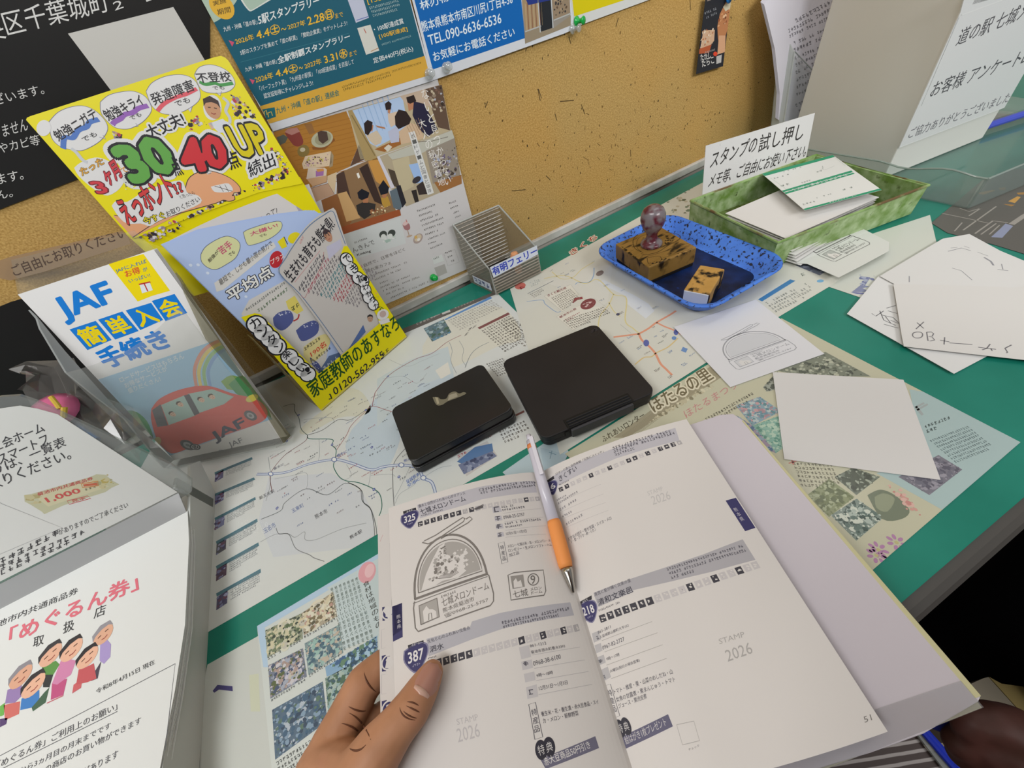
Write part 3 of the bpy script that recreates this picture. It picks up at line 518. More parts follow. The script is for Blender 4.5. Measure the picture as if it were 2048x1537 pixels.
for q, c, cs, sd in (
  ([(6.64,-7.42),(36.83,-11.09),(35.99,-31),(7.37,-28.87)], '#8a917e', ['#55654c', '#b9b8a0', '#3f4a44', '#c4bda0', '#6c7a60'], 1), ([(36.83,-11.09),(64.69,-9.26),(64.58,-30.14),(36.86,-29.05)], '#a39a88', ['#c9bfa4', '#5a5648', '#b08f84', '#7a6e56', '#d0ccba'], 2), ([(36.83,-35.12),(65.38,-36.99),(64.76,-58.23),(37.27,-58.21)], '#7d8f92', ['#55707c', '#a9b8b4', '#446070', '#90b0a8', '#b5a898'], 3),
  ([(7.72,-34.84),(35.24,-37.79),(36,-58.58),(8.39,-57.92)], '#6f7686', ['#44506a', '#9aa0ae', '#a38f88', '#55603c', '#c0bcc0'], 4), ([(9.17,-65.41),(46.97,-67.94),(46.77,-92.7),(9.73,-94.78)], '#4f6478', ['#2f4258', '#7c93a8', '#a8b2bc', '#3d5a74', '#566f60'], 5), ([(48.95,-66.93),(69.63,-68.87),(68.71,-85.27),(47.98,-88.63)], '#6a8076', ['#4a6650', '#8ba5a4', '#3f5a66', '#a0b0a8'], 6), ([(50.01,-59.94),(91.9,-61.06),(89.34,-71.19),(69.24,-70.83),(50.23,-66.58)], '#7fa0bc', ['#3f5f84', '#9db9cc', '#2f4a5c', '#5f7f68'], 7)):
    S.p(q, c, 2); S.splash(q[:4], cs, 300, 2.0, 3, sd)
for c0, a, b, c in (((22.56,-13.14),(28.47,-14.03),(23.39,-19.35), '#ccc9b8'), ((21.46,-27.45),(25.66,-28.07),(21.71,-32.38), '#c9c8b6'), ((11.39,-24.66),(15.86,-24.83),(11.81,-28.48), '#c9c2a2'), ((50.78,-14.02),(58.29,-14.43),(51.27,-20.3), '#cfc8b4'), ((45.09,-26.35),(50.34,-26.89),(45.21,-30.45), '#c6c3b2'), ((26.28,-52.02),(33.06,-52),(27,-57.28), '#b9b6c4'), ((37.29,-19.22),(42.58,-19.74),(38.14,-23.55), '#c9bc9a')):
    S.e(c0, a, b, c, 6, 16); S.e(c0, *[(c0[0]+(q[0]-c0[0])*.6, c0[1]+(q[1]-c0[1])*.6) for q in (a, b)], '#55684a' if c[1] == 'c' and c0[1] > 0 else '#b8b4a8', 6.5, 12)
S.g((7.9,-30.92),(34.59,-32.01),(7.37,-28.87), '#55595a'); S.g((8.87,-60.02),(35.14,-60.78),(8.38,-58.22), '#55595a'); S.g((37.21,-31.71),(63.56,-32.12),(36.8,-29.63), '#55595a'); S.g((37.66,-60.05),(62.66,-59.31),(37.27,-58.21), '#55595a')
S.gs((10.18,-96.3),(38.8,-96.67),(13.54,-109.63), 4, '#4a4e4c')
tag(S.build('food_leaflet'), 'blue leaflet with pictures of dishes, beside the holding hand', 'leaflet')

bm = NB(); vs = [bm.verts.new((x, y, -.0001)) for x, y in ((-1.4, -.035), (1.35, -.035), (1.35, .545), (-1.4, .49))]; bm.faces.new(vs)
tag(put('vinyl_sheet', bm, VINYL), 'clear vinyl sheet laid over the maps and the green mat', 'table cover')
# ------------------------------------------------------------------ posters on the cork board
S = Sheet(((-0.15334,0.52641,0.26832),(0.99938,0.02093,0.02848),(-0.02847,-0.0006,0.99959),(0.02094,-0.99978,-0)), rough=.32, spec=.45, gain=1.0)
S.base([(0,0),(-90.86,-0.21),(-215.14,-1.99),(32.43,191.6),(223.62,167.99),(88.59,0.63)], '#191817')
W_ = '#d3d2cf'
S.t('央', (-11.81,88.6),(3.95,88.93),(-5.11,99.16), W_); S.t('区千葉城町', (5.59,89.62),(77.31,86.33),(12.82,101.42), W_); S.t('2', (80.4,85.97),(87.49,86.16),(82.55,90.29), W_); S.t('1', (104.9,85.45),(109.1,85.61),(106.71,91.35), W_)
S.t('ざいます。', (-36.85,58.39),(-3.39,55.86),(-33.44,64.39), W_); S.t('ません', (-51.36,40.46),(-33.37,39.5),(-45.72,47.34), W_); S.t('やカビ等', (-63.49,32.06),(-34.82,29.11),(-58.75,38.29), W_)
S.t('ます。', (-83.48,14.8),(-65.77,12.42),(-78.53,21.26), W_); S.t('ん。', (-94.41,5.8),(-83.17,4.38),(-89.48,11.36), W_); S.t('え', (-61.92,41.3),(-54.2,40.5),(-56.2,48.12), W_)
S.p([(40.85,82.09),(120.63,78.7),(118.6,39.84),(38.6,44.04)], '#c6c4be')
tag(S.build('black_notice'), 'black notice with white Japanese lettering and a blank white square, top left', 'poster')

S = Sheet(((-0.26376,0.51779,0.19663),(0.99661,0.02088,-0.07961),(0.07959,0.00167,0.99683),(0.02094,-0.99978,-0)), rough=.5, gain=1.0)
S.base([(35.98,-1.41),(-46.43,-1.25),(-176.1,-13.12),(-468.08,-246.98),(-221.81,-225.45),(-35.15,-179.32)], '#1c1a1a')
tag(S.build('black_sheet'), 'plain black sheet on the wall behind the breakdown club leaflet', 'poster')

S = Sheet(((-0.01526,0.5263,0.25726),(0.99927,0.02093,-0.03208),(0.03207,0.00067,0.99949),(0.02094,-0.99978,-0)), rough=.4)
S.base([(0.54,-4.06),(181.78,-3.39),(179.71,67.79),(0.22,97.19)], '#c3c5ca')
S.p([(2.64,2.44),(179.11,2.36),(179.04,66.1),(-0.31,95.77),(-2.42,90.76),(-4.1,85.57)], '#1d5668'); S.p([(0.69,17.37),(179.69,18.75),(179.46,2.05),(0.81,2.59)], '#c69a3b', 2)
S.p(S.spl([(-3.16,93.96),(-4.17,88.34),(-3.84,81.94),(-3.3,76.75),(-0.96,78.17),(7.23,79.93),(17.41,83.78),(24.42,86.96),(28.27,89.47)], 4), '#a3b4a2', 2); S.e((12.67,86.6),(21.28,83.91),(15.65,94.28), '#d2a53a', 3)
S.t('実施', (6.67,87.83),(17.46,88.15),(7.58,90.61), '#5c4c2c', .01); S.t('期間', (6.35,82.12),(17.4,82.17),(7.51,85.51), '#5c4c2c', .01)
S.p(S.spl([(29.25,88.52),(30.05,84),(31.46,80.71),(32.89,79.93),(36.56,80.43),(53.96,83.97)], 3), '#c8cdc6', 3); S.p(S.spl([(30.71,88.27),(31.27,84.19),(32.44,81.36),(33.69,80.73),(37.65,81.26),(51.4,84.4)], 3), '#9fb3a3', 3.5)
Y_ = '#d9ac35'; W_ = '#cfd4d3'
S.t('九州・沖縄「道の駅」', (4.19,71.64),(33.54,71.38),(5.08,74.82), W_, .01); S.t('5駅スタンプラリー', (34.21,70.66),(92.08,73.9),(36.62,76.7), W_, .045)
S.t('2026年', (8.3,62.24),(24.93,62.46),(9.26,66.14), Y_, .02); S.t('4.4㊏', (27.03,61.79),(48.73,62.27),(29.35,68.23), Y_, .035); S.t('〜', (50.08,63.52),(55.12,63.62),(50.61,65.17), Y_, .02); S.t('2027年', (56.59,63.08),(73.15,63.34),(57.38,66.79), Y_, .02); S.t('2.28㊐', (75.22,62.25),(101.05,62.86),(77.14,69.29), Y_, .035); S.t('まで', (101.89,62.53),(109.86,62.71),(102.67,65.96), Y_)
S.t('5駅のスタンプを集めて「道の駅賞」「賛助企業賞」をゲットしよう!', (7.53,54.82),(110.45,56.24),(8.73,58.17), W_, .008)
S.l([(4.5,50.63),(109.59,50.63)], .35, '#35707e', 3)
S.t('九州・沖縄「道の駅」', (4.34,43.39),(33.96,43.41),(5.27,46.57), W_, .01); S.t('全駅制覇スタンプラリー', (34.78,42.75),(108.27,46.14),(36.41,47.8), W_, .045)
S.t('2026年', (8.06,34.16),(24.91,34.26),(9.34,38.74), Y_, .02); S.t('4.4㊏', (27.34,33.81),(48.92,33.75),(29.47,40.07), Y_, .035); S.t('〜', (50.52,34.98),(54.41,35.12),(51.09,36.82), Y_, .02); S.t('2027年', (56.19,34.24),(73.26,34.81),(57.08,38.46), Y_, .02); S.t('3.31㊌', (76.39,33.84),(100.46,34.23),(77.77,40.72), Y_, .035); S.t('まで', (101.92,33.92),(109.94,34.26),(102.66,37.55), Y_)
S.t('「パーフェクト賞」「九州道の駅賞」「100駅達成賞」を目指して', (7.82,27.55),(103.36,28.06),(9.1,31.45), W_, .005); S.t('認定証取得にチャレンジしよう!', (8.19,21.75),(56.87,21.19),(9.27,25.59), W_, .008)
for q in ((5.63,64.08),(5.86,36.32)): S.p([(q[0]-1.4, q[1]+2), (q[0]+2.2, q[1]), (q[0]-1.2, q[1]-2.4)], '#c2506a', 4)
S.p([(119.09,73.44),(133.83,70.96),(133.4,57.56),(119.4,56.42)], '#b3b7c8', 3); S.p([(118.86,52.62),(132.73,52.66),(133.21,32.69),(118.57,32.27)], '#c6c5bc', 3); S.l([(124.39,33.79),(133.15,34.72)], .5, '#a97c4a', 4); S.l([(125.07,51.17),(125.76,47.53)], .8, '#b05a4a', 4); S.l([(120.71,58.02),(133.19,58.52)], .5, '#5a6aa8', 4)
S.t('[155駅]', (136.71,66.05),(162.68,66.12),(136.82,70.46), Y_, .01); S.gs((136.74,64.7),(167.57,64.85),(138.13,56.24), 3, '#9db4b4')
S.t('・100駅達成賞', (134.76,46.48),(166.98,47.19),(134.49,50.64), W_, .02); S.t('[100駅達成]', (137.51,40.41),(168.57,40.53),(137.42,44.53), Y_, .02); S.g((137.35,35.68),(170.73,36.13),(137.44,37.16), '#8fb0b0'); S.t('定価440円(税込)', (123.4,23.45),(168.65,24.42),(123.77,28.54), W_, .015)
S.p([(1.45,14.65),(13.09,13.53),(9.89,6.26),(0.39,6)], '#1f6068', 3); S.l([(-0.24,8.02),(2.02,12.59),(4.56,13.23),(3.07,9.65)], .8, '#c2a850', 4); S.l([(3.21,7.45),(4.7,10.84),(8.01,11.07),(7.48,7.75)], .8, '#c2a850', 4)
S.t('九州・沖縄「道の駅」連絡会', (11.82,7.94),(77.48,7.8),(13.25,12.96), '#2a6a66', .02); S.g((83.02,12.68),(173.94,13.48),(83.24,14.45), '#7f6a2c'); S.g((83.02,9.97),(137.57,10.52),(83.39,12.05), '#7f6a2c')
tag(S.build('stamp_rally_poster'), 'teal stamp rally poster with a mustard bottom band, on the cork board', 'poster')

# the cafe flyer: four photographs above a printed menu
S = Sheet(((0.16639,0.5321,0.24802),(0.99978,0.02094,-0.0022),(0.0022,0.00005,1),(0.02094,-0.99978,-0)), rough=.45)
S.base([(-184.25,4.87),(6.26,-0.24),(2.4,-128.49),(0.51,-231.24),(-172.93,-224.24),(-218.72,-222.42)], '#c4c1c0')
S.p([(-181.8,3.88),(-103.81,0.08),(-103.91,-15.35),(-105.81,-31.65),(-125.82,-48.47),(-142.62,-49.04),(-179.55,-54.49),(-196.51,-50.82)], '#a2702f', 1)
for k in range(14): S.l([(a[0], a[1]-k*4.2) for a in ((-176.79,0.21),(-99.55,-7.14))], .6, '#966427', 1.5)
S.p([(-181.36,-1.07),(-173.66,-0.75),(-171.18,-4.24),(-176.19,-7.62),(-182.1,-7.96)], '#57594f', 2)
S.p(S.spl([(-171.46,0.72),(-171.68,-3.54),(-170.84,-8.2),(-169.93,-11.84),(-166.9,-14.21),(-162.36,-14.25),(-159.09,-11.9),(-158.03,-7.22),(-157.91,-2.87),(-158.36,0.51),(-171.46,0.72)], 4), '#7d3a33', 2); S.p([(-171.46,0.72),(-167.11,2.62),(-158.08,0.96),(-157.38,-3.03),(-166.58,-3.48)], '#a5746a', 2.4)
S.p([(-149.96,1.74),(-142.62,0.09),(-143.73,-8.3),(-150.09,-8.01)], '#8b6238', 2); S.e((-140.08,-15.6),(-128.15,-15.9),(-141.48,-22.64), '#a8a68c', 2.5); S.e((-138.95,-15.39),(-129.87,-15.37),(-140.06,-20.77), '#918c70', 3); S.p([(-141.23,-8.51),(-137.18,-8.36),(-131.95,-10.79),(-134.39,-17.95),(-141.77,-19.65),(-144.02,-15.5)], '#4b3a33', 4); S.p([(-154.21,-21.45),(-142.9,-25.1),(-128.03,-20.52),(-127.82,-17.71),(-134.33,-22.01),(-145.17,-22.03),(-153.6,-18.76)], '#7e4f26', 1.8)
S.e((-163.66,-19.54),(-157.26,-19.88),(-165.52,-24.75), '#7d6a3a', 2); S.e((-163.89,-18.32),(-161.12,-18.64),(-164.37,-20.18), '#b8ad90', 3)
S.p([(-164.67,-24.45),(-137.28,-28.4),(-142.32,-38.51),(-146.43,-40.82),(-173.01,-34.79),(-171.63,-29.83)], '#cdb79a', 3); S.p([(-137.28,-28.4),(-136.8,-33.04),(-142.91,-42.02),(-147.17,-42.12)], '#97866a', 3); S.splash([(-164.42,-25.12),(-139.15,-29.28),(-146.42,-39.58),(-172.08,-33.28)], ['#7d6255', '#8c6a6a', '#b7ad4f', '#b490a0', '#54403a'], 60, 1.1, 4, 2)
S.p([(-167.93,-35.31),(-151.83,-40.52),(-150.55,-43.14),(-154.15,-48.18),(-175.51,-44.43)], '#cdbcaa', 3.5); S.p([(-162.11,-40.39),(-153.46,-42.13),(-157.07,-47.16),(-165.18,-45.57)], '#9d6ba0', 5); S.p([(-160.63,-39.05),(-153.43,-40.9),(-154.06,-43.17),(-161.01,-42.01)], '#c58a4c', 5.2)
S.p([(-175.44,-43.2),(-153.57,-48.39),(-156.94,-54.25),(-173.38,-53.5)], '#c09a76', 3); S.p([(-153.87,-48.92),(-141.72,-48.71),(-155.13,-67.5),(-156.69,-56.29)], '#cab391', 3); S.p([(-179.22,-53.96),(-156.54,-56.02),(-155.76,-68.62),(-182.48,-68.71),(-181.82,-62.88)], '#b6947a', 3.2); S.l([(-179.22,-53.96),(-156.54,-56.02),(-155.76,-68.62)], .5, '#7b5a40', 4); S.l([(-173.38,-53.5),(-156.94,-54.25),(-153.28,-48.49)], .5, '#7b5a40', 4)
S.p([(-105.81,-31.65),(-104.56,-46.79),(-125.82,-48.47),(-123.46,-46.75)], '#5a4335', 2)
# the room with four people by a curtain
S.p([(-102.11,-0.06),(9.36,-6.4),(5.03,-51.25),(-93.53,-48.84),(-111.1,-45.73)], '#b1a283', 2); S.p([(-98.31,-1.14),(-39.27,-4.08),(-45.24,-35.98),(-87.57,-39.96),(-96.2,-31.96)], '#a7bcd8', 2.4)
for k in range(7): S.l([(a[0]+k*6, a[1]+k*1.6) for a in ((-91.11,-1.44),(-92.27,-31.9))], .9, '#8ea9cc', 2.6)
S.p([(-102.11,-0.06),(-97.4,-0.82),(-92.49,-45.09),(-91.9,-52.14),(-106.96,-48.48)], '#a08a5c', 2.8); S.l([(-100.21,-4.72),(-93.64,-47.43)], 1.2, '#7d6a44', 3)
S.p([(-42.05,-3.32),(7.87,-6.01),(2.74,-24.24),(-36.47,-15.7)], '#b9a48f', 2.5); S.p([(-11.23,-5.12),(9.36,-6.4),(4.23,-51.01),(-9.56,-43.45)], '#5e4a3c', 2.7); S.splash([(-11.23,-5.12),(9.36,-6.4),(5.5,-35.3),(-9.59,-25.82)], ['#8a7a68', '#b5a88f', '#3a2f28', '#75584a', '#a9aab0'], 40, 2.2, 2.9, 7)
S.p([(-91.46,-41.39),(-58.43,-39.85),(-59.62,-46.19),(-81.46,-47.33)], '#96602f', 3); S.p([(-80.49,-43.58),(-73.91,-41.65),(-70.75,-45.35),(-77.93,-48.48)], '#cac3b2', 3.4)
for hair, face, body, cb_ in (([(-91.19,-15.19),(-85.98,-13.31),(-81.63,-16.8),(-85.26,-22.56),(-92.05,-26.82),(-94.55,-24.15)], [(-85.77,-17.42),(-82.03,-19.78),(-85.41,-24.41),(-89.04,-23.94)], [(-94.05,-26.2),(-80.4,-25.3),(-78.17,-33.71),(-81.75,-37.84),(-89.07,-38.16),(-92.94,-31.69)], '#c3b29a'), ([(-61.1,-5.17),(-56.22,-3.92),(-53.89,-7.18),(-57.07,-11.69),(-62.52,-10.75)], [(-59.38,-8.03),(-55.77,-10.25),(-59.92,-15.14),(-61.48,-13.47)], [(-61.98,-14.55),(-50.61,-15.37),(-53.69,-25.7),(-63.91,-27.1),(-64.36,-21.28)], '#c9b39c'),
  ([(-35.55,-6.28),(-26.15,-6.46),(-25.56,-12.64),(-33.63,-12.83),(-36,-10.96)], [(-36,-10.96),(-28.43,-11.85),(-31.93,-18.22),(-37.9,-19)], [(-28.43,-11.85),(-17.75,-17.26),(-14.38,-29.55),(-10.24,-45.26),(-25.36,-48.78),(-32.99,-38.38),(-35.02,-23.58)], '#26243a'), ([(-55.39,-18.93),(-48.48,-14.14),(-40.75,-18.18),(-37.9,-26.54),(-42.03,-30.45),(-56.23,-31.35),(-58.23,-26.89)], [(-44.38,-24.64),(-42.23,-25.27),(-43.21,-27.53),(-44.93,-27.02)], [(-57.26,-33.63),(-40.81,-29.52),(-31.54,-34.87),(-30.4,-48.58),(-45.39,-47.97),(-59.62,-46.19)], '#c4a98b')):
    S.p(body, cb_, 4); S.p(face, '#b07b5c', 4.5); S.p(hair, '#2c211f', 5)
for k in range(6): S.l([(a[0]+k*3.2, a[1]+k*.8-.6) for a in ((-45.66,-31.3),(-43.63,-45.81))], .5, '#9c7f66', 5.5)
S.p([(-69.24,-29.98),(-54.7,-27.95),(-60.73,-43.14),(-70.54,-41.38)], '#b0b3c6', 4.2); S.p([(-79.6,-20.51),(-70.85,-25.02),(-70.54,-27.02),(-79.05,-22.55)], '#a87452', 5.2)
# the reading room below it
S.p([(-90.75,-49.76),(6.84,-51.12),(0.21,-112.84),(-81.71,-111.94),(-92.11,-84.11)], '#a89b82', 2.2); S.p([(-79.05,-50.86),(6.62,-51.74),(7.21,-60.28),(-39.47,-62.42),(-76.3,-57.34)], '#b4b3a6', 2.6); S.p([(-76.86,-58.56),(-55.61,-59.97),(-62.85,-93.22),(-83.24,-95.16)], '#b7ab8c', 2.6)
S.p([(-59.4,-68.75),(-46.45,-70.94),(-44.91,-93.42),(-58.6,-91.63)], '#96b2da', 2.8); S.e((-56.6,-87.7),(-51.01,-88.45),(-54.11,-84.29), '#39353a', 3); S.p([(-59.74,-94.35),(-49.65,-91.73),(-48.87,-107.97),(-60.63,-105.21)], '#38302e', 3); S.p([(-67.98,-96.86),(-61.17,-97.78),(-63.56,-112.3),(-68.92,-111.91)], '#2f2a28', 3)
S.p([(-33.08,-61.65),(7.21,-60.28),(0.67,-109.73),(-37.98,-99.07)], '#8f8578', 2.9); S.splash([(-26.04,-68.26),(5.72,-69.84),(1.64,-106.82),(-36.9,-96.29)], ['#4a3f38', '#6b5f78', '#b9b5b0', '#3a3230', '#8c7a58', '#9a9fb4'], 80, 2.4, 3, 6); S.p([(-35.82,-98.26),(3.07,-102.5),(0.21,-112.84),(-31.93,-112.63)], '#96673a', 3)
S.p([(-85.34,-64.24),(-78.53,-69.49),(-80.23,-88.45),(-87.08,-84.41)], '#4b4034', 2.9); S.p([(-93.95,-88.05),(-83.22,-87.35),(-83.57,-107.92),(-91.32,-113.18),(-97.65,-107.39)], '#5d6a72', 3); S.p([(-84.11,-85.49),(-78.29,-86.07),(-79.86,-107.71),(-86.98,-111.55)], '#27262c', 3.2)
S.l([(-45.39,-47.97),(-22.44,-54.51),(-0.39,-56.52)], .6, '#6a6258', 3.4)
# two people playing at a table under a lamp
S.p([(-141.72,-50.38),(-93.53,-48.84),(-96.31,-116.24),(-169.15,-113.27),(-155,-71.37)], '#86694a', 2.4); S.p([(-103.85,-50.21),(-92.43,-49.89),(-90.64,-84.65),(-97.95,-81.98),(-104.89,-71.97)], '#bd8a45', 2.8); S.p([(-92.14,-49.3),(-89.06,-49.63),(-86.2,-86.26),(-91.25,-85.96)], '#c6c3cc', 3); S.p([(-116.7,-53.48),(-105.43,-51.75),(-108.27,-100.01),(-116.49,-92.08)], '#3b2c27', 2.8)
S.p([(-143.66,-51.08),(-133.92,-50.32),(-141.67,-82.45),(-152.32,-69.41)], '#4a372f', 2.7); S.p([(-172.62,-69.15),(-153.63,-68.92),(-152.84,-103.41),(-171.21,-112.39),(-179.03,-91.12)], '#8a5a34', 2.6); S.p([(-152.32,-69.41),(-141.69,-70.41),(-140.93,-103.33),(-158.35,-101.16)], '#c09a68', 2.8); S.p([(-166.73,-104.26),(-90.68,-111.77),(-92.34,-119.52),(-169.15,-113.27)], '#95502e', 3)
S.p([(-122.16,-57.2),(-119.36,-57.05),(-119.97,-62.24),(-122.78,-62.68)], '#e2dfd6', 3)
for hair, face, body, cb_ in (([(-130.83,-75.91),(-124.06,-73.93),(-117.63,-80.82),(-121.64,-85.44),(-129.97,-85.38),(-132.44,-82.13)], [(-128.28,-83.71),(-119.63,-83.12),(-124.27,-90.67),(-129.91,-88.5)], [(-138.91,-88.16),(-127.84,-87.74),(-116.36,-95.29),(-122.46,-104.18),(-137.38,-106.41),(-141.65,-98.18)], '#33302e'), ([(-105.15,-79.35),(-95.72,-73.76),(-92.84,-83.84),(-97.09,-89.22),(-106.05,-88.2)], [(-104.29,-88.09),(-96.78,-88.56),(-101.49,-93.05),(-105.46,-92.33)], [(-107.33,-90.85),(-98.65,-92.54),(-99.37,-103.45),(-108.1,-103.31),(-109.09,-98.09)], '#b08a3c')):
    S.p(body, cb_, 4); S.p(face, '#a87250', 4.5); S.p(hair, '#1d1e26', 5)
S.splash([(-128.3,-98.63),(-103.2,-100.36),(-105.6,-109.21),(-127.4,-107.14)], ['#a9764c', '#c79a68', '#d8c8a0', '#7d4a30'], 30, 2, 5, 3)
# lettering over the photographs
S.tv('ないと見つからない', (-12.66,-3.25),(-17.77,-108.37), 8.5, '#dcd8d2'); S.tv('大人の秘密基地', (-27.11,-28.72),(-26.66,-106.77), 9, '#dcd8d2')
S.p([(-46.6,-37.76),(-38.84,-38.61),(-40.6,-109.83),(-49.55,-109.33)], '#cfcfcc', 5); S.tv('ボードゲームと図書と珈琲', (-42.82,-40.07),(-45.3,-108.08), 5, '#5a5a58', 0, 6)
# menu
S.p([(-169.84,-112.97),(-95.18,-121.79),(-100.7,-155.38),(-174.13,-146.66)], '#c5c8c6', 1)
S.t('んきんで', (-168.62,-139.02),(-138.33,-139.33),(-169.29,-132.84), '#56524e', 0); S.t('Kinking', (-167.02,-145.28),(-148.77,-147.55),(-165.98,-141.6), '#47433f', .03); S.g((-162.33,-128.79),(-144.24,-129.59),(-162.09,-126.69), '#6b6660')
for hx in ((-124.12,-132.47),(-113.15,-135.35)): S.e(hx, (hx[0]+5, hx[1]+2), (hx[0]-2, hx[1]+4), '#3f4440', 3, 14)
S.e((-124.98,-135.22),(-121.59,-135.77),(-125.87,-138.43), '#cfd2cd', 3.5, 16); S.e((-116.8,-138.27),(-113.27,-138.61),(-117.59,-141.55), '#cfd2cd', 3.5, 16); S.p([(-125.98,-140.19),(-118.8,-140.58),(-118.68,-144.28),(-125.13,-144.21)], '#9fb3a8', 4); S.splash([(-129.08,-135.24),(-108.64,-138.61),(-112.11,-146.22),(-131.21,-141.55)], ['#b4c0b6', '#d2d4d0'], 14, 2.4, 2.5, 4)
S.p(S.spl([(-95.41,-130.81),(-95.55,-134.28),(-95.14,-137.58),(-92.46,-140.05),(-88.61,-139.86),(-86.9,-136.99),(-87.27,-132.4),(-95.41,-130.81)], 4), '#9d6f70', 3); S.e((-91.22,-130.78),(-87.41,-130.59),(-91.41,-133.34), '#cfb4b0', 3.5); S.l([(-88.6,-130.1),(-88.49,-126.66)], .8, '#b4544e', 4); S.l([(-92.06,-140.21),(-92.73,-147.22)], 1.2, '#a58e7c', 3); S.e((-92.66,-148.17),(-88.53,-148.55),(-92.76,-149.51), '#b39c88', 3.2)
S.e((-82.99,-156.05),(-75.47,-155.53),(-84.5,-162.03), '#a3938c', 3); S.e((-82.66,-155.25),(-77.2,-154.97),(-83.66,-159.53), '#c4b49a', 3.4); S.p([(-86.59,-150.77),(-82.99,-151.38),(-83.49,-154.89),(-86.86,-154.85)], '#c9a35a', 4); S.e((-82.67,-157.6),(-80.27,-157.7),(-82.92,-159.39), '#d6d2cc', 4)
for q in (((-70.43,-123.55),(-44.05,-124.88),(-70.47,-121.4)), ((-70.33,-130.08),(-50.83,-131.3),(-70.36,-127.89)), ((-71.19,-136.78),(-41.9,-138.37),(-71.16,-134.39)), ((-71.43,-143.23),(-38.93,-144.94),(-71.43,-140.88)), ((-70.76,-149.91),(-40.83,-151.47),(-70.76,-147.51)), ((-71.45,-156.5),(-52.2,-157.9),(-71.26,-154.05)), ((-70.28,-163.45),(-43.84,-165.23),(-70.24,-161.36)), ((-72.3,-169.8),(-60.1,-170.77),(-72.24,-167.89)), ((-71.6,-176.99),(-52.6,-177.99),(-71.53,-174.75)),
  ((-25.44,-130.77),(-13.83,-131.32),(-25.45,-128.6)), ((-25.9,-137.6),(-13.18,-138.14),(-25.91,-135.39)), ((-23.47,-144.82),(-14.56,-145.19),(-23.48,-142.56)), ((-23.2,-151.3),(-13.62,-151.48),(-23.21,-149.28))): S.g(*q, '#55514d')
S.t('自然で、日常をほどく', (-165.16,-161.86),(-105.82,-164.09),(-165.01,-157.09), '#6a635c'); S.t('隠れ家カフェ', (-165.8,-170.42),(-131.09,-173.05),(-165.28,-165.72), '#6a635c')
for q in (((-162.96,-177.85),(-110.21,-180.85),(-162.55,-175.52)), ((-161.6,-184.69),(-121.66,-186.65),(-161.19,-182.31)), ((-157.87,-192.84),(-145.59,-193.72),(-157.46,-190.41)), ((-159.98,-199.24),(-110.97,-201.27),(-159.57,-196.76)), ((-158.92,-205.21),(-101.86,-208.97),(-158.51,-202.7)), ((-157.04,-211.71),(-129.62,-213.69),(-156.75,-209.42)), ((-153.92,-220.09),(-92.59,-222.41),(-153.51,-217.48))): S.g(*q, '#7a746d', fill=.7)
S.p([(-74.29,-190.41),(-59.06,-191.23),(-59.19,-201.58),(-75.34,-199.82)], '#c9ccc8', 3); S.g((-73.39,-193.41),(-63.65,-193.77),(-73.15,-190.94), '#55514d', 5); S.p([(-76.8,-204.96),(-59.94,-206.53),(-60.82,-220.8),(-76.96,-220.68)], '#a6a29d', 3); S.l([(-56.05,-191.58),(-37.97,-192.55),(-37.67,-213.75),(-56.37,-211.44)], .3, '#8f8a85', 3, True)
for q in (((-53.97,-193.04),(-42.56,-193.57),(-53.88,-190.51)), ((-52.44,-200.5),(-44,-200.71),(-52.36,-197.92)), ((-52.13,-208.6),(-43.6,-208.84),(-52.24,-205.88))): S.g(*q, '#55514d')
tag(S.build('cafe_flyer'), 'cafe flyer with four photographs and a menu, pinned above the counter edge', 'flyer')

S = Sheet(((0.16592,0.53059,0.24822),(0.99978,0.02094,-0.0022),(0.0022,0.00005,1),(0.02094,-0.99978,-0)), rough=.4)
S.base([(-0.18,-0.07),(181.55,-0.03),(196.85,0.94),(190.95,33.97),(2.53,70.65)], '#c6c9ce')
S.p([(3.78,8.9),(125.26,8.18),(127.03,45.4),(4.76,69.3)], '#0b5ea6'); S.p([(124.25,3.23),(190.63,5.22),(191.72,32.76),(127.82,45.25)], '#8b857c', 1)
S.p([(128.01,42.16),(149.26,37.96),(148.5,13.23),(127.21,13.41)], '#9a8364', 2); S.p([(131.43,42.51),(168.28,37.34),(165.82,32.57),(134.91,34.57)], '#25347a', 4)
for k in range(9): S.l([(a[0]+k*2.7, a[1]) for a in ((131.02,36.4),(129.11,14.11))], .8, '#7a4a35' if k % 2 else '#b39a78', 3)
S.p([(148.73,34.93),(165.82,32.57),(164.1,8.69),(147.75,8.86)], '#23262a', 3); S.p([(167.13,35.47),(191.61,31.71),(190.78,15.46),(166.82,14.9)], '#8c7a64', 3); S.splash([(167.68,33.25),(190.61,30.84),(189.21,18.03),(168.17,17.97)], ['#5d4a3a', '#3d3a38', '#a58f74'], 24, 2.2, 3.4, 3)
S.l([(148.43,38.12),(146.79,8.5)], 1.4, '#b5b8b8', 4); S.l([(166.12,34.62),(164.99,8.5)], 1.4, '#b5b8b8', 4); S.l([(126.37,13.6),(148.59,13.78)], 1.2, '#a9aaa6', 4); S.l([(166.82,14.9),(191.75,15.82)], 1.2, '#a9aaa6', 4)
S.p([(126.37,13.6),(148.5,13.23),(164.91,7.94),(191.57,14.17),(190.63,5.22),(124.25,3.23)], '#8c7f6a', 2.5)
W_ = '#d0dcea'
S.t('林刃物製', (8.97,56.14),(52.54,57.1),(8.9,62.96), W_, .03); S.t('熊本県熊本市南区川尻1丁目4-36', (4.21,40.13),(115.42,39.56),(4.67,48.51), W_, .025); S.t('TEL.090-6636-6536', (7.49,28.74),(97.84,27.49),(8.07,36.72), W_, .02); S.t('お気軽にお電話ください', (7.87,14.6),(112.22,12.82),(8.24,22.81), W_, .025)
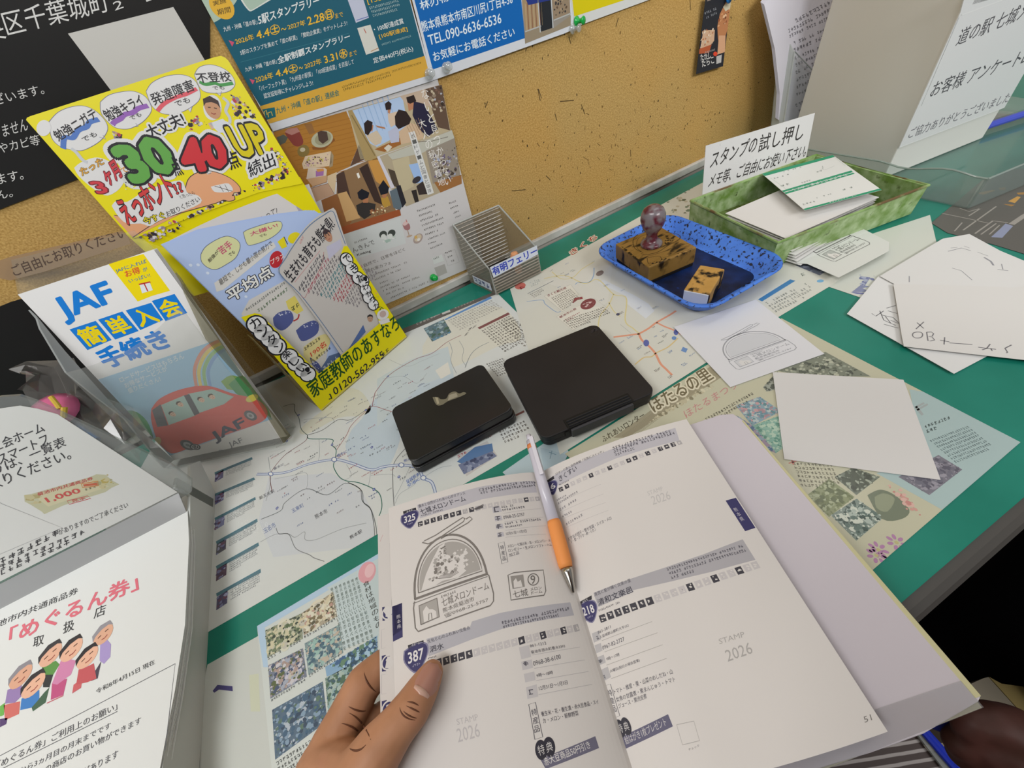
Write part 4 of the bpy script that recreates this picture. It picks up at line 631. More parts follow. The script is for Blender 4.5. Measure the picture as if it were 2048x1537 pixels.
tag(S.build('blue_shop_poster'), 'blue shop poster with white lettering and a storefront photograph', 'poster')

S = Sheet(((0.37722,0.53652,0.25027),(0.99977,0.02094,-0.00476),(0.00475,0.0001,0.99999),(0.02094,-0.99978,-0)), rough=.4); S.base([(-15.22,-0.25),(-15.88,2.81),(-19.45,31.3),(127.47,10.1),(108.3,0.89),(0.14,-0.25)], '#c6c7c4')
S.p([(-13.93,9.3),(75.66,8.45),(69.18,21.01),(-15.9,30.62)], '#c9b90a')
tag(S.build('yellow_poster'), 'yellow poster with a white margin, only its bottom corner in view', 'poster')

S = Sheet(((0.57723,0.53521,0.14899),(0.99883,0.02092,-0.04371),(0.0437,0.00092,0.99904),(0.02094,-0.99978,-0)), rough=.35); S.base([(-2,0.1),(54.92,-1.98),(46.25,77.62),(-4.74,85.49)], '#26282e')
S.p([(36.17,72.78),(47.17,74.92),(52.79,52.8),(50.78,43.48),(48.24,35.48),(41.13,20.85),(32.8,35.44),(27.46,48.95),(28.39,62.27)], '#b0774f', 2); S.p([(32.51,68.82),(40.91,73.32),(48.53,72.77),(49.8,65.37),(39.29,63.12)], '#c8c0a6', 3); S.splash([(25.37,64.09),(48.24,66.29),(50.29,44.96),(27.46,48.95)], ['#8a5236', '#c99468', '#6e3f2c', '#d8b08a'], 22, 2.4, 3, 2)
S.p([(33.92,38.07),(48.24,35.48),(53.36,15.53),(37.47,15.62)], '#c89a78', 2.5); S.p([(-0.02,49.69),(23.24,46.25),(25.59,33.92),(16.98,28.36),(-0.85,28.88)], '#c3a184', 2); S.splash([(-2.77,50.85),(22.39,49.15),(23.77,31.4),(-2.55,30.63)], ['#d8c8b4', '#a86a48', '#b9b0a0', '#8f4a30', '#cfae88'], 40, 2.0, 3, 9); S.p([(-2.36,29.88),(21.5,30.39),(18.89,21.45),(-2.16,24.07)], '#a85434', 3)
S.e((32.79,17.28),(37.11,16.81),(34.16,14.4), '#d0452e', 4); S.g((-1.45,66.57),(20.46,68.17),(-3.33,69.15), '#8f9298'); S.g((2.36,61.34),(23.09,63.48),(0.83,63.91), '#8f9298'); S.g((10.99,22.25),(31.68,21.93),(9.94,24.27), '#a8a4a0')
S.t('たかし', (4,14.77),(24.87,13.99),(0.69,22.79), '#d4d2ce', .02, 5); S.t('たらこ', (8.76,6.29),(33.56,6.59),(5.15,15.29), '#d4d2ce', .02, 5); S.p([(36.09,13.65),(47.3,13.71),(49.04,3.86),(38.97,3.96)], '#b0aeac', 4); S.l([(-1.06,80.56),(5.99,80.71)], 1.5, '#8a7c74', 4)
tag(S.build('ramen_card'), 'narrow dark card with a face and food picture, hanging right on the cork board', 'flyer')

def pin(name, s, z, mat_, label, off=.0, tilt=(0, 0)):
    o = thing(name, label, 'push pin', wp(s, z, off))
    ax = -WN+WU*tilt[0]+Vector((0, 0, tilt[1])); bm = NB()
    lathe(bm, wp(s, z, off), [(0, .0005), (.0048, .0008), (.0052, .0018), (.0046, .0028), (.0026, .0036), (.0022, .0085), (.0036, .0100), (.0042, .0112), (.0036, .0122), (0, .0126)], 16, ax)
    put('grip', bm, mat_, o, True)
    bm = NB(); lathe(bm, wp(s, z, off), [(0, -.006), (.0006, -.005), (.0006, .001), (0, .001)], 8, ax); put('needle', bm, M('#b5b5b5', .25, metal=1), o)
GP = M('#0d9a3e', .25, .5); CP = clear_mat('clear_pin', (.88, .9, .9), .08, .25, '#d8dad8', 2.5)
pin('push_pin', 0.0159,0.0304, GP, 'green push pin at the bottom of the cafe flyer', .003, (.1, .3))
pin('push_pin', 0.2987,0.2548, GP, 'green push pin holding the corner of the yellow poster', .003, (.35, .0))
pin('push_pin', 0.2911,0.2495, CP, 'clear push pin at the right corner of the blue shop poster', .0045, (.3, .0))
pin('push_pin', 0.119,0.2546, CP, 'clear push pin on the white margin of the blue shop poster', .0045, (0, .2))
pin('push_pin', 0.0973,0.2544, CP, 'clear push pin between the teal poster and the blue poster', .005, (0, .2))
pin('push_pin', 0.5521,0.2232, M('#1a6fb8', .25, .5), 'blue push pin holding the narrow dark card', .010, (0, .2))
# ------------------------------------------------------------------ tutor flyer display (yellow card)
YEL = '#d8cc08'; BK = '#1e1d22'; WH = '#cfcecd'
def inset(S, q, txt, c, k=.12, bold=.03, z=5, out=None):
    tl, tr, br, bl = q; f = lambda a, b: (tl[0]+(tr[0]-tl[0])*a+(bl[0]-tl[0])*b, tl[1]+(tr[1]-tl[1])*a+(bl[1]-tl[1])*b)
    S.t(txt, f(k, 1-k), f(1-k, 1-k), f(k, k), c, bold, z, out)
def face(S, c, rx, ry, skin='#b8835f', hair='#2b2120', z=6, ang=0.0):
    ca, sa = math.cos(ang), math.sin(ang); P = lambda x, y: (c[0]+x*ca-y*sa, c[1]+x*sa+y*ca)
    S.e(c, P(rx, 0), P(0, ry), skin, z, 18); S.p([P(-rx*1.05, ry*.1), P(-rx*.95, ry*.8), P(0, ry*1.2), P(rx*.95, ry*.85), P(rx*1.05, ry*.1), P(rx*.7, ry*.5), P(0, ry*.62), P(-rx*.7, ry*.45)], hair, z+1)
    for k in (-1, 1): S.l([P(k*rx*.55, ry*.05), P(k*rx*.2, ry*.08)], ry*.1, '#4a2f26', z+1)
    S.l([P(-rx*.3, -ry*.45), P(0, -ry*.55), P(rx*.3, -ry*.45)], ry*.1, '#8f3f3a', z+1)
disp = thing('flyer_display', 'yellow tutor flyer display with a tall printed header card', 'flyer display', (-0.1157,0.4598,0))
S = Sheet(((-0.17623,0.48418,0.21937),(0.98867,0.12384,-0.08485),(0.06124,0.18331,0.98115),(0.13706,-0.97522,0.17365)), rough=.35, gain=1.05)
S.base([(-4.63,95.31),(-3.18,96.44),(-0.48,96.96),(144.33,110.71),(149.7,110.76),(152.37,109),(153.56,106.55),(163.73,2.17),(162.18,1.1),(120.26,5),(2.25,-0.69),(0.41,1.15)], YEL, .0008)
def bubble(pts, tail=None):
    sp = S.spl(pts+[pts[0]], 5)[:-1]; S.p(sp, WH, 2); S.l(sp, .35, '#6a6780', 3, True)
    if tail: S.p(tail, WH, 2.2); S.l(tail, .35, '#6a6780', 3)
bubble([(7.19,91.3),(16.56,95.81),(26.57,97.45),(34.79,96.48),(39.51,92.46),(41.38,86.3),(40.28,80.65),(35.57,76.22),(27.12,72.15),(14.85,69.55),(9.11,70.97),(2.67,75.05),(1.63,81.64)], [(30.48,75.4),(33.38,73.2),(33.55,76.19)])
bubble([(46.5,96.71),(54.62,99.81),(63.94,100.38),(72.7,99.2),(77.92,94.86),(78.22,88.45),(74.92,83.66),(65.11,78.69),(54.62,76.44),(47.63,77.5),(43.49,80.93),(42.23,89.5)], [(57.04,76.91),(60.53,76.65),(59.94,78.81)])
bubble([(80.92,97.62),(89.02,102.33),(101.33,104.56),(113.55,103.32),(119.74,98.64),(119.14,90.44),(113.38,84),(97.79,79.52),(84.04,80.48),(78.62,87.2)], [(102.59,80.44),(103.06,77.94),(106.96,81.47)])
bubble([(121.86,101.89),(128.76,106.1),(138.35,106.31),(146.52,102.24),(150.35,96.03),(148.68,89.7),(141,86.33),(130.33,86.91),(121.1,91.01)], [(130.6,87.34),(132.68,84.55),(135.55,87.36)])
S.l(S.spl([(3.31,73.4),(9.15,79.88),(13.98,78.75),(20.66,82.59),(27.16,83.57),(31.39,86.03),(38.09,86.52)]), 3.2, '#4a6fb2', 4); S.l(S.spl([(44.23,81.26),(46.77,82.68),(52.24,83.97),(56.73,85.97),(63.01,86.14),(68.44,87.97),(76.07,88.39)]), 3.2, '#8a5aa8', 4); S.l(S.spl([(80.15,83.64),(87.61,87.24),(98.41,89.75),(108.26,90.63),(117.87,92.54)]), 2.6, '#cf5560', 4); S.l(S.spl([(122.69,96.74),(126.37,94.23),(133.64,93.85),(137.72,91.7),(147.96,91.26)]), 2.4, '#3d8a44', 4)
S.t('勉強ニガテ', (4.08,78.15),(39.01,87.77),(4.13,84.9), BK, .03, 6); S.t('でも', (18.33,74.25),(29.83,76.55),(18.88,77.61), BK, .01, 6)
S.t('勉強キライ', (43.6,83.86),(75.05,89.58),(43.23,91.21), BK, .03, 6); S.t('でも', (58.01,81.24),(67.4,82.73),(58.49,84.12), BK, .01, 6)
S.t('発達障害', (80.2,87.35),(116.39,91.89),(81.27,95.32), BK, .02, 6); S.t('でも', (94.73,83.47),(107.49,84.69),(95.86,87.46), BK, .01, 6)
S.t('不登校', (121.22,96.08),(147.75,92.72),(123.12,103.02), BK, .03, 6); S.t('でも', (129.73,89.4),(138.82,88.18),(130.37,92.1), BK, .01, 6)
S.t('大丈夫!', (62.96,65.9),(94.94,70.41),(63.57,75.42), BK, .05, 6, WH, .14)
# the big numbers and words
def big(txt, b, c, bold=.06): S.t(txt, *b, c, bold, 8, BK, .05); S.t(txt, *b, c, bold, 5, WH, .12)
big('30', [(31.46,39.45),(68.01,41.05),(32.34,65.49)], '#5c9a45', .11); S.t('点', (63,35.96),(69.88,35.69),(65.58,50.12), BK, .04, 9)
big('40', [(73.58,36.31),(108.26,33.64),(79.56,59.97)], '#bf2f36', .11); S.t('点', (107.9,29.24),(118.43,29.82),(110.56,42.95), BK, .04, 9)
big('UP', [(121.55,36.87),(149.52,34.31),(122.59,61.25)], '#c9b80d', .07)
S.t('続出', (120.41,18.9),(147.85,22.61),(123.29,30.81), BK, .03, 9, WH, .16)
S.p(S.spl([(0.75,59.79),(7.43,62.19),(18,63.1),(23.84,60.03),(28.54,52.92),(30.14,47),(21.84,39.82),(12.88,36.19),(5.82,36.59),(1.23,45.75),(-0.4,54.31),(0.75,59.79)], 3), WH, 3)
S.t('たった', (1.73,53.19),(21.05,57.58),(2.95,58.15), '#d49a3a', .03, 6, '#6a5a30', .05); S.t('3', (2.9,38.68),(10.28,37.54),(3.03,47.9), '#c03a42', .05, 7, '#6b2028', .05); S.t('ヶ月', (13.39,41.86),(26.86,46.33),(15.49,53.99), '#c03a42', .05, 7, '#6b2028', .05); S.t('で', (27.77,47.62),(33.43,48.64),(28.56,51.48), '#c98a2e', .03, 7)
# hand and the words below
hand_ = S.spl([(2.06,20.64),(17.02,12.93),(35.73,9.12),(51.04,8.88),(64.26,25.52),(73.54,32.89),(85.76,34.5),(94.9,30.91),(103.18,23.53),(106.7,15.56),(105.18,10.07),(98.87,10.74),(96.78,5.36),(90.72,5.4),(87.31,7.65),(79.75,6.98),(51.32,7.61),(28.69,6.76),(2.5,0.41)], 3)
S.p(hand_, '#d49a72', 5); S.l(hand_, .6, '#4a3a36', 6); S.p([(0.92,20.45),(20.89,18.49),(54.24,13.71),(51.32,7.61),(2.5,0.41)], '#d49a72', 5.2)
S.p(S.spl([(83.94,20.95),(90.78,20.71),(99.42,19.4),(99.6,12.9),(92.07,13.34),(84.41,16.19),(83.94,20.95)], 3), WH, 6.4); S.l([(87.2,20.59),(98.78,12.55)], .5, '#4a3a36', 7); S.l([(91.47,19.94),(91.37,14.14)], .4, '#4a3a36', 7); S.l([(95.96,19.57),(95.41,12.95)], .4, '#4a3a36', 7)
S.p(S.spl([(5.25,27.85),(11.03,30.39),(16.97,27.48),(32.97,31.37),(47.39,32.61),(64.27,32.18),(64.26,25.52),(63.63,21.19),(69.93,17.02),(68.06,10.59),(46.07,8.12),(28.69,6.76),(19.96,4.99),(15.26,8.91),(6.02,12.01),(4.17,19.4),(5.25,27.85)], 3), WH, 7)
S.t('えっホント', (6.19,10.8),(55.01,23.18),(8.55,28.99), '#c23a3a', .05, 9, '#2c2426', .04); S.t('!?', (55.15,22.58),(61.78,23.43),(56.64,30.5), '#c23a3a', .03, 9, '#2c2426', .04); S.t('と思ったら', (55.7,18.44),(68.65,18.55),(55.44,21.36), '#3a3636', 0, 9)
S.t('今すぐ', (18.02,6.82),(35.65,7.39),(18.29,12.51), '#d9cb1e', .03, 9, '#2a2824', .07); S.t('お取りください', (36.87,7.58),(69.01,12.06),(37.67,11.99), '#2c2a2c', .015, 9)
# portrait and the little groups of pupils
S.e((121.56,77.62),(130.26,80.67),(120.39,69.33), WH, 4); face(S, (121.22,77.09), 6.0, 8.0, '#b98a68', '#3a2a26', 6, -.35); S.p([(112.32,67.37),(124.63,68.42),(127.42,62.8),(122.09,57.63),(115.35,59.17)], '#c9cdd2', 5); S.p([(111.13,67.63),(114.8,68.07),(113.48,62.75),(111.33,62.61)], '#c9a88c', 5)
for q, n_, sd in (([(141.2,83.93),(147.69,80.88),(154.35,59.47),(133.33,67.81)], 46, 1), ([(97.97,72.94),(106.37,74.75),(110.44,66.55),(94,65.9)], 22, 2), ([(150.98,39.52),(157.41,34.47),(159,16.05),(142.3,20.54)], 40, 3), ([(116.71,11.94),(161.2,19.97),(157.66,11.28),(114.08,5.47)], 50, 4), ([(4.6,-0.33),(43.48,4.23),(42.58,-3.9),(13.04,-8.18)], 60, 5), ([(44.01,1.67),(103.62,10.53),(115.97,10.5),(50.88,1.8)], 60, 6), ([(41.09,77.65),(45.87,73.74),(42.14,69.85),(39.01,73.44)], 12, 7)):
    S.splash(q, ['#2c2428', '#c9c6c8', '#3d3034', '#b98f74', '#8a7a88', '#2a2030', '#b8b8c4', '#a83a44'], n_, 2.0, 4, sd)
S.e((1.56,88.36),(6.67,88.97),(-0.82,83.62), WH, 5); S.l(S.spl([(8.03,72.42),(9.28,69.3),(9.51,63.54),(11.39,61.12)]), 2.4, '#b9bcc0', 5); S.l(S.spl([(133.75,82.98),(135.7,78.39),(130.49,73.36),(130.51,67.79),(128.11,63.92)]), 2.4, '#b9bcc0', 5)
S.e((29.74,44.12),(34.54,43.83),(27.5,39.53), '#c3c6c0', 6, 10); S.p([(31.3,43.34),(33.8,41.51),(31.72,36.98),(27.66,35.86),(31.69,39.27)], '#d3c93a', 6); S.splash([(24.17,43.09),(31.33,41.08),(27.55,34.16),(21.61,36.48)], ['#5a5a5e', '#c9ccc4'], 10, 1, 7, 2)
S.build('header_card', disp)
PA, PB, PU, PN = Vector((-0.12795,0.40476,0)), Vector((0.0062,0.46588,0)), Vector((-0.0862,0.1892,0.97815)), Vector((0.40552,-0.89013,0.20791))
HB = [Vector(q) for q in ((-0.1762,0.4842,0.2194),(-0.0137,0.5052,0.2089))]
back = -Vector((PN.x, PN.y, 0)).normalized()
bm = NB(); b0, b1 = PA+back*.034, PB+back*.034
hb0 = HB[0]+Vector((0, .001, .004)); ux = (PB-PA).normalized()*.035
prism(bm, [b0+ux, b1, HB[1]+Vector((0, .001, .004)), hb0, hb0.lerp(b0, .30), hb0.lerp(b0, .34)+ux], back*.0008); put('back_panel', bm, M(YEL, .4), disp)
bm = NB(); prism(bm, [PA+Vector((0, 0, .0005)), PB+Vector((0, 0, .0005)), b1+Vector((0, 0, .0005)), b0+Vector((0, 0, .0005))], (0, 0, .0008)); put('floor_panel', bm, M('#b8a98a', .6), disp)
SIDE = clear_mat('smoked_side', (.74, .7, .58), .1, .35, '#a39468')
for a_, bb, h_ in ((PA, b0, .112), (PB, b1, .10)):
    bm = NB(); prism(bm, [a_+back*.0012, bb, bb+Vector((0, 0, h_))+back*.02*0, a_+PU*h_+back*.0012], (PB-PA).normalized()*.0008); put('side_panel', bm, SIDE, disp)
S = Sheet(((-0.12795,0.40476,-0),(0.91001,0.41458,0),(-0.0862,0.1892,0.97815),(0.40552,-0.89013,0.20791)), rough=.3, gain=1.05)
L_ = [(-15.41,42.57),(139.13,4.03)]
S.base([(6.73,135.7),(19.03,132),(22.66,128.26),(26.4,37.65),(125.5,39.29),(128.57,46.29),(136.78,134.2),(144.35,138.94),(147.98,137.44),(147.26,-0.1),(-0.1,-0.39),(-0.85,1.56)], YEL, .0008)
def cloud(cs, r):
    for c in cs: S.e(c, (c[0]+r*1.18, c[1]), (c[0], c[1]+r*1.18), BK, 2, 18)
    for c in cs: S.e(c, (c[0]+r, c[1]), (c[0], c[1]+r), '#d8d8d8', 3, 18)
cloud([(12.94,121.32),(12.35,111.59),(13.12,102.27),(12.52,92)], 8.8); cloud([(15,75.05),(14.88,64.52),(15.74,53.8),(16.52,45.96)], 8.2)
S.tv('カンタン', (12.65,129.78),(14.7,83.78), 10, BK, .03, 6); S.tv('楽しい', (13.22,84.99),(17.85,50.91), 10, BK, .03, 6); S.t('!', (16.52,45.96),(20.6,45.38),(18.25,53.59), BK, .05, 6)
cloud([(137.59,125.46),(136.12,113.56),(136.45,101.06),(139.65,94.56)], 7.0); cloud([(135.82,84.15),(132.87,74.81),(133.2,63.97)], 6.6)
S.tv('できた', (138.53,131.57),(138.71,93.34), 8.5, BK, .03, 6); S.t('!', (140.57,90.33),(144.35,89.76),(142.48,98.21), BK, .05, 6); S.tv('わかった', (137.77,92.11),(135.52,55.45), 8, BK, .03, 6)
S.t('家庭教師のあすなろ', (3.03,18.08),(146.69,15.94),(6.66,39.44), '#1f4a1e', .03, 6); S.t('0120-562-955', (22.9,3.63),(103.66,-0.79),(25.8,12.8), '#20242a', .02, 6); S.l([(14.62,5.22),(17.74,3.66),(19.42,8.15),(19.36,9.95)], 1.6, '#20242a', 6); S.g((100.94,1.52),(116.16,0.79),(102.86,6.41), '#4a4a2a', 6)
S.e((136.16,45.91),(144.35,43.11),(133.61,39.52), '#d4d2d0', 4, 16); S.e((136.65,46.57),(141.36,45.25),(135.18,42.51), '#b9a29a', 5, 12); S.p([(126.07,43),(140.32,37.74),(139.54,32.03),(125.94,36.88)], '#d4d2d0', 4); S.l([(135.98,53.12),(140.65,54.85),(141.38,51.33)], 1.2, '#2c5a2e', 5); S.splash([(145.8,77.64),(146.8,67.39),(142.4,64.52),(139.99,70.02)], ['#d88a80', '#c9c430'], 6, 1.5, 4, 2)
S.build('front_panel', disp)

# flyers standing in the display
def flyer_front(S):
    S.base([(0.88,220.93),(33.38,218.39),(67.66,209.58),(105.39,198.95),(159,175.9),(128.03,105.95),(99.21,25.7),(6.82,12.25),(6.07,47.38)], '#a3b5d8', .0002)
    S.p([(8.96,139.9),(23.91,146.99),(70,143.99),(99.4,93.9),(14.44,21.73),(-0.76,28.54)], '#c3c0bb', 1)
    for pts, tx, b in (([(19.64,201.93),(27.51,205.36),(40.27,206.23),(49.61,204.47),(54.38,197.95),(52.36,191.66),(42.04,185.44),(30.71,184.47),(20.94,185.01),(16.19,189.36),(15.45,196.42)], '苦手', ((33.85,193.12),(47.71,194.59),(33.84,199.71))), ([(63.83,200.97),(70.81,201),(91.74,197.38),(101.6,193.2),(96.47,187.06),(81.32,185.03),(62.69,187.86),(59.52,191.47)], '大嫌い!', ((67.1,194.85),(95.88,190.41),(68.37,198.61)))):
        sp = S.spl(pts+[pts[0]], 4)[:-1]; S.p(sp, '#c6c896', 2); S.l(sp, .5, '#5a5f78', 3, True); S.t(tx, *b, '#b84a6c', .03, 5)
    S.t('勉強が', (19.89,192.35),(32.96,195.83),(20.63,195.58), '#4a4438', .03, 5); S.t('でも', (37.97,188.54),(44.85,189.12),(38.68,191.49), '#4a4438', .02, 5); S.t('でも', (73.6,189.9),(80.98,189.02),(74.31,192.16), '#4a4438', .02, 5)
    S.p([(10.6,176.1),(81.94,180.83),(81.1,175.81),(12.51,167.01),(6.51,168.55)], '#c9c7c2', 2.2); S.t('最短で、しかも最小限の努力で', (13.28,171.27),(79.41,178.31),(14.91,176.48), '#5a5652', .02, 5)
    S.t('平均点', (9.7,153.41),(60.16,153.94),(12.57,165.37), '#d6d6d2', .05, 6, '#2e2c34', .05)
    S.e((72.72,165.63),(80.66,165.59),(69.19,158.59), '#b0262e', 4); S.t('プラス', (65.63,163.75),(81.56,162.8),(67.03,168.19), '#e0d8d4', .02, 6)
    S.p([(85.61,179.11),(94.45,180.19),(90.47,170.57),(84.78,171.49)], '#d3c51a', 4); S.e((103.21,174.07),(110.73,173.06),(101.53,169.01), '#d3c51a', 4); S.l([(94.45,180.19),(92.73,172.31)], .8, '#2a2a30', 5)
    for q in ((6.17,198.26),(11.27,195.6),(12.51,185.98),(24.1,151.16)): S.e(q, (q[0]+1.4, q[1]), (q[0], q[1]+1.4), '#c8d2e2' if q[0] < 30 else '#c8a860', 3, 8)
    S.g((14.33,139.29),(64.33,141.14),(15.32,141.81), '#6b6f6a'); S.g((22.39,131.93),(62.08,134.46),(23.61,135.16), '#55704e')
    for pts in ([(30.09,119.67),(37.69,121.01),(46.73,118.01),(49.17,112.83),(44.77,105.45),(34.03,102.75),(27.1,104.44),(25.71,112.55)], [(39.53,94.95),(50.65,95.69),(62.41,92.49),(64.19,85.6),(56.39,78.26),(43.78,78.55),(36.33,82.56)], [(31.47,61.23),(34.29,48.64),(29.82,33.61),(27.81,52.21)]):
        S.p(S.spl(pts+[pts[0]], 3), '#4c5588', 3); S.splash(pts[:4], ['#b9bccc'], 14, .9, 4, 5)
    S.p([(51.95,126.28),(63.5,126.04),(60.81,108.08),(52.56,108.65),(48.69,118.35)], '#cfc060', 3); S.g((50.07,113.92),(62.24,114.08),(51.72,117.95), '#3f4a34', 5); S.l(S.spl([(44.31,104.9),(49.9,104.37),(54.2,107.48)]), 1.4, '#a8302c', 5)
    S.p(S.spl([(33.74,75.08),(53.53,74.73),(63.56,70.79),(60.31,59.51),(40.31,53.74),(26.62,55.29),(27.07,66.94)], 3), '#cfc388', 3); S.t('190名', (33.1,59.85),(54.83,59.92),(35.11,66.14), '#c23a2e', .03, 5); S.g((31.96,70.72),(59.29,70.22),(33.48,74.33), '#4a4438', 5); S.g((35.01,54.18),(57.57,53.65),(36.07,57.33), '#4a4438', 5)
    S.p([(25.28,39.85),(49.3,48.2),(63.01,42.97),(67.4,32.95),(29.82,33.61)], '#55688c', 3.4); S.g((32.82,37.33),(56.79,37.67),(34.68,42.03), '#c9cdd4', 5)
S = Sheet(((-0.12956,0.40983,-0.00401),(0.91001,0.41458,-0),(-0.0862,0.1892,0.97815),(0.40552,-0.89013,0.20791)), rough=.4); flyer_front(S)
f0 = S.build('tutor_flyer'); tag(f0, 'front light blue tutor flyer with pink and black slogans, in the yellow display', 'flyer')
S = Sheet(((-0.12956,0.40983,-0.00401),(0.91001,0.41458,-0),(-0.0862,0.1892,0.97815),(0.40552,-0.89013,0.20791)), rough=.4); S.base([(0.88,220.93),(33.38,218.39),(67.66,209.58),(105.39,198.95),(146.29,184.89),(128.03,105.95),(99.21,25.7),(6.82,12.25),(6.07,47.38)], '#a3b5d8', .0002); bl_ = S.build('tutor_flyer')
for k in range(1, 5):
    o = bl_ if k == 1 else bl_.copy()
    if k > 1: COL.objects.link(o)
    o.location = o.location+Vector((-.0004, .0005, .0003))*k if k == 1 else bl_.location+Vector((-.0004, .0005, .00035))*(k-1)
    tag(o, 'light blue tutor flyer stacked behind the front one in the yellow display', 'flyer', 'spare light blue flyers in the yellow display')
S = Sheet(((-0.12849,0.40645,-0.00134),(0.91001,0.41458,0),(-0.0862,0.1892,0.97815),(0.40552,-0.89013,0.20791)), rough=.5)
S.base(S.spl([(66.06,154.23),(82.71,162.67),(104.65,171.42),(126.6,177.68),(147.08,179.32),(160.09,178.7)], 3)+[(160.78,174.97),(147.66,135.58),(143.95,41.95),(108.55,37.02),(60.93,35.55),(60.61,38.98),(65.03,82.01),(66.91,121.53)], '#b7b2ad', .0002)
S.l(S.spl([(64.92,40.6),(67.85,85.51),(68.7,123.7),(65.84,152.06),(81.01,160.63),(102.96,169.36),(124.91,175.61),(145.38,177.21),(157.03,176.02),(153.71,162.57),(147.64,140.49)], 4), .9, '#5d7490', 2)
S.t('生まれも育ちも熊本県!', (69.62,137.07),(150.41,161.93),(68.48,150.45), '#26242a', .03, 5); S.t('の方が', (103.86,164.39),(111.9,169.05),(102.98,166.37), '#c25a5a', 0, 5)
face(S, (135.26,157.45), 4.6, 6.6, '#a97c62', '#3a2c30', 5, -.25); S.p([(126.3,149),(145.84,147.9),(143.17,139.7),(119.96,136.53)], '#b0aec0', 4)
for k, c in enumerate(('#4a4850', '#4a4850', '#a05a68', '#6a6468', '#6a6468', '#3f7a80', '#3f7a80', '#3f7a80', '#a5404c', '#a5404c', '#a5404c', '#6a6468', '#7a7478', '#7a7478', '#7a7478')):
    a_, b_, d_ = ((70.48,125.87),(120.27,146.02),(71.48,130.18)); dx, dy = ((70.48,125.87),(72.04,121.49))[1]; dx -= a_[0]; dy -= a_[1]
    f = 1.0 if k > 2 else .9; sx, sy = dx*k*1.0+(b_[0]-a_[0])*.03*k, dy*k*1.0+(b_[1]-a_[1])*.03*k
    S.g((a_[0]+sx, a_[1]+sy), (a_[0]+(b_[0]-a_[0])*f+sx, a_[1]+(b_[1]-a_[1])*f+sy), (d_[0]+sx, d_[1]+sy), c, 4, .9)
S.l(S.spl([(120.27,146.02),(108.07,135.36),(82.2,123.25),(70.47,117.45),(68.91,121.88)]), .4, '#b06a68', 4); S.l(S.spl([(72.25,136.21),(87.99,140.94),(117.44,149.19)]), .5, '#c08a8a', 4)
S.p([(64.15,37.06),(77.35,40.81),(106.83,51.71),(104.07,42.55),(89.06,39.74)], '#4c6294', 4.4); face(S, (119.36,52.56), 3.8, 4.6, '#a98a74', '#2a2628', 5, -.6)
tag(S.build('tutor_flyer'), 'grey tutor flyer tucked diagonally in front inside the yellow display', 'flyer')
S = Sheet(((-0.13036,0.41237,-0.00602),(0.91001,0.41458,-0),(-0.0862,0.1892,0.97815),(0.40552,-0.89013,0.20791)), rough=.5)
S.base([(7.26,223.73),(34.61,223.69),(64.73,222.76),(109.48,218.8),(153.4,212.22),(145.5,183.95),(128.83,106.61),(69.86,41.81),(28.98,75.46)], '#c6c2bf', .0002)
S.p([(128.14,212.59),(145.06,207.13),(140.36,188.75),(124.7,190.52)], '#9c97a4', 2); S.g((127.92,204.5),(141.72,200.97),(129.81,207.76), '#c4c2c8', 4); S.t('勉強法」', (73.64,205.71),(91.35,202.98),(75.05,209.03), '#b8485c', .02, 4); S.t('って?', (92.1,202.61),(104.61,201.31),(95.3,208.54), '#4a4648', 0, 4)
wf = S.build('tutor_flyer'); tag(wf, 'whitish flyer with a grey picture, standing at the back of the yellow display', 'flyer')

# ------------------------------------------------------------------ leaflet holder with the blue and white road service leaflets
hold = thing('leaflet_holder', 'clear acrylic leaflet holder with a take-one label, left of the yellow display', 'leaflet holder', (-0.2449,0.4189,0))
JA, JB, JU, JN = Vector((-0.30692,0.44216,0.004)), Vector((-0.17087,0.3854,0.004)), Vector((0.09965,0.23887,0.96593)), Vector((-0.3719,-0.89146,0.25882)); JX = (JB-JA).normalized()
bm = NB(); slab(bm, [(-0.2751,0.5126,0.2307),(-0.1629,0.4651,0.2282),(-0.1562,0.4543,0.2007),(-0.1633,0.3961,-0.0102),(-0.3103,0.4556,-0.0164),(-0.2982,0.5143,0.203)], .002, -JN); put('back_plate', bm, ACRYL, hold)
S = Sheet(((-0.3205,0.46171,-0.00997),(0.92291,-0.38502,0),(0.09965,0.23887,0.96593),(-0.3719,-0.89146,0.25882)), rough=.3); S.base([(12.63,250.99),(25.19,251.54),(135.15,248.49),(136.61,242.62),(134.86,237.39),(41.76,233.42),(5.16,233.51),(-2.64,237.82)], clear_mat('label_tape', (.78, .72, .62), .2, .5, '#a98f72'), .0002)
S.t('ご自由にお取りください', (12.62,235.43),(137,243.08),(16.24,244.84), '#4a3c34', .01, 4); S.build('take_one_label', hold)
bl = [Vector(q) for q in ((-0.2882,0.4871,0.1882),(-0.2913,0.4797,0.1793),(-0.2998,0.4592,0.1409),(-0.3015,0.4552,0.1097),(-0.3027,0.4523,0.0757),(-0.312,0.4301,0.0088),(-0.3069,0.4422,0.004),(-0.301,0.4564,0.0888),(-0.2931,0.4754,0.154),(-0.2878,0.4881,0.1945))]
MILK = clear_mat('milky_acrylic', (.8, .82, .82), .1, .55, '#b4b7b6')
bm = NB(); prism(bm, bl, -JX*.002); put('side_wall', bm, MILK, hold)
bm = NB(); prism(bm, [p+JX*.1495 for p in bl], JX*.002); put('side_wall', bm, clear_mat('smoky_acrylic', (.8, .79, .72), .1, .25, '#8f8a72'), hold)
fb, ft = bl[5], bl[2]; W_j = .1495; top = [ft+JX*W_j*t+(ft-fb).normalized()*(.0+.035*t**2.2) for t in [k/10 for k in range(11)]]
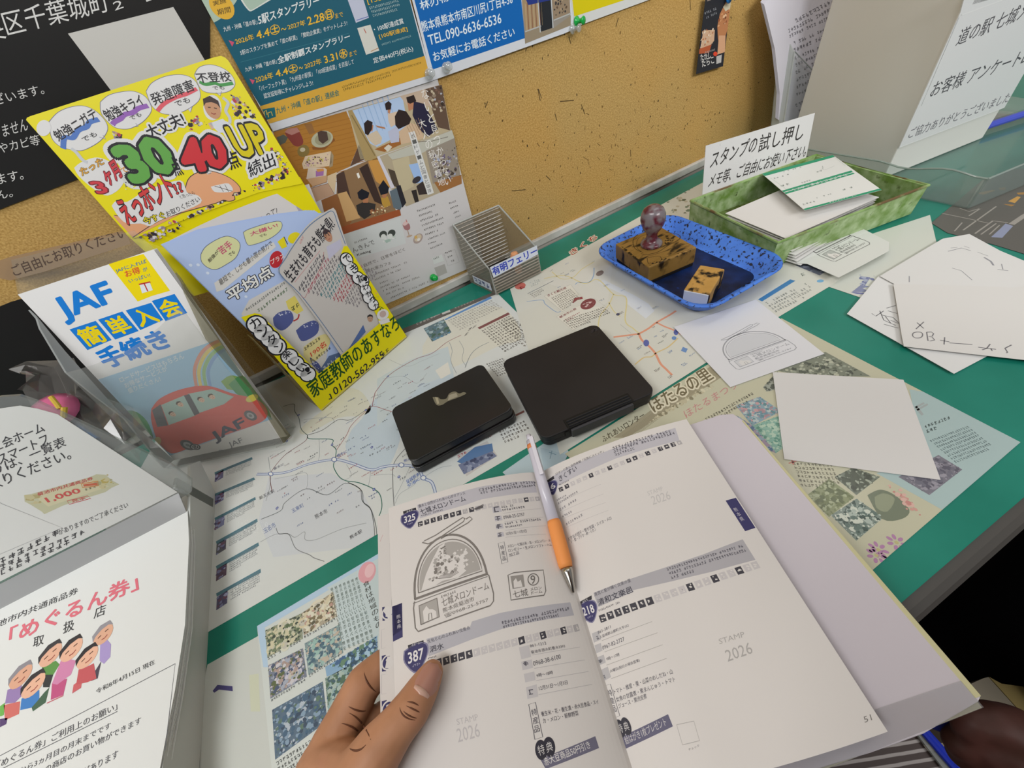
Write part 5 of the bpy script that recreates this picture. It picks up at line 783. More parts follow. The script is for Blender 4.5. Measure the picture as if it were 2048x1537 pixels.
bm = NB(); prism(bm, [fb, fb+JX*W_j]+top[::-1], JN*.0015); put('front_plate', bm, clear_mat('front_acrylic', (.96, .965, .955), .08, .10, '#c9c9c4'), hold)
bm = NB(); prism(bm, [fb+Vector((0, 0, .0))*1, fb+JX*W_j, fb+JX*W_j-JN*.03, fb-JN*.03], (0, 0, -.004)); 
for v in bm.verts: v.co.z = max(.0003, min(v.co.z, .006))
put('base_plate', bm, ACRYL, hold)
S = Sheet(((-0.30692,0.44216,0.004),(0.92291,-0.38502,-0),(0.09965,0.23887,0.96593),(-0.3719,-0.89146,0.25882)), rough=.4)
S.base([(0.3,211.43),(144.49,218.97),(147.42,0),(0,0)], '#d2d1d0', .0003)
Bl = '#1272c4'
S.p([(98.2,217.3),(133.52,217.49),(133.64,183.32),(114.91,182.8),(98.34,181.08)], '#dcc708'); S.t('JAFに入れば', (99.02,207.84),(130.97,209.6),(100.31,211.62), '#2f6f9c', .01, 4); S.t('お得', (104.57,202.98),(119.76,203.52),(106.53,208.41), '#c8502e', .03, 4); S.t('が', (122.7,204),(127.24,204.1),(123.99,207.2), '#2f6f9c', .02, 4); S.t('いっぱい!', (103.53,197.83),(125.45,198.63),(104.73,201.15), '#2f6f9c', .01, 4)
S.p([(110.98,194.24),(121.31,194.21),(119.17,187.39),(107.75,187.01)], '#cdd3d8', 3); S.l([(116.01,194.86),(113.95,187.39)], 1.2, '#b03a34', 4); S.l([(110.84,194.88),(122.26,194.59)], 1.2, '#b03a34', 4)
S.t('JAF', (19.78,176.44),(79.22,180.54),(24.47,200.05), Bl, .07, 4)
for q, ch in ((((17.12,171.7),(47.27,173.55),(46.78,152.88),(16.21,148.87)), '簡'), (((50.25,174.06),(77.77,175.95),(78.25,155.12),(50.3,152.45)), '単'), (((81.54,176.09),(109.18,177.2),(108.29,159.69),(80.38,155.55)), '入'), (((111.01,178.68),(135.53,179.75),(134.66,160.66),(109.71,158)), '会')):
    S.p(list(q), Bl, 2); inset(S, q, ch, '#dcc50c', .12, .06)
S.t('手続き', (20.46,125.83),(99.23,133.19),(19.77,145.79), Bl, .07, 4)
S.p([(-1.23,117.16),(145.58,129.23),(143.97,26.55),(28.36,11.23),(-20.81,4.34)], '#93b4cc', 1)
for tx, b in (('ロードサービスはもちろん', ((19.77,108.42),(101.08,118.58),(21.54,114.31))), ('お得なサービスが', ((19.52,101.26),(75.47,109.69),(21.31,107.06))), ('盛りだくさん!', ((18.46,94.97),(60.64,100.66),(20,100.54)))): S.t(tx, *b, '#c5cdd2', .03, 3)
for c, off in (('#c88a78', 0), ('#ccb96a', 28), ('#8fb07c', 62), ('#7f9dc4', 90)):
    pts = [((89.73,83.53),(100.96,102.95),(117.19,117.29),(132.68,124.97),(149.84,128.19)), ((106.65,82.24),(114.63,97.65),(125.97,107.86),(137.07,114.17),(149.81,118.13))]; t_ = off/100
    S.l(S.spl([(a[0]+(b[0]-a[0])*t_, a[1]+(b[1]-a[1])*t_) for a, b in zip(*pts)]), 3.2, c, 2)
S.p(S.spl([(119.13,84.99),(132.56,89.36),(142.45,83.03),(152.24,64.73),(151.06,56.87),(132.65,67.67),(119.56,75)], 3), '#7fa05c', 2); S.p(S.spl([(124.46,79.73),(144.57,86.35),(150.23,67.26),(147.66,45.18),(143.5,28.89),(138.18,47.6),(125.37,67.48)], 3), '#4f8a58', 2.2); S.p(S.spl([(-1.14,76.89),(8.19,72.37),(10.41,58.8),(1.93,38.4),(-13.61,18.64),(-4.8,49.34)], 3), '#4f9460', 2)
car = S.spl([(26.44,71.94),(45.11,81.73),(74.01,86.51),(102.34,83.72),(122.28,68.26),(141.62,56.17),(145.76,43.54),(140.6,31.85),(124.26,24.91),(82.86,19.61),(40.3,14.15),(11.3,9.59),(2.11,13.26),(2.21,31.31),(15.12,57.59),(26.44,71.94)], 4); S.p(car, '#c85a52', 3)
S.p([(25.83,69.98),(39.78,74.83),(28.19,47.54),(15.64,48.55)], '#5f5f66', 4); S.p([(39.87,73.76),(72.06,78.96),(65.58,52.25),(29.27,47.71)], '#9cb4ac', 4); S.p([(76.1,79.56),(104.32,78.85),(120.77,64.56),(104.8,58.24),(70.68,54.19)], '#9cb4ac', 4); S.p([(71.04,78.81),(77.63,79.17),(72.26,53.78),(64.79,52.45)], '#4f4f56', 5)
for c in ((43.37,60.12),(59.79,69.73),(85.18,69.49),(98.4,70.24)): face(S, c, 3.4, 3.4, '#d0b09a', '#4a3a34', 6, .3); 
for c, r_ in (((30.4,16.75), 7.5), ((123.54,37.34), 6.5)):
    S.e(c, (c[0]+r_, c[1]+1), (c[0]-1, c[1]+r_*1.1), '#55555a', 6); S.e(c, (c[0]+r_*.6, c[1]), (c[0], c[1]+r_*.66), '#9a9a9c', 7); S.e(c, (c[0]+r_*.3, c[1]), (c[0], c[1]+r_*.3), '#6c6c70', 8, 8)
S.e((138.27,58.05),(146.15,59.15),(136.92,53.82), '#cfc35a', 5); S.e((1.45,30.33),(2.4,26.51),(-4.85,26.02), '#c9b27a', 5)
S.p([(28.36,11.23),(-20.81,4.34),(-24.82,-16.71),(147.75,0.32),(142.36,26.96)], '#cfcdca', 3.2)
S.t('JAF', (64.05,10.32),(111.47,22.55),(64.76,25.49), '#2b2f4a', .06, 9); S.t('JAF', (74.22,-0.87),(93.48,2.59),(76.34,8.29), '#6a6c70', .02, 9)
for c, k in (((36.9,12.14), 1.0), ((61.84,-0.8), .42)):
    S.e(c, (c[0]+6.4*k, c[1]), (c[0], c[1]+4.8*k), '#3a3b44' if k == 1 else '#8a8b90', 9); S.e(c, (c[0]+4.6*k, c[1]), (c[0], c[1]+3.4*k), '#b9b8b6', 9.4, line=.9*k); S.l([(c[0]-3.6*k, c[1]-2*k), (c[0]-1.5*k, c[1]+2*k), (c[0]+.4*k, c[1]-1.6*k), (c[0]+3*k, c[1]+2*k)], .8*k, '#c3c2c0', 9.8)
j0 = S.build('road_service_leaflet'); tag(j0, 'white leaflet with blue lettering and a red car, in the clear leaflet holder', 'leaflet')
S = Sheet(((-0.30692,0.44216,0.004),(0.92291,-0.38502,-0),(0.09965,0.23887,0.96593),(-0.3719,-0.89146,0.25882)), rough=.4); S.base([(0.3,211.43),(144.49,218.97),(147.42,0),(0,0)], '#d2d1d0', .0003); jb = S.build('road_service_leaflet')
for k in range(1, 5):
    o = jb if k == 1 else jb.copy()
    if k > 1: COL.objects.link(o); o.location = jb.location-JN*.0009*(k-1)
    else: o.location = o.location-JN*.0012
    tag(o, 'white leaflet behind the front one in the clear leaflet holder', 'leaflet', 'spare leaflets in the clear holder')

# crinkled sweet wrapper between the holder and the tray
def crumple(path, wd, seed, mats, name, parent, amp=.006):
    R_ = random.Random(seed); bm = NB(); rows = []
    for i, p in enumerate(path):
        p = Vector(p); d = (Vector(path[min(i+1, len(path)-1)])-Vector(path[max(i-1, 0)])).normalized(); sd = d.cross(Vector((0, 0, 1))).normalized()
        rows.append([bm.verts.new(p+sd*(k/6-.5)*wd[i]+Vector((0, 0, R_.uniform(0, amp)+.004*math.sin(k*1.4)))+d*R_.uniform(-.003, .003)) for k in range(7)])
    for a, b in zip(rows, rows[1:]):
        for k in range(6): bm.faces.new((a[k], a[k+1], b[k+1], b[k]))
    return put(name, bm, mats, parent)
wr = thing('snack_bag', 'crinkled clear snack bag with a pink and yellow print, left of the leaflet holder', 'bag', (-0.4225,0.5655,0))
crumple([(-0.3425,0.485,0.1438),(-0.3368,0.49,0.1379),(-0.3324,0.49,0.1279),(-0.3314,0.48,0.117),(-0.3342,0.47,0.1036),(-0.3272,0.455,0.0928),(-0.3124,0.435,0.0811),(-0.3013,0.415,0.0673),(-0.2888,0.395,0.0553)], [.03, .05, .05, .05, .045, .05, .06, .05, .03], 4, FILM, 'film', wr, .010)
bm = NB(); lathe(bm, (-0.343,0.462,0.1072), [(0, -.003), (.016, -.002), (.021, .003), (.013, .008), (0, .010)], 18, (.25, -.4, .9)); put('pink_print', bm, M('#d06a92', .3, .5), wr, True)
bm = NB(); tube(bm, [(-0.3313,0.462,0.1242),(-0.3305,0.456,0.1174),(-0.3301,0.452,0.1138)], .0022); tube(bm, [(-0.3264,0.452,0.1133),(-0.332,0.446,0.1065)], .0026); put('yellow_print', bm, M('#d2b347', .4), wr)
bm = NB(); tube(bm, [(-0.3375,0.455,0.0959),(-0.3322,0.445,0.0879),(-0.3199,0.425,0.0802)], .0035); put('blue_print', bm, M('#3f6a9c', .4), wr)
# ------------------------------------------------------------------ leaflet tray with an upright sign, front left
tr = thing('paper_tray', 'clear acrylic paper tray with an upright rear panel, front left corner', 'tray', (-.42, .17, 0))
bm = NB(); prism(bm, [(-0.2575,0.3614,-0.0002),(-0.2575,0.2175,-0.007),(-0.2575,0.1185,-0.0002),(-0.2575,0.0682,0.002),(-0.2575,0.0734,0.0297),(-0.2575,0.1201,0.029),(-0.2575,0.1583,0.0261),(-0.2575,0.2115,0.0225),(-0.2575,0.2883,0.0259),(-0.2575,0.3785,0.035),(-0.2575,0.3926,0.0235)], (-.003, 0, 0)); put('side_wall', bm, clear_mat('frosted_acrylic', (.85, .87, .86), .12, .8, '#d0d3cf'), tr)
bm = NB(); slab(bm, [Vector(q)+Vector((0, .0006, -.0001)) for q in ((-0.3493,0.3675,0.192),(-0.2824,0.3651,0.18),(-0.2737,0.3642,0.1755),(-0.2695,0.3624,0.1662),(-0.2443,0.3437,0.0718),(-0.2436,0.3388,0.0471),(-0.2522,0.3366,0.036),(-0.2651,0.3364,0.0349),(-0.5284,0.3349,0.0273))], .003, (0, math.cos(math.radians(11.2)), -math.sin(math.radians(11.2)))); put('rear_panel', bm, clear_mat('thick_acrylic', (.86, .88, .87), .08, .22, '#b9bcb9'), tr)
bm = NB(); prism(bm, [(-.62, .338, .0415), (-.2605, .338, .0415), (-.2605, .3185, .0285), (-.62, .3185, .0285)], (0, -.0006, -.0015)); put('step_plate', bm, clear_mat('grey_step', (.8, .8, .8), .1, .75, '#a5a6a6'), tr)
bm = NB(); box(bm, (-.62, -.015, .0005), (-.2610, .343, .003)); put('floor_plate', bm, ACRYL, tr)
bm = NB(); box(bm, (-.2605, .339, .0005), (-.2575, .352, .049), .0008); put('corner_post', bm, ACRYL_EDGE, tr)
S = Sheet(((-0.26022,0.33799,0.04294),(1,0,0),(0,0.19423,0.98096),(0,-0.98096,0.19423)), rough=.5)
S.base([(0,0),(-7.42,111.73),(-13.02,121.59),(-18.84,128.68),(-36.57,135.23),(-101.64,140.27),(-249.72,1.41)], '#c9cac6', .0003)
K = '#3f3f42'
S.t('商工会ホーム', (-66.97,105.04),(-23.86,103.45),(-62.27,113.11), K, .01); S.t('、スマートフ', (-73.26,94.13),(-30.3,93.64),(-68.09,102.24), K, .01); S.t('りは、一覧表', (-74.18,88.09),(-23.68,85.87),(-69.25,96.61), K, .01); S.t('取りください。', (-87.46,78.26),(-29.94,74.17),(-82.08,87.79), K, .01)
S.p([(-76.84,63.33),(-72.7,61.48),(-35.1,52.71),(-29.18,52.3),(-25.29,48.18),(-26.1,39.62),(-25.23,34.16),(-31.37,34.66),(-37.77,33.51),(-67.33,39.71),(-82.39,40.06),(-81.56,43.2),(-81.11,52.4),(-81.22,58.11)], '#b3b295', 2); S.p([(-73.09,60.01),(-36.01,51.66),(-31.69,36.85),(-75,44.85)], '#bfba9b', 2.4); S.splash([(-35.55,52.19),(-24.04,47.14),(-27.31,36.89),(-37.29,37.88)], ['#a99a5c', '#b8b08a', '#9c9a78'], 16, 3, 2.6, 2); S.splash([(-76.57,63.1),(-70,59.09),(-72.15,47.98),(-81.23,54.39)], ['#a59a70', '#b5ad88'], 14, 3, 2.6, 3)
S.t('菊池市内共通商品券', (-71.66,57.27),(-34.62,49.03),(-69.8,60.37), '#b04a4c', .03, 5); S.t('1,000', (-72.06,47.52),(-49.65,42.62),(-70.23,53.4), '#b85450', .05, 5); S.l([(-43.26,50.5),(-33.57,45.95),(-36.5,41.93),(-45.44,46.83)], .8, '#c07a44', 5, True); S.p([(-42.83,49.22),(-34.8,45.14),(-36.46,42.83),(-44.1,47.16)], '#b5624a', 4.6); S.g((-46.57,43.13),(-38.81,41.1),(-45.29,45.21), '#6a6450', 5); S.l([(-62.28,41.88),(-49.13,37.76),(-49.52,34.24),(-63.99,38.2)], .7, '#b5605a', 5, True); S.t('見本', (-61.41,38.18),(-52.09,35.58),(-60.08,40.85), '#b5605a', .02, 5)
S.t('がありますのでご了承ください', (-92.15,15.5),(-37.78,9.38),(-88.64,21.17), '#4a4a4c', 0); S.g((-140.66,15.59),(-90.58,16.06),(-136.44,21.06), '#4a4a4c'); S.g((-144.89,11.16),(-78.69,5.02),(-140.9,15.87), '#4a4a4c'); S.g((-149.7,6.13),(-93.8,2.78),(-145.66,10.89), '#4a4a4c')
S.l([(-92.14,85.53),(-92.15,64.4),(-85.19,20.89),(-150.01,26.38)], .35, '#8f8e90', 3)
tag(S.build('sign_sheet'), 'white notice with a small red coupon picture, upright in the clear tray', 'notice')
def low_print(S):
    K = '#3f4042'
    S.t('菊池市内共通商品券', (-167.42,-19.19),(-91.6,-29.63),(-168.7,-12.14), K, .01); P_ = '#cf6a78'
    S.t('「めぐるん券」', (-140.28,-45.55),(-35.38,-59.94),(-145.06,-28.18), P_, .05)
    S.t('取', (-117.29,-60.99),(-108.85,-62.68),(-119.42,-51.52), K, .01); S.t('扱', (-94.16,-63.14),(-85.26,-65.05),(-96.16,-52.6), K, .01); S.t('店', (-70.07,-65),(-60.84,-66.52),(-71.26,-54.9), K, .01)
    for h_, rx, ry, skin, hair, body, bc in (
      (((-58.23,-84.06)), 7.2, 8.5, '#d0a288', '#8d8a90', [(-58.92,-91.5),(-54.5,-90.17),(-49.79,-96.77),(-48.06,-107.15),(-52.03,-109.9),(-56.26,-105.22)], '#a08fc0'), (((-99.38,-75.93)), 8, 9, '#d6a890', '#3c3a3e', [(-103.66,-82.88),(-93.26,-84.15),(-89.02,-89.34),(-91.88,-94.97),(-99.41,-90.73)], '#5a8c4a'),
      (((-82.36,-81.85)), 8, 9, '#d9ab92', '#343236', [(-88.88,-86.64),(-80.49,-90.49),(-75.89,-94.05),(-77.01,-103.35),(-86.23,-105.15),(-90.74,-101.77)], '#c47fa4'), (((-67.07,-96.29)), 7.6, 8, '#d9ab92', '#302e32', [(-71.8,-102.73),(-66.03,-104.2),(-60.49,-104.64),(-55.55,-118.04),(-61.97,-117.01),(-70.67,-113.85)], '#b9575c'),
      (((-119.3,-80.44)), 7.8, 9, '#cf9f86', '#86838a', [(-126.56,-86.12),(-116.11,-88.46),(-112.13,-97.58),(-116.34,-100.28),(-124.47,-96.63)], '#8f78a8'), (((-105.85,-94.19)), 8, 8.6, '#d9ab92', '#343236', [(-112.12,-100.11),(-99.7,-101.07),(-97.44,-108.23),(-101.4,-111.79),(-110.04,-108.67)], '#3f78b8')):
        S.p(body, bc, 3); face(S, h_, rx, ry, skin, hair, 5, .45)
    for q, c in (([(-90.74,-101.77),(-79.31,-104.69),(-78.75,-116.09),(-87.84,-114.36)], '#b5527c'), ([(-100.5,-90.12),(-91.88,-94.97),(-91.91,-103.7),(-97.19,-100.76)], '#35383a'), ([(-61.19,-116.59),(-54.69,-106.12),(-54.53,-118.61),(-59.15,-117.73)], '#4a4450'), ([(-72.73,-112.7),(-66.82,-111.7),(-66.07,-118.12),(-72.16,-118.08)], '#c06064'), ([(-125.16,-97.08),(-112.48,-101.58),(-110.05,-111.07),(-119.67,-109.8)], '#c46a64'), ([(-127.97,-96.36),(-124.85,-95.59),(-122.16,-105.25),(-124.93,-104.54)], '#6aa850'), ([(-101.4,-111.79),(-94.85,-105.47),(-91.91,-103.7),(-91.34,-114.07),(-99.41,-115.3)], '#44604c'), ([(-124.19,-106.54),(-118.31,-108.95),(-117.57,-113.29),(-121.81,-112.94)], '#54406c')): S.p(q, c, 2.6)
    S.l([(-90.17,-115.13),(-78.61,-116.58)], .8, '#b5606a', 3); S.l([(-72.03,-118.57),(-66.07,-118.12)], .8, '#b5606a', 3)
    S.t('令和8年4月15日 現在', (-52.94,-130),(-11.42,-132.96),(-54.02,-126.09), K, .01)
    S.l([(-135.31,-130.95),(-114.05,-133.79),(3.95,-141.61),(3.6,-174.73),(3.32,-193.55)], .5, '#55565a', 3)
    S.t('「めぐるん券」ご利用上のお願い」', (-112.58,-141.89),(-34.43,-149.75),(-113.91,-136.69), '#55565a', .01); S.l([(-112.1,-143.17),(-34.17,-151.05)], .5, '#55565a', 3)
    S.t('から3ヵ月目の月末までです', (-95.2,-154.08),(-36.81,-159.52),(-96.01,-149.95), '#55565a', .01); S.t('の商店のお買い物ができます', (-77.07,-162.94),(-15.53,-168.13),(-77.82,-158.54), '#55565a', .01); S.t('があります', (-49.77,-178.92),(-27.91,-180.27),(-50.56,-174.26), '#55565a', .01)
for k in range(7):
    S = Sheet(((-0.25949,0.32182,0.03),(1,0,0),(0,1,0),(0,0,1)), rough=.5); S.base([(0,0),(4.67,-37.01),(8.51,-115.7),(5.79,-159.61),(2.19,-192.28),(1.23,-201.31),(0.69,-237.88),(-199.8,-177.95),(-363.35,38.24)], '#d0d2d0', .0004)
    if k == 0: low_print(S)
    o = S.build('shop_list'); o.location.z -= .0012*k; o.location.x -= .0004*(k % 3); o.location.y -= .0006*k
    if k == 0: tag(o, 'topmost white shop list with a cartoon family, lying in the clear tray', 'paper')
    else: tag(o, 'white shop list under the topmost one in the clear tray', 'paper', 'shop lists under the top one in the clear tray')

# ------------------------------------------------------------------ small ribbed clear holder at the wall
fh = thing('card_holder', 'small clear ribbed card holder with a blue ferry label, against the cork board', 'card holder', (.188, .49, 0))
FLb, FRb = Vector((0.1497,0.463,0)), Vector((0.2268,0.4641,0)); FLt, FRt = FLb+Vector((0, 0, .041)), FRb+Vector((0, 0, .041))
BLt, BRt = [Vector(q) for q in ((0.1345,0.522,0.0937),(0.2072,0.522,0.093))]; BLb, BRb = Vector((BLt.x, .522, 0)), Vector((BRt.x, .522, 0))
UP = Vector((0, 0, 1))
def ribs(name, a, b, at, bt, n, off, parent):
    bm = NB()
    for k in range(n):
        t = (k+.5)/n; p, q = a.lerp(at, t)+off, b.lerp(bt, t)+off; tube(bm, [p, q], .0009, 6)
    put(name, bm, ACRYL_RIB, parent)
RIB = clear_mat('ribbed_acrylic', (.84, .84, .81), .12, .24, '#a39d92'); ACRYL_RIB = clear_mat('rib_edge', (.8, .78, .74), .1, .4, '#b5aa9a')
for nm, pts, nr in (('left_wall', [FLb, BLb, BLt, FLt], (-1, 0, 0)), ('right_wall', [FRb, BRb, BRt, FRt], (1, 0, 0)), ('front_wall', [FLb, FRb, FRt, FLt], (0, -1, 0)), ('back_wall', [BLb, BRb, BRt, BLt], (0, 1, 0))):
    bm = NB(); prism(bm, [p+UP*.0004 for p in pts], Vector(nr)*.0014); w_ = put(nm, bm, RIB, fh)
    a, b, c, d = pts; bm = NB(); tube(bm, [d, c], .0011, 6); put('rim', bm, ACRYL_EDGE, w_)
ribs('ribs', FLb, FRb, FLt, FRt, 9, Vector((0, -.002, 0)), fh); ribs('ribs', BLb, BRb, BLt, BRt, 17, Vector((0, -.001, 0)), fh)
bm = NB(); prism(bm, [FLb+UP*.0004, FRb+UP*.0004, BRb+UP*.0004, BLb+UP*.0004], (0, 0, .0014)); put('floor_plate', bm, RIB, fh)
for a, b in ((FLb, FLt), (FRb, FRt)):
    bm = NB(); tube(bm, [a+UP*.001, b], .0013, 6); put('corner_edge', bm, ACRYL_EDGE, fh)
S = Sheet(((0.14967,0.46302,0),(0.99979,0,0.02033),(-0.02033,0,0.99979),(0,-1,0)), rough=.35); S.f = ((S.f[0][0], S.f[0][1]-.0045, S.f[0][2]),)+tuple(S.f[1:])
S.base([(0.79,47.25),(76.68,45.38),(75.92,31.8),(1.62,29.86)], '#ccd2dc', .0003); S.t('有明フェリー', (2.81,32.81),(75.37,32.37),(2.14,45.5), '#2b3fb0', .05, 4); S.build('ferry_label', fh)
ld = (BLb-FLb).normalized(); ln = Vector((-ld.y, ld.x, 0)); o_ = FLb+ln*.0035+UP*.004
S = Sheet((tuple(o_), tuple(-ld), (0, 0, 1), tuple(ln)), rough=.35); S.base([(-46, 3), (-4, 3), (-4, 15), (-46, 15)], '#b9bcc6', .0003); S.g((-44, 5), (-6, 5), (-44, 13), '#2b356a', 4, .95); S.build('side_label', fh)
b_ = thing('matchbox', 'small dark box with an orange end, inside the ribbed card holder', 'box', (.185, .497, .002))
bm = NB(); box(bm, (.166, .486, .0022), (.196, .510, .020), .001); put('sleeve', bm, M('#1f1c1b', .5), b_)
bm = NB(); lathe(bm, (.202, .490, .0022), [(.006, 0), (.0075, .012), (.007, .026), (.005, .031), (0, .032)], 16); cp = put('orange_cap', bm, M('#d0946a', .35), None); tag(cp, 'small orange and cream figure-shaped cap inside the ribbed card holder', 'cap')

# ------------------------------------------------------------------ survey papers in a clear stand behind the box
bk = thing('paper_stand', 'clear stand holding survey papers, behind the white box', 'stand', (.76, .47, 0))
sn = Vector(((0.78266,0.48589,0.06312),(0.99845,-0.05394,-0.01364),(0.02453,0.20665,0.97811),(-0.04994,-0.97693,0.20765))[3]); so = Vector(((0.78266,0.48589,0.06312),(0.99845,-0.05394,-0.01364),(0.02453,0.20665,0.97811),(-0.04994,-0.97693,0.20765))[0]); su = Vector(((0.78266,0.48589,0.06312),(0.99845,-0.05394,-0.01364),(0.02453,0.20665,0.97811),(-0.04994,-0.97693,0.20765))[1]); sv = Vector(((0.78266,0.48589,0.06312),(0.99845,-0.05394,-0.01364),(0.02453,0.20665,0.97811),(-0.04994,-0.97693,0.20765))[2])
def sq(u, v, d): return so+su*u+sv*v+sn*d
z0 = -(so.z/sv.z)
bm = NB(); prism(bm, [sq(-.06, z0+.004, .010), sq(.14, z0+.004, .010), sq(.14, .035, .010), sq(.0, .035, .010), sq(-.052, .075, .010)], sn*.0015); put('front_plate', bm, ACRYL, bk)
bm = NB(); prism(bm, [sq(-.06, z0+.004, -.010), sq(.14, z0+.004, -.010), sq(.14, .13, -.010), sq(-.06, .13, -.010)], sn*.0015); put('back_plate', bm, ACRYL, bk)
bm = NB(); prism(bm, [sq(-.06, z0+.004, -.010), sq(-.06, z0+.004, .010), sq(-.052, .075, .010), sq(-.06, .11, -.010)], su*.0015); put('side_plate', bm, ACRYL_EDGE, bk)
bm = NB(); tube(bm, [sq(-.06, z0+.004, .0115), sq(-.052, .075, .0115), sq(0, .035, .0115)], .0012, 6); put('edge', bm, ACRYL_EDGE, bk)
for k in range(6):
    S = Sheet(((0.78266,0.48589,0.06312),(0.99845,-0.05394,-0.01364),(0.02453,0.20665,0.97811),(-0.04994,-0.97693,0.20765)), rough=.6); d = k*1.1
    S.base([(p[0]+(-d*.5 if i < 2 or i > 4 else 0), p[1]+d*.7) for i, p in enumerate([(-112.99,143.68),(-81.84,164.13),(71.01,168),(76.41,49.84),(51.32,-24.24),(1.16,-60.27),(-61.74,-12.48),(-64.13,23.36),(-84,86.01)])], '#cbc8d0', .0002)
    if k == 0:
        for i, q in enumerate((((-46.58,109.05),(30.62,117.57),(-51.16,114.24)), ((-59.4,100.01),(33.06,108.6),(-62.06,104.88)), ((-56.43,93.49),(31.81,99.14),(-59.01,97.76)), ((-45.26,82.62),(23.95,85.36),(-47.96,87.22)), ((-43.5,73.2),(18.51,76.41),(-46.32,78.37)), ((-39.73,63.15),(17.7,63.96),(-42.13,67.86)), ((-35.89,52.89),(11.83,55.94),(-38.32,57.7)), ((-33.98,42.89),(10.34,45.58),(-36.45,47.8)), ((-30,32.2),(9.12,33.74),(-32.51,37.21)), ((-27.99,21.79),(7.57,22.98),(-30.55,26.91)), ((-25.95,11.18),(1.72,13.09),(-28.44,15.87)), ((-24.95,-4.59),(1.26,-3.56),(-27.58,0.79)), ((-22.82,-15.73),(-0.41,-15.02),(-25.49,-10.24)))): S.g(*q, '#75737a', fill=.75)
    o = S.build('survey_sheet'); o.location = o.location-Vector(((0.78266,0.48589,0.06312),(0.99845,-0.05394,-0.01364),(0.02453,0.20665,0.97811),(-0.04994,-0.97693,0.20765))[3])*(.0007*k)+Vector(((0.78266,0.48589,0.06312),(0.99845,-0.05394,-0.01364),(0.02453,0.20665,0.97811),(-0.04994,-0.97693,0.20765))[3])*.004
    if k == 0: tag(o, 'front survey sheet with small print, in the clear stand behind the white box', 'paper')
    else: tag(o, 'survey sheet behind the front one in the clear stand', 'paper', 'spare survey sheets in the clear stand')

# ------------------------------------------------------------------ clear tray and the white suggestion box
K0 = Vector((.6885, .1819, 0)); ku = Vector((.0877, -.0125, 0)).normalized(); kb = Vector((-.0108, .2098, 0)).normalized()
ctray = thing('clear_tray', 'large shallow clear tray at the right, with the white box standing in it', 'tray', K0+ku*.15+kb*.15)
for nm, a, b, off in (('left_wall', K0, K0+kb*.27, ku*.002), ('front_wall', K0, K0+ku*.33, kb*.002), ('back_wall', K0+kb*.27, K0+kb*.27+ku*.33, kb*.002)):
    n_ = 24; L_ = (b-a).length; top = []
    for k in range(n_+1):
        t = k/n_; z = .036+(.0035*math.sin(max(0, min(1, (t-.05)/.35))*2*math.pi) if nm == 'left_wall' else 0); top.append(a.lerp(b, t)+UP*z)
    bm = NB(); prism(bm, [a+UP*.0004, b+UP*.0004]+top[::-1], off); w_ = put(nm, bm, clear_mat('tray_acrylic', (.9, .93, .92), .06, .10, '#b5c0bb'), ctray)
    bm = NB(); tube(bm, top, .0011, 6); put('rim', bm, clear_mat('tray_rim', (.7, .78, .75), .1, .5, '#a9b5ae'), w_)
bm = NB(); prism(bm, [K0+UP*.0003, K0+ku*.33+UP*.0003, K0+ku*.33+kb*.27+UP*.0003, K0+kb*.27+UP*.0003], (0, 0, .0015)); put('floor_plate', bm, clear_mat('tray_floor', (.93, .96, .95), .08, .08, '#b5c0bb'), ctray)
fo = thing('file_folder', 'clear folder with a blue edge strip, lying behind the white box', 'folder', (.95, .31, .003))
bm = NB(); prism(bm, [(.86, .30, .0022), (1.02, .26, .0022), (1.05, .37, .0022), (.89, .41, .0022)], (0, 0, .012), .002); put('cover', bm, ACRYL, fo)
bm = NB(); tube(bm, [(.858, .292, .012), (1.02, .252, .012)], .005, 10); put('edge_strip', bm, M('#4450b0', .35), fo)
C0 = Vector((.7146, .2947, .0022)); bd = Vector(((0.7146,0.2947,0),(0.99082,-0.1352,0),(0,0,1),(-0.1352,-0.99082,-0))[1]); bn = Vector((-bd.y, bd.x, 0))
bx = thing('suggestion_box', 'tall white suggestion box with a handwritten label, standing in the clear tray', 'suggestion box', C0+bd*.09+bn*.085)
bm = NB(); prism(bm, [C0, C0+bd*.1806, C0+bd*.1806+bn*.168, C0+bn*.168], (0, 0, .30), .0015); put('body', bm, M('#c6c5bf', .5), bx)
bm = NB(); box(bm, (0, 0, 0), (.1, .004, .0022)); bmesh.ops.transform(bm, matrix=Matrix.Translation(C0+bd*.04+bn*.08+UP*.2995) @ Matrix.Rotation(math.atan2(bd.y, bd.x), 4, 'Z'), verts=bm.verts); put('slot', bm, M('#2c2c2e', .6), bx)
S = Sheet(((0.7146,0.2947,0),(0.99082,-0.1352,0),(0,0,1),(-0.1352,-0.99082,-0)), rough=.35, spec=.4); S.f = (tuple(Vector(S.f[0])+Vector(S.f[3])*.0022+UP*.0022),)+tuple(S.f[1:])
S.base([(-2.52,41.39),(183.25,38.75),(172.15,163.88),(117.75,203.74),(-17.36,202.37),(-8.91,179.52)], '#c9c9c8', .0012); S.l([(-2.3,42.01),(181.67,39.4)], 1.4, '#d0d0ce', 3); S.l([(-5.09,177.94),(2.57,44)], 1.1, '#d0d0ce', 3); S.l([(-5.46,176.8),(103.11,177.15)], 1.2, '#d0d0ce', 3); S.l([(-7.72,175.46),(1.37,89.16)], .6, '#8f8f8f', 3)
K = '#4a484c'
S.t('道の駅 七城メロンドーム', (10.21,146.05),(194.66,151.33),(7.03,162.83), K, .0); S.t('お客様 アンケートBOX', (8.38,95.63),(194.21,92.44),(5.84,114.05), K, .0); S.t('ご協力ありがとうございました', (5.79,49.83),(181.41,45.43),(3.52,63.65), '#6f6d72', -.006)
S.build('label_sheet', bx)
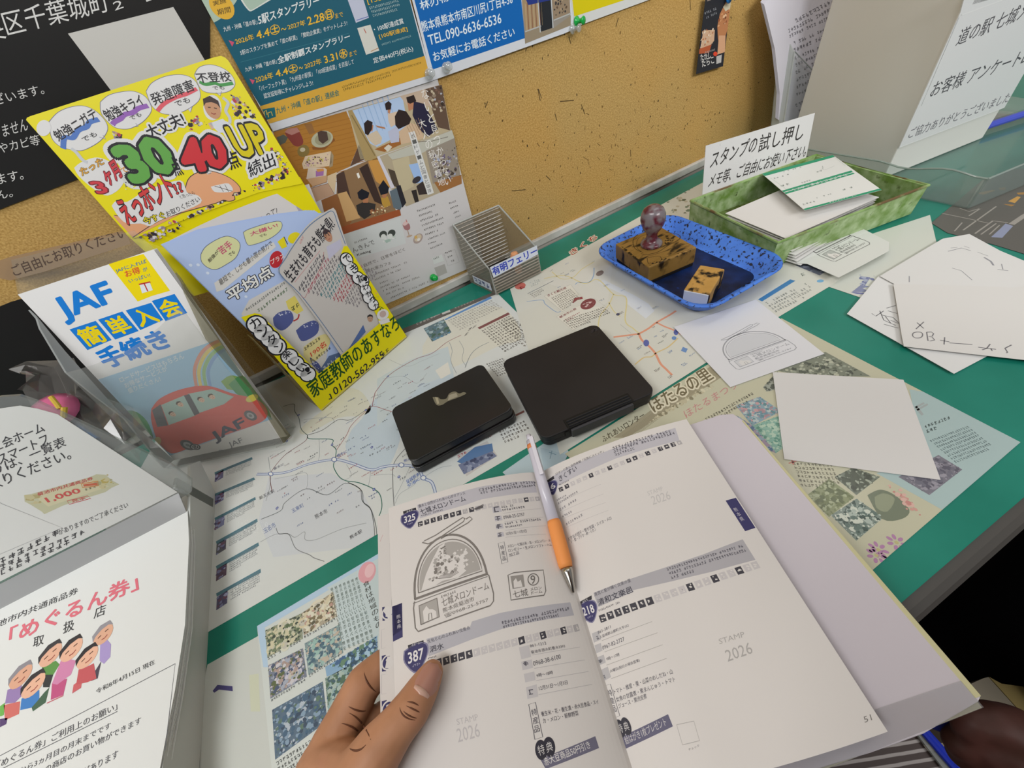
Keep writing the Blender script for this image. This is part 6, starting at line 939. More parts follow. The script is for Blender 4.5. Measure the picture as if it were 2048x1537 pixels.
S = Sheet(((0.7146,0.2947,0),(0.99082,-0.1352,0),(0,0,1),(-0.1352,-0.99082,-0)), rough=.4); S.f = (tuple(Vector(S.f[0])+Vector(S.f[3])*.0022+UP*.0022),)+tuple(S.f[1:])
S.base([(4.49,183.41),(51.77,180.96),(53.94,200.73),(3.56,200.94)], '#4a4648', .0008); S.build('dark_label', bx)

# ------------------------------------------------------------------ green tray of memo paper with its sign
GM = noise_mat('scuffed_green', '#6a8a3f', '#a9bd90', 70, .34, .66, .35, 8, '#43551f', 130, .62, .74, .12, spec=.45)
GM2 = noise_mat('stained_green', '#4d5c28', '#7a8f50', 60, .35, .65, .5, 7, '#3a3318', 50, .52, .66, .1)
gt = thing('memo_tray', 'scuffed green plastic tray of memo paper, behind the blue tray', 'tray', (0.569,0.3119,0))
GTp = [Vector(q) for q in ((0.45723,0.40762,0.036), (0.4369,0.25355,0.036), (0.64437,0.21725,0.036), (0.66471,0.37132,0.036))]
gc = sum(GTp, Vector())/4
for i, nm in enumerate(('left_wall', 'front_wall', 'right_wall', 'back_wall')):
    a, b = GTp[i], GTp[(i+1) % 4]; ia, ib = a+(gc-a).normalized()*.004, b+(gc-b).normalized()*.004
    ia.z = ib.z = a.z; z = Vector((0, 0, -a.z+.0004))
    bm = NB(); vs = [a+z+(gc-a)*.012, b+z+(gc-b)*.012, ib+z+(gc-b)*.012, ia+z+(gc-a)*.012]
    for v in vs: v.z = .0004
    lo = [bm.verts.new(v) for v in vs]; hi = [bm.verts.new(v) for v in (a, b, ib, ia)]
    bm.faces.new(lo[::-1]); bm.faces.new(hi)
    for k in range(4): bm.faces.new((lo[k], lo[(k+1) % 4], hi[(k+1) % 4], hi[k]))
    bmesh.ops.recalc_face_normals(bm, faces=bm.faces); put(nm, bm, GM, gt)
bm = NB(); rim = []
tube(bm, [p+UP*.0 for p in GTp]+[GTp[0]], .0018, 8); put('rim', bm, noise_mat('worn_rim', '#6f8f4a', '#98b078', 60, .3, .6, .4, 6, '#6a5638', 30, .5, .6), gt)
bm = NB(); fl = [p+(gc-p)*.03 for p in GTp]
for p in fl: p.z = .0006
prism(bm, fl, (0, 0, .002)); put('floor_panel', bm, GM2, gt)
ga = [Vector(q) for q in ((0.4664,0.355,0.031),(0.4593,0.2585,0.031),(0.6051,0.2437,0.031))]; ga.append(ga[0]+ga[2]-ga[1])
mc = sum(ga, Vector())/4
for k in range(9):
    ang = math.radians((k-8)*-1.3+(.8 if k % 3 == 0 else 0)); mc_ = ga[2]; m4 = Matrix.Translation(mc_) @ Matrix.Rotation(ang, 4, 'Z') @ Matrix.Translation(-mc_)
    bm = NB(); q = [m4 @ (mc+(p-mc)*(.965 if k < 8 else .985)) for p in ga]
    for p in q: p.z = .0034+.0032*k
    prism(bm, q, (0, 0, .0006)); o = put('memo_sheet', bm, M('#cbc9c6', .6))
    if k == 8: tag(o, 'topmost blank memo sheet in the green tray, under the printed slip', 'paper')
    else: tag(o, 'blank memo sheet fanned in the pile inside the green tray', 'paper', 'memo sheets piled in the green tray')
S = Sheet(((0.5769,0.38594,0.04),(0.96801,-0.25091,0),(0.25091,0.96801,-0),(0,0,1)), rough=.55); G_ = '#2f8a66'
S.base([(-7.48,-3.85),(94.67,-14.07),(58.33,-131.51),(-36.99,-123.19)], '#cccdc9', .0003)
S.p([(-7.48,-3.85),(94.67,-14.07),(92.17,-20.97),(-9.57,-12.91)], G_); S.p([(-22.96,-63.91),(74.79,-68.14),(72.48,-73.46),(-24.68,-68.66)], G_); S.p([(-24.6,-70.28),(71.58,-74.88),(70.58,-78.49),(-25.72,-74.94)], G_); S.g((-14.52,-73.86),(62.02,-77.11),(-12.02,-68.25), '#bcd0c4', 6, .9); S.p([(-36.12,-119.48),(59.57,-127.26),(58.33,-131.51),(-36.78,-123.36)], G_); S.g((-5.43,-125.06),(29.91,-126.93),(-3.87,-121.79), '#bcd0c4', 6)
for q in (((-6.95,-28.47),(19.33,-30.68),(-5.46,-25.15)), ((-16.24,-53.83),(-2.12,-55.58),(-13.85,-49.41)), ((41.31,-47.55),(69.95,-48.42),(43.51,-43.71)), ((4.63,-61.67),(29.24,-62.09),(6.21,-58.72)), ((-29.97,-111.83),(-12.94,-112.9),(-28.5,-108.44)), ((-7.87,-106.79),(13.04,-107.7),(-6.43,-104.18)), ((27.37,-107.84),(52.03,-108.58),(29.73,-103.93)), ((14.5,-18.75),(41.07,-21.01),(15.94,-15.81))): S.g(*q, '#9fa6a0', fill=.5)
S.l(S.spl([(45.15,-45.29),(56.46,-41.2),(61.61,-33.9),(54.72,-45.58),(71.77,-44.06)]), .25, '#8a908c', 3); S.l([(90.05,-24.12),(80.13,-52.42)], .25, '#8fb09c', 3); S.l([(-7.91,-21.68),(-16.7,-69.38)], .2, '#8fb09c', 3)
tag(S.build('payment_slip'), 'white slip with green printed bars, on top of the green tray', 'paper slip')
S = Sheet(((0.47816,0.40631,0.03865),(0.9852,-0.17104,0.01078),(0.00983,0.11923,0.99282),(-0.1711,-0.97802,0.11915)), rough=.55)
S.base([(0.03,62.66),(172.44,53.43),(174.23,-4.45),(-0.24,-1.2)], '#cbcac8', .0006)
K = '#33312f'
S.t('スタンプの', (8.57,31.67),(81.13,31.94),(11.79,51.62), K, .012); S.t('試し押し', (85.95,28.82),(159.22,24.29),(87.07,50.79), K, .012); S.t('メモ等、ご自由にお使い下さい。', (7.79,5.77),(170.74,-1.62),(12.5,23.55), K, .012)
S.l([(61.27,43.61),(67.42,44.28)], .5, '#8a8886', 3); S.l([(22.55,55.76),(22.17,59.08)], .3, '#a5a3a0', 3)
sg = S.build('sign_card'); tag(sg, 'white card with handwritten black notice on trying the stamps, behind the green tray', 'sign')

# ------------------------------------------------------------------ blue tray with the rubber stamps
BM = noise_mat('inky_blue', '#3f72cf', '#4a80de', 30, .4, .6, .38, 4, '#141c33', 230, .56, .63, spec=.45)
bt = thing('stamp_tray', 'blue plastic tray with black ink stains, holding the rubber stamps', 'tray', (.366, .328, 0))
TC, ya = Vector((.3655, .3275, 0)), math.radians(.8)
def ring(hx, hy, r_, z, n=7): return [TC+Matrix.Rotation(ya, 3, 'Z')@Vector((x, y, z)) for x, y in rrect(-hx, -hy, hx, hy, r_, n)]
bm = NB(); prof = [(.052, .083, .020, .0004), (.056, .087, .022, .004), (.066, .097, .029, .0195), (.0705, .1005, .031, .0205), (.0715, .1015, .031, .0222), (.0700, .1000, .030, .0234), (.066, .0965, .029, .0226), (.0545, .0855, .021, .0045), (.050, .081, .018, .0026)]
rg = [[bm.verts.new(p) for p in ring(*q)] for q in prof]
for a, b in zip(rg, rg[1:]):
    for k in range(len(a)): bm.faces.new((a[k], a[(k+1) % len(a)], b[(k+1) % len(a)], b[k]))
bm.faces.new(rg[0][::-1]); bm.faces.new(rg[-1]); put('body', bm, BM, bt, True)
bm = NB(); prism(bm, ring(.0485, .0795, .016, .0027), (0, 0, .0003)); put('inked_floor', bm, noise_mat('ink_pool', '#0c1730', '#142a5c', 40, .35, .7, .4, 6, '#1c3f8c', 80, .66, .74), bt)
st = thing('rubber_stamp', 'large square wooden rubber stamp with a red-stained clear knob, in the blue tray', 'rubber stamp', (.349, .361, .003))
SM = Matrix.Translation((.3495, .3612, 0)) @ Matrix.Rotation(math.radians(-6.2), 4, 'Z')
bm = NB(); box(bm, (-.0355, -.0385, .0075), (.0355, .0385, .0300), .0016); bmesh.ops.transform(bm, matrix=SM, verts=bm.verts); put('wooden_block', bm, noise_mat('inky_wood', '#7d5f2c', '#94713a', 20, .35, .65, .45, 8, '#241a0c', 38, .54, .66, stretch=(1, 3, 1)), st)
bm = NB(); box(bm, (-.0345, -.0375, .0032), (.0345, .0375, .0078), .0006); bmesh.ops.transform(bm, matrix=SM, verts=bm.verts); put('rubber_face', bm, M('#17130f', .6), st)
S = Sheet(((0.30812,0.32913,0.03),(0.99535,-0.09628,0),(0.09628,0.99535,-0),(0,0,1)), rough=.45)
for pts, wd in (([(16.01,34.34),(15.52,47.23),(22.76,61.96),(31.98,71.06),(42.47,74.69),(53.61,70.7)], .9), ([(16.55,29.79),(17.53,43.25),(24.45,55.95),(33.62,64.9),(43.07,67.1),(50.83,64.09)], .6), ([(68.62,53.42),(75.52,41.99),(75.91,32.63),(68.93,26.29),(49.63,23.53),(31.75,19.79),(19.34,23.23),(13.42,30.66)], .9), ([(13.67,20.51),(36.16,15.72),(59.41,14.29),(71.74,10.87)], .6), ([(13.09,17.14),(7.01,3.64),(21.01,0.49),(26.73,10.58),(13.09,17.14)], .7), ([(27.43,4.17),(53.42,-0.23),(67.36,-1.3)], .5)): S.l(S.spl(pts), wd, '#33240f', 1)
S.splash([(37.86,65.32),(53.3,59.35),(48.94,32.61),(20.56,30.14)], ['#33240f', '#1e160b', '#5a4420'], 40, 2.2, 1, 3)
S.splash([(64.64,48.19),(74.62,38.36),(59.64,26.64),(45.22,27.69)], ['#33240f', '#1e160b'], 20, 2.4, 1, 4)
S.splash([(6.32,75.46),(1.46,8.56),(-0.34,0.96),(4.95,57.13)], ['#1a140b', '#2a1e0e'], 40, 2.2, 1, 6); S.splash([(3.69,6.59),(69.45,-3.26),(66.78,-8.68),(0.76,-0.01)], ['#1a140b', '#3a2a12'], 34, 1.6, 1, 7)
S.build('ink_marks', st)
KN = bpy.data.materials.new('red_stained_clear'); KN.use_nodes = True; b_ = KN.node_tree.nodes['Principled BSDF']; tc = N(KN, 'ShaderNodeTexCoord'); nz = N(KN, 'ShaderNodeTexNoise'); nz.inputs['Scale'].default_value = 75; KN.node_tree.links.new(tc.outputs['Object'], nz.inputs['Vector'])
rr = N(KN, 'ShaderNodeValToRGB'); rr.color_ramp.elements[0].position = .40; rr.color_ramp.elements[1].position = .56; rr.color_ramp.elements[0].color = (*lin('#6a2a38'), 1); rr.color_ramp.elements[1].color = (*lin('#8a8083'), 1); KN.node_tree.links.new(nz.outputs[0], rr.inputs[0]); KN.node_tree.links.new(rr.outputs[0], b_.inputs['Base Color']); b_.inputs['Roughness'].default_value = .22; b_.inputs['Transmission Weight'].default_value = .3
kc = SM @ Vector((-.002, .004, .0301))
bm = NB(); lathe(bm, kc, [(0, 0), (.0138, 0), (.0142, .0025), (.0130, .0045), (.0098, .0058), (.0078, .0085), (.0068, .014), (.0080, .0185), (.0108, .0225), (.0142, .0290), (.0156, .0355), (.0150, .0425), (.0122, .0485), (.0075, .0522), (.003, .0534), (0, .0536)], 32); put('knob', bm, KN, st, True)
s2 = thing('wooden_stamp', 'small oblong wooden stamp with a white end, in front inside the blue tray', 'rubber stamp', (0.3474,0.2763,0.003))
bq = [Vector(q) for q in ((0.3616,0.2918,0.027),(0.3693,0.2662,0.027),(0.3227,0.2406,0.027),(0.3054,0.2682,0.027))]
bdir = ((bq[3]+bq[2])/2-(bq[0]+bq[1])/2).normalized(); bs = Vector((-bdir.y, bdir.x, 0)); c_ = sum(bq, Vector())/4; hl = .027; hw = .0142
blk = lambda a, b, z: Vector((c_.x, c_.y, z))+bdir*a+bs*b
bm = NB(); prism(bm, [blk(-hl, -hw, .0045), blk(hl, -hw, .0045), blk(hl, hw, .0045), blk(-hl, hw, .0045)], (0, 0, .0225), .0015); put('wooden_block', bm, noise_mat('ink_brushed_wood', '#a8803f', '#c79a55', 25, .3, .7, .5, 6, '#1c150c', 42, .50, .56), s2)
bm = NB(); prism(bm, [blk(hl-.0002, -hw+.0006, .0052), blk(hl+.0012, -hw+.0006, .0052), blk(hl+.0012, hw-.0006, .0052), blk(hl-.0002, hw-.0006, .0052)], (0, 0, .0212), .0005); put('white_end', bm, M('#b9bcc4', .5), s2)
bm = NB(); prism(bm, [blk(-hl+.001, -hw+.001, .0031), blk(hl-.001, -hw+.001, .0031), blk(hl-.001, hw-.001, .0031), blk(-hl+.001, hw-.001, .0031)], (0, 0, .0016)); put('rubber_face', bm, M('#17130f', .6), s2)

# ------------------------------------------------------------------ the two stamp pads
def pad(name, label, o3, ud, w_, d_, h_, mat_, r_):
    root = thing(name, label, 'stamp pad', Vector(o3)+Vector((0, 0, 0)))
    root.location = Vector((o3[0], o3[1], 0)); u = Vector((ud[0], ud[1], 0)).normalized(); v = Vector((-u.y, u.x, 0)); O = Vector((o3[0], o3[1], 0))
    W3 = lambda x, y, z: O+u*x+v*y+UP*z
    def rr_(x0, y0, x1, y1, z0, z1, bev): 
        bm = NB(); prism(bm, [W3(x, y, z0) for x, y in rrect(x0, y0, x1, y1, r_)], (0, 0, z1-z0), bev, 2); return bm
    return root, W3, rr_
BKM = noise_mat('black_plastic', '#171716', '#1e1d1d', 18, .3, .7, .34, 4, '#241c1e', 9, .55, .75, spec=.45)
BKM2 = noise_mat('matt_black_plastic', '#1a1718', '#201d1e', 18, .3, .7, .5, 4, spec=.35)
sp, W3, rr_ = pad('stamp_pad', 'smaller black stamp pad with a torn label, left of the large pad', (-0.0494,0.2464,0.02), Vector((0.0646,0.2436,0.02))-Vector((-0.0494,0.2464,0.02)), .112, .079, .02, BKM, .008)
put('base', rr_(-.002, -.003, .114, .082, .0003, .0095, .0012), BKM, sp)
put('hinge_groove', rr_(.001, .0, .111, .079, .0095, .0108, 0), M('#0b0b0b', .4), sp)
put('lid', rr_(-.001, -.0015, .113, .0805, .0108, .0205, .0014), BKM, sp)
S = Sheet(((-0.04938,0.2464,0.02),(0.9997,-0.0245,0),(0.0245,0.9997,-0),(0,0,1)), rough=.35); S.f = ((S.f[0][0], S.f[0][1], .0206),)+tuple(S.f[1:])
S.p(S.spl([(45.57,66.69),(45.69,53.12),(51.04,49.21),(58.1,50.06),(70.89,47.94),(79.39,47.8),(77.53,51.69),(72.77,52.74),(69.9,58.66),(63.4,59.72),(58.18,54.88),(52.44,57.89),(50.77,62.84),(45.57,66.69)], 3), '#6f6a58', 1); S.p([(48.04,64.86),(50.42,61.85),(49.05,53.07),(46.7,53.59)], '#9a927a', 2); S.p([(62.66,57.76),(70.49,55.7),(69.94,49.88),(58.45,51.01)], '#918b78', 2); S.build('label_remnant', sp)
bp_, W3, rr_ = pad('stamp_pad', 'large flat black stamp pad with a front clasp, in the middle of the counter', (0.0694,0.1959,0.015), Vector((0.1864,0.1785,0.015))-Vector((0.0694,0.1959,0.015)), .12, .12, .015, BKM2, .009)
put('base', rr_(-.0005, .0, .1195, .118, .0003, .0075, .001), BKM2, bp_); put('lid', rr_(-.001, -.001, .1205, .1215, .0078, .0158, .0014), BKM2, bp_)
bm = NB(); prism(bm, [W3(.028, -.0042, .004), W3(.094, -.0042, .004), W3(.094, -.0012, .004), W3(.028, -.0012, .004)], (0, 0, .0112), .0008); cl = put('clasp', bm, M('#3a3a3d', .35), bp_)
bm = NB(); prism(bm, [W3(.026, -.001, .0159), W3(.096, -.001, .0159), W3(.096, .0105, .0159), W3(.026, .0105, .0159)], (0, 0, .0006), .0003); ln_ = put('lid_notch', bm, M('#131313', .4), bp_)
bm = NB()
for k in range(3): tube(bm, [W3(.028, .0012+.003*k, .0167), W3(.094, .0012+.003*k, .0167)], .0009, 6)
put('grip_ridges', bm, M('#26272a', .3), ln_)
bm = NB(); prism(bm, [W3(.022, -.0012, .005), W3(.0262, -.0012, .005), W3(.0262, -.0006, .005), W3(.022, -.0006, .005)], (0, -.001, .009)); put('clasp_slot', bm, M('#050505', .5), bp_)
S = Sheet(((0.06937,0.19588,0.015),(0.98909,-0.14728,0),(0.14728,0.98909,-0),(0,0,1)), rough=.4); S.f = ((S.f[0][0], S.f[0][1], .0159),)+tuple(S.f[1:])
S.e((111.28,107.5),(117.19,106.58),(109.08,101.66), '#2c292b', 1, 14, line=.8); S.g((106.63,109.07),(118.37,108.76),(110.2,114.13), '#353134', 2, .9); S.build('embossed_mark', bp_)

# ------------------------------------------------------------------ loose memo paper
def stamp_print(S, a, b, d, c, fillc, wk=1.0, full=True):
    """the melon dome rubber stamp print: a bottom left, b bottom right, d top left"""
    P = lambda u, v: (a[0]+(b[0]-a[0])*u+(d[0]-a[0])*v, a[1]+(b[1]-a[1])*u+(d[1]-a[1])*v)
    L = lambda pts, w_, z=3: S.l([P(*q) for q in pts], w_*wk, c, z)
    arc = [(.5-.47*math.cos(t), .30+.54*math.sin(t)**.9) for t in [math.pi*k/24 for k in range(25)]]; arc[0] = (.03, .30); arc[-1] = (.97, .30)
    inn = [(.5-.42*math.cos(t), .345+.44*math.sin(t)**.9) for t in [math.pi*k/24 for k in range(25)]]; inn[0] = (.08, .345); inn[-1] = (.92, .345)
    L([(.02, .30)]+arc+[(.98, .30), (.02, .30)], 1.5); L(inn+[inn[0]], .7)
    if fillc: S.p([P(.5-.40*math.cos(t), .36+.40*math.sin(t)**.9) if 0 < k < 24 else P(.5-.40*math.cos(t), .36) for k, t in enumerate([math.pi*k/24 for k in range(25)])], fillc, 2)
    wht = '#cfcac6' if full else fillc
    if full:
        S.p([P(*q) for q in ((.12, .36), (.2, .5), (.3, .62), (.42, .74), (.5, .76), (.46, .66), (.55, .6), (.7, .58), (.78, .5), (.66, .46), (.72, .40), (.6, .36), (.4, .38), (.3, .36))], wht, 3)
        S.splash([P(.2, .40), P(.62, .42), P(.66, .58), P(.34, .66)], [c, fillc], 60, 1.6*wk, 4, 5); S.splash([P(.55, .40), P(.86, .40), P(.8, .62), P(.6, .66)], [wht, fillc], 26, 1.8*wk, 3.4, 6); S.splash([P(.36, .64), P(.5, .62), P(.52, .73), P(.44, .73)], [c], 22, .7*wk, 4.5, 7)
        for k in range(5): S.l([P(.34+.02*k, .42+.01*k), P(.5, .385+.01*k), P(.62-.01*k, .41+.012*k)], .35*wk, c, 5)
    L([(.28, .81), (.42, .83), (.80, .93), (.83, .96), (.80, .98), (.40, .88), (.24, .86), (.20, .85), (.28, .81)], .8); L([(.46, .82), (.86, .90), (.93, .93), (.9, .965), (.84, .95)], .8)
    L([(.02, .28), (.0, .22), (.0, .04), (.03, .0), (.93, .0), (.98, .03), (1, .1), (.99, .28), (.97, .30)], .8); L([(.0, .265), (.97, .275)], .5)
    S.p([P(.07, .05), P(.30, .06), P(.30, .235), P(.07, .225)], fillc or c, 2); L([(.07, .05), (.30, .06), (.30, .235), (.07, .225), (.07, .05)], .7)
    S.p([P(.11, .06), (P(.11, .16)), P(.16, .2), P(.19, .16), P(.23, .15), P(.27, .12), P(.27, .065)], wht if full else '#c8c6c4', 3); L([(.17, .065), (.18, .12), (.21, .12), (.21, .065)], .5, 4)
    S.t('七城メロンドーム', P(.35, .135), P(.96, .15), P(.35, .215), c, .0, 5); S.t('熊本県菊池市', P(.35, .08), P(.75, .09), P(.35, .125), c, 0, 5); S.t('☎0968-25-5757', P(.36, .03), P(.92, .04), P(.36, .07), c, 0, 5); S.g(P(.35, .222), P(.55, .225), P(.35, .245), c, 5)
PW = '#c9c9c8'
S = Sheet(((0.22816,0.07083,0.0004),(0.68974,-0.72406,0),(0.72406,0.68974,-0),(0,0,1)), rough=.6); S.base([(0.59,98.25),(101.82,101.41),(99.73,-0.16),(0.34,-1.71)], '#c6c4c2', .0003)
tag(S.build('memo_paper'), 'plain blank square memo lying alone in front, on the yellowish leaflet', 'paper')
S = Sheet(((0.25596,0.14912,0.0004),(0.97285,-0.23145,0),(0.23145,0.97285,-0),(0,0,1)), rough=.6); S.base([(-0.52,101.36),(102.41,100.66),(100.92,-0.11),(-0.38,-1.08)], '#c9c9cc', .0003)
stamp_print(S, (18.77,15.04),(86.76,16.01),(16.34,67.03), '#8f9094', '#bcbdc0', .8, False)
tag(S.build('memo_paper'), 'square memo with a faint grey stamp print, in front of the blue tray', 'paper')
S = Sheet(((0.41955,0.14739,0.0004),(0.99491,-0.10075,0),(0.10075,0.99491,-0),(0,0,1)), rough=.6); S.base([(0.98,1.36),(77.44,27.59),(93.02,7.74),(35.66,-100.03),(-2.89,-100.06)], PW, .0003)
for pts in ([(18.29,-11.22),(17.42,-16.03),(29.96,-14.57)], [(27.29,-12.52),(17.48,-24.1),(18.41,-35.15)], [(22.77,-17.36),(27.15,-26.04),(23.6,-33.86)], [(35.4,-13.14),(45.31,-15.13)], [(12.28,-28.07),(16.72,-38.96)], [(32.63,-16.6),(35.15,-24.01)], [(21.87,-27.38),(22.73,-35.79),(28.83,-32.56)], [(23.65,-20.73),(18.39,-30)]): S.l(pts, .8, '#6a6a6c', 2)
tag(S.build('memo_paper'), 'memo with part of a dark stamp print, underneath the scribbled sheet', 'paper')
S = Sheet(((0.53363,0.11911,0.0016),(0.99791,-0.06457,0),(0.06457,0.99791,-0),(0,0,1)), rough=.6); S.base([(-38.23,44.06),(68.92,49.88),(94.3,38.75),(79.82,2.08),(68.73,-50.04),(39.96,-54.76),(-29.1,-6.65),(-41.8,23.43)], '#c6c5c3', .0003)
for pts, wd in (([(48.03,31.54),(62.3,27.35),(62.86,18.86)], .9), ([(55.87,33.77),(61.16,30.51)], .6), ([(67.67,28.02),(67.06,22.6)], .5), ([(58.45,4.11),(55.15,-3.66),(49.65,-9.09)], 1.6), ([(45.03,-15.11),(48.76,-21.94)], .8), ([(56.52,-12.07),(48.04,-17.91)], .7), ([(20.78,10.92),(21.83,2.96),(12.63,-12.02)], .6), ([(-19.12,26.69),(-28.83,20.18)], .8), ([(64.31,13.54),(63.18,3.26)], .5)): S.l(pts, wd, '#85858a', 2)
tag(S.build('memo_paper'), 'memo with a few dark pen marks, behind the scribbled sheet at the right', 'paper')
S = Sheet(((0.41378,0.08749,0.003),(0.58067,-0.81414,0),(0.81414,0.58067,-0),(0,0,1)), rough=.6); S.base([(-4.42,98.23),(52.49,105.08),(89.77,107.77),(121.58,120.94),(97.83,-2.5),(74,-1.35),(51.63,-1.96),(-4.73,-3.3),(-4.93,11.21)], '#c5c3c0', .0003)
for pts in ([(8.54,34.93),(12.62,26.81)], [(13.95,37.35),(6.71,24.68)], [(14.18,21.56),(17.68,22.75),(19.07,20.7),(17.62,16.46),(14.94,15.44),(17.44,14.86),(18.72,11.31),(15.63,9.05),(13.74,8.98),(14.18,21.56)], [(22.52,11.83),(28.89,11.08)], [(26.42,16.96),(24.6,6.29)], [(28.69,9.53),(44.36,11.08)], [(47.69,8.25),(59.11,8.19)], [(56.56,14.77),(53.31,8.19),(49.8,5.17)], [(55.93,8.48),(56.25,5.35)], [(65.28,11.14),(66.02,6.04),(64.98,4.91)], [(65.28,11.14),(70.52,16.89)]): S.l(pts, .9, '#6f6d70', 2)
S.l(S.spl([(7.26,20.38),(4.31,18.31),(3.21,14.09),(4.87,11.14),(8.87,12.46),(10.77,16.82),(10.17,20.25),(7.26,20.38)]), .9, '#6f6d70', 2)
tag(S.build('memo_paper'), 'large sheet with upside-down pen scribbles ending in BOX, at the right', 'paper')
A_, B_, T0_ = ((1.14,48.33),(108.72,35.08),(21.37,107.69))
yc = lambda x: A_[1]+(B_[1]-A_[1])*(x-A_[0])/(B_[0]-A_[0])
O_ = Vector(((0.46099,0.18837,0.01),(0.73556,-0.67746,0),(0.67746,0.73556,-0),(0,0,1))[0])
def fold(x, y, h):
    d = abs(y-yc(x)); return Vector((O_.x+x/1000, O_.y+y/1000, .0042+.055*d/1000+h+.0004))
S = Sheet(fn=fold, rough=.6)
S.base([(0.87,48.35),(15.17,91.59),(20.46,103.69),(25.65,107.75),(83.26,103.55),(142.83,99.32),(115.43,67.65),(108.91,35.61),(97.54,6.4),(79.04,-4.13),(39.98,-2.81),(0.24,-0.47),(2.67,17.14),(5.85,39.59)], '#c6c7c2', .0003)
stamp_print(S, (25.88,21.44),(86.3,17.78),(39.89,108.39), '#6b6a68', '#a8a9a5', 1.0, True)
tag(S.build('memo_paper'), 'folded memo with a dark dome stamp print, beside the green tray', 'paper')
# ------------------------------------------------------------------ the open stamp book
G0, GV = Vector((0.04707,0.16187,0.02574)), Vector((-0.26764,-0.95999,-0.08233)); RU, RN, RW = Vector((0.95425,-0.27592,0.11521)), Vector((-0.13332,-0.04773,0.98992)), 0.13000; LU, LN, LW = Vector((-0.94781,0.19259,0.25411)), Vector((0.22835,-0.14621,0.96254)), 0.12549
PH = .1976
def bump_r(t): return .0078*(1-(1-min(t/.35, 1))**2)*(1-(max(t-.55, 0)/.45)**2)
def page_r(x, y, h=0.0):
    t = x/1000/RW; return G0+RU*(x/1000)+GV*(-y/1000)+RN*((bump_r(t) if 0 <= t <= 1 else 0)+h)
def page_l(x, y, h=0.0):
    t = -x/1000/LW; return G0-LU*(x/1000)+GV*(-y/1000)+LN*((.0115*math.sin(math.pi*min(max(t, 0), 1)**.75) if 0 <= t <= 1 else 0)+h)
book = thing('stamp_book', 'open stamp book with one printed page stamped, held up over the counter front', 'book', G0+GV*.1)
CUT_R = [3*k for k in range(1, 44)]; CUT_L = [-2.6*k for k in range(1, 49)]
PAPER = '#cdc8c4'; NV = '#3b3861'; TX = '#55525a'; BAND = '#b3b0b6'
def shield(S, c, r_, num):
    pts = S.spl([(c[0]-r_, c[1]+r_*.75), (c[0], c[1]+r_*1.0), (c[0]+r_, c[1]+r_*.75), (c[0]+r_*1.02, c[1]-r_*.1), (c[0], c[1]-r_*1.15), (c[0]-r_*1.02, c[1]-r_*.1), (c[0]-r_, c[1]+r_*.75)], 4)[:-1]
    S.p(pts, '#7d7a94', 2); S.p([(c[0]+(p[0]-c[0])*.9, c[1]+(p[1]-c[1])*.9) for p in pts], NV, 3); S.t(num, (c[0]-r_*.66, c[1]-r_*.28), (c[0]+r_*.66, c[1]-r_*.28), (c[0]-r_*.66, c[1]+r_*.5), '#d2cfd0', .04, 5); S.g((c[0]-r_*.35, c[1]-r_*.62), (c[0]+r_*.35, c[1]-r_*.62), (c[0]-r_*.35, c[1]-r_*.45), '#9a97ac', 5)
def icons(S, a, b, pat, sz):
    n = len(pat)
    for i, ch in enumerate(pat):
        t = i/(n-1); x = a[0]+(b[0]-a[0])*t; y = a[1]+(b[1]-a[1])*t; c = {'d': '#3f3d44', 'f': '#bbb6b6', 'h': '#a5a1a2'}[ch]; q = sz/2
        S.p([(x-q, y-q), (x+q, y-q), (x+q, y+q), (x-q, y+q)], c, 2); R_ = random.Random(i*7+3)
        for k in range(3):
            u, v = R_.uniform(-.6, .3)*q, R_.uniform(-.7, .5)*q; S.p([(x+u, y+v), (x+u+q*R_.uniform(.25, .7), y+v), (x+u+q*R_.uniform(.2, .7), y+v+q*.3), (x+u, y+v+q*R_.uniform(.25, .5))], PAPER, 3)
S = Sheet(fn=page_l, rough=.55)
S.base([(0, 0), (-LW*1000, 0), (-LW*1000, -PH*1000), (0, -PH*1000)], PAPER, .0002)
S.p([(-103.48,-5.05),(-79.06,-5.41),(-54.67,-5.33),(-30.75,-6.82),(-7.93,-8),(-8.47,-18.31),(-33.24,-17.31),(-54.66,-15.91),(-66.35,-16.83),(-102.04,-16.35)], BAND); S.p([(-114.51,-6.5),(-104.47,-6.81),(-104.3,-9.45),(-114.18,-9.08)], '#2f2d33', 2); S.g((-111.8,-8.63),(-106.61,-8.75),(-111.89,-7.12), '#b9b6b6', 5)
shield(S, (-109.82,-14.36), 6.4, '325'); S.t('七城メロンドーム', (-100.9,-13.94),(-65.88,-13.96),(-102.19,-9.18), '#3f3d48', .015); S.t('農水と自然がふれあい心がオアシス', (-102.28,-7.96),(-65.78,-8.48),(-102.73,-5.3), TX, 0); S.g((-101.03,-15.44),(-84.18,-15.81),(-101.29,-14.19), TX)
S.g((-54.87,-9.16),(-6.76,-10.51),(-54.94,-6.84), TX); S.g((-54.4,-11.88),(-7.59,-13.24),(-54.5,-9.78), TX)
icons(S, ((-102.21,-20.58),(-9.69,-23.75))[0], ((-102.21,-20.58),(-9.69,-23.75))[1], 'dddddddhdhfffffffdfh', 3.6); S.p([(-61.51,-21.99),(-53.64,-20.7),(-54.54,-22.94),(-59.78,-22.97)], '#5a5658', 4); S.l([(-62.49,-22.2),(-53.55,-20.23)], .5, '#5a5658', 4)
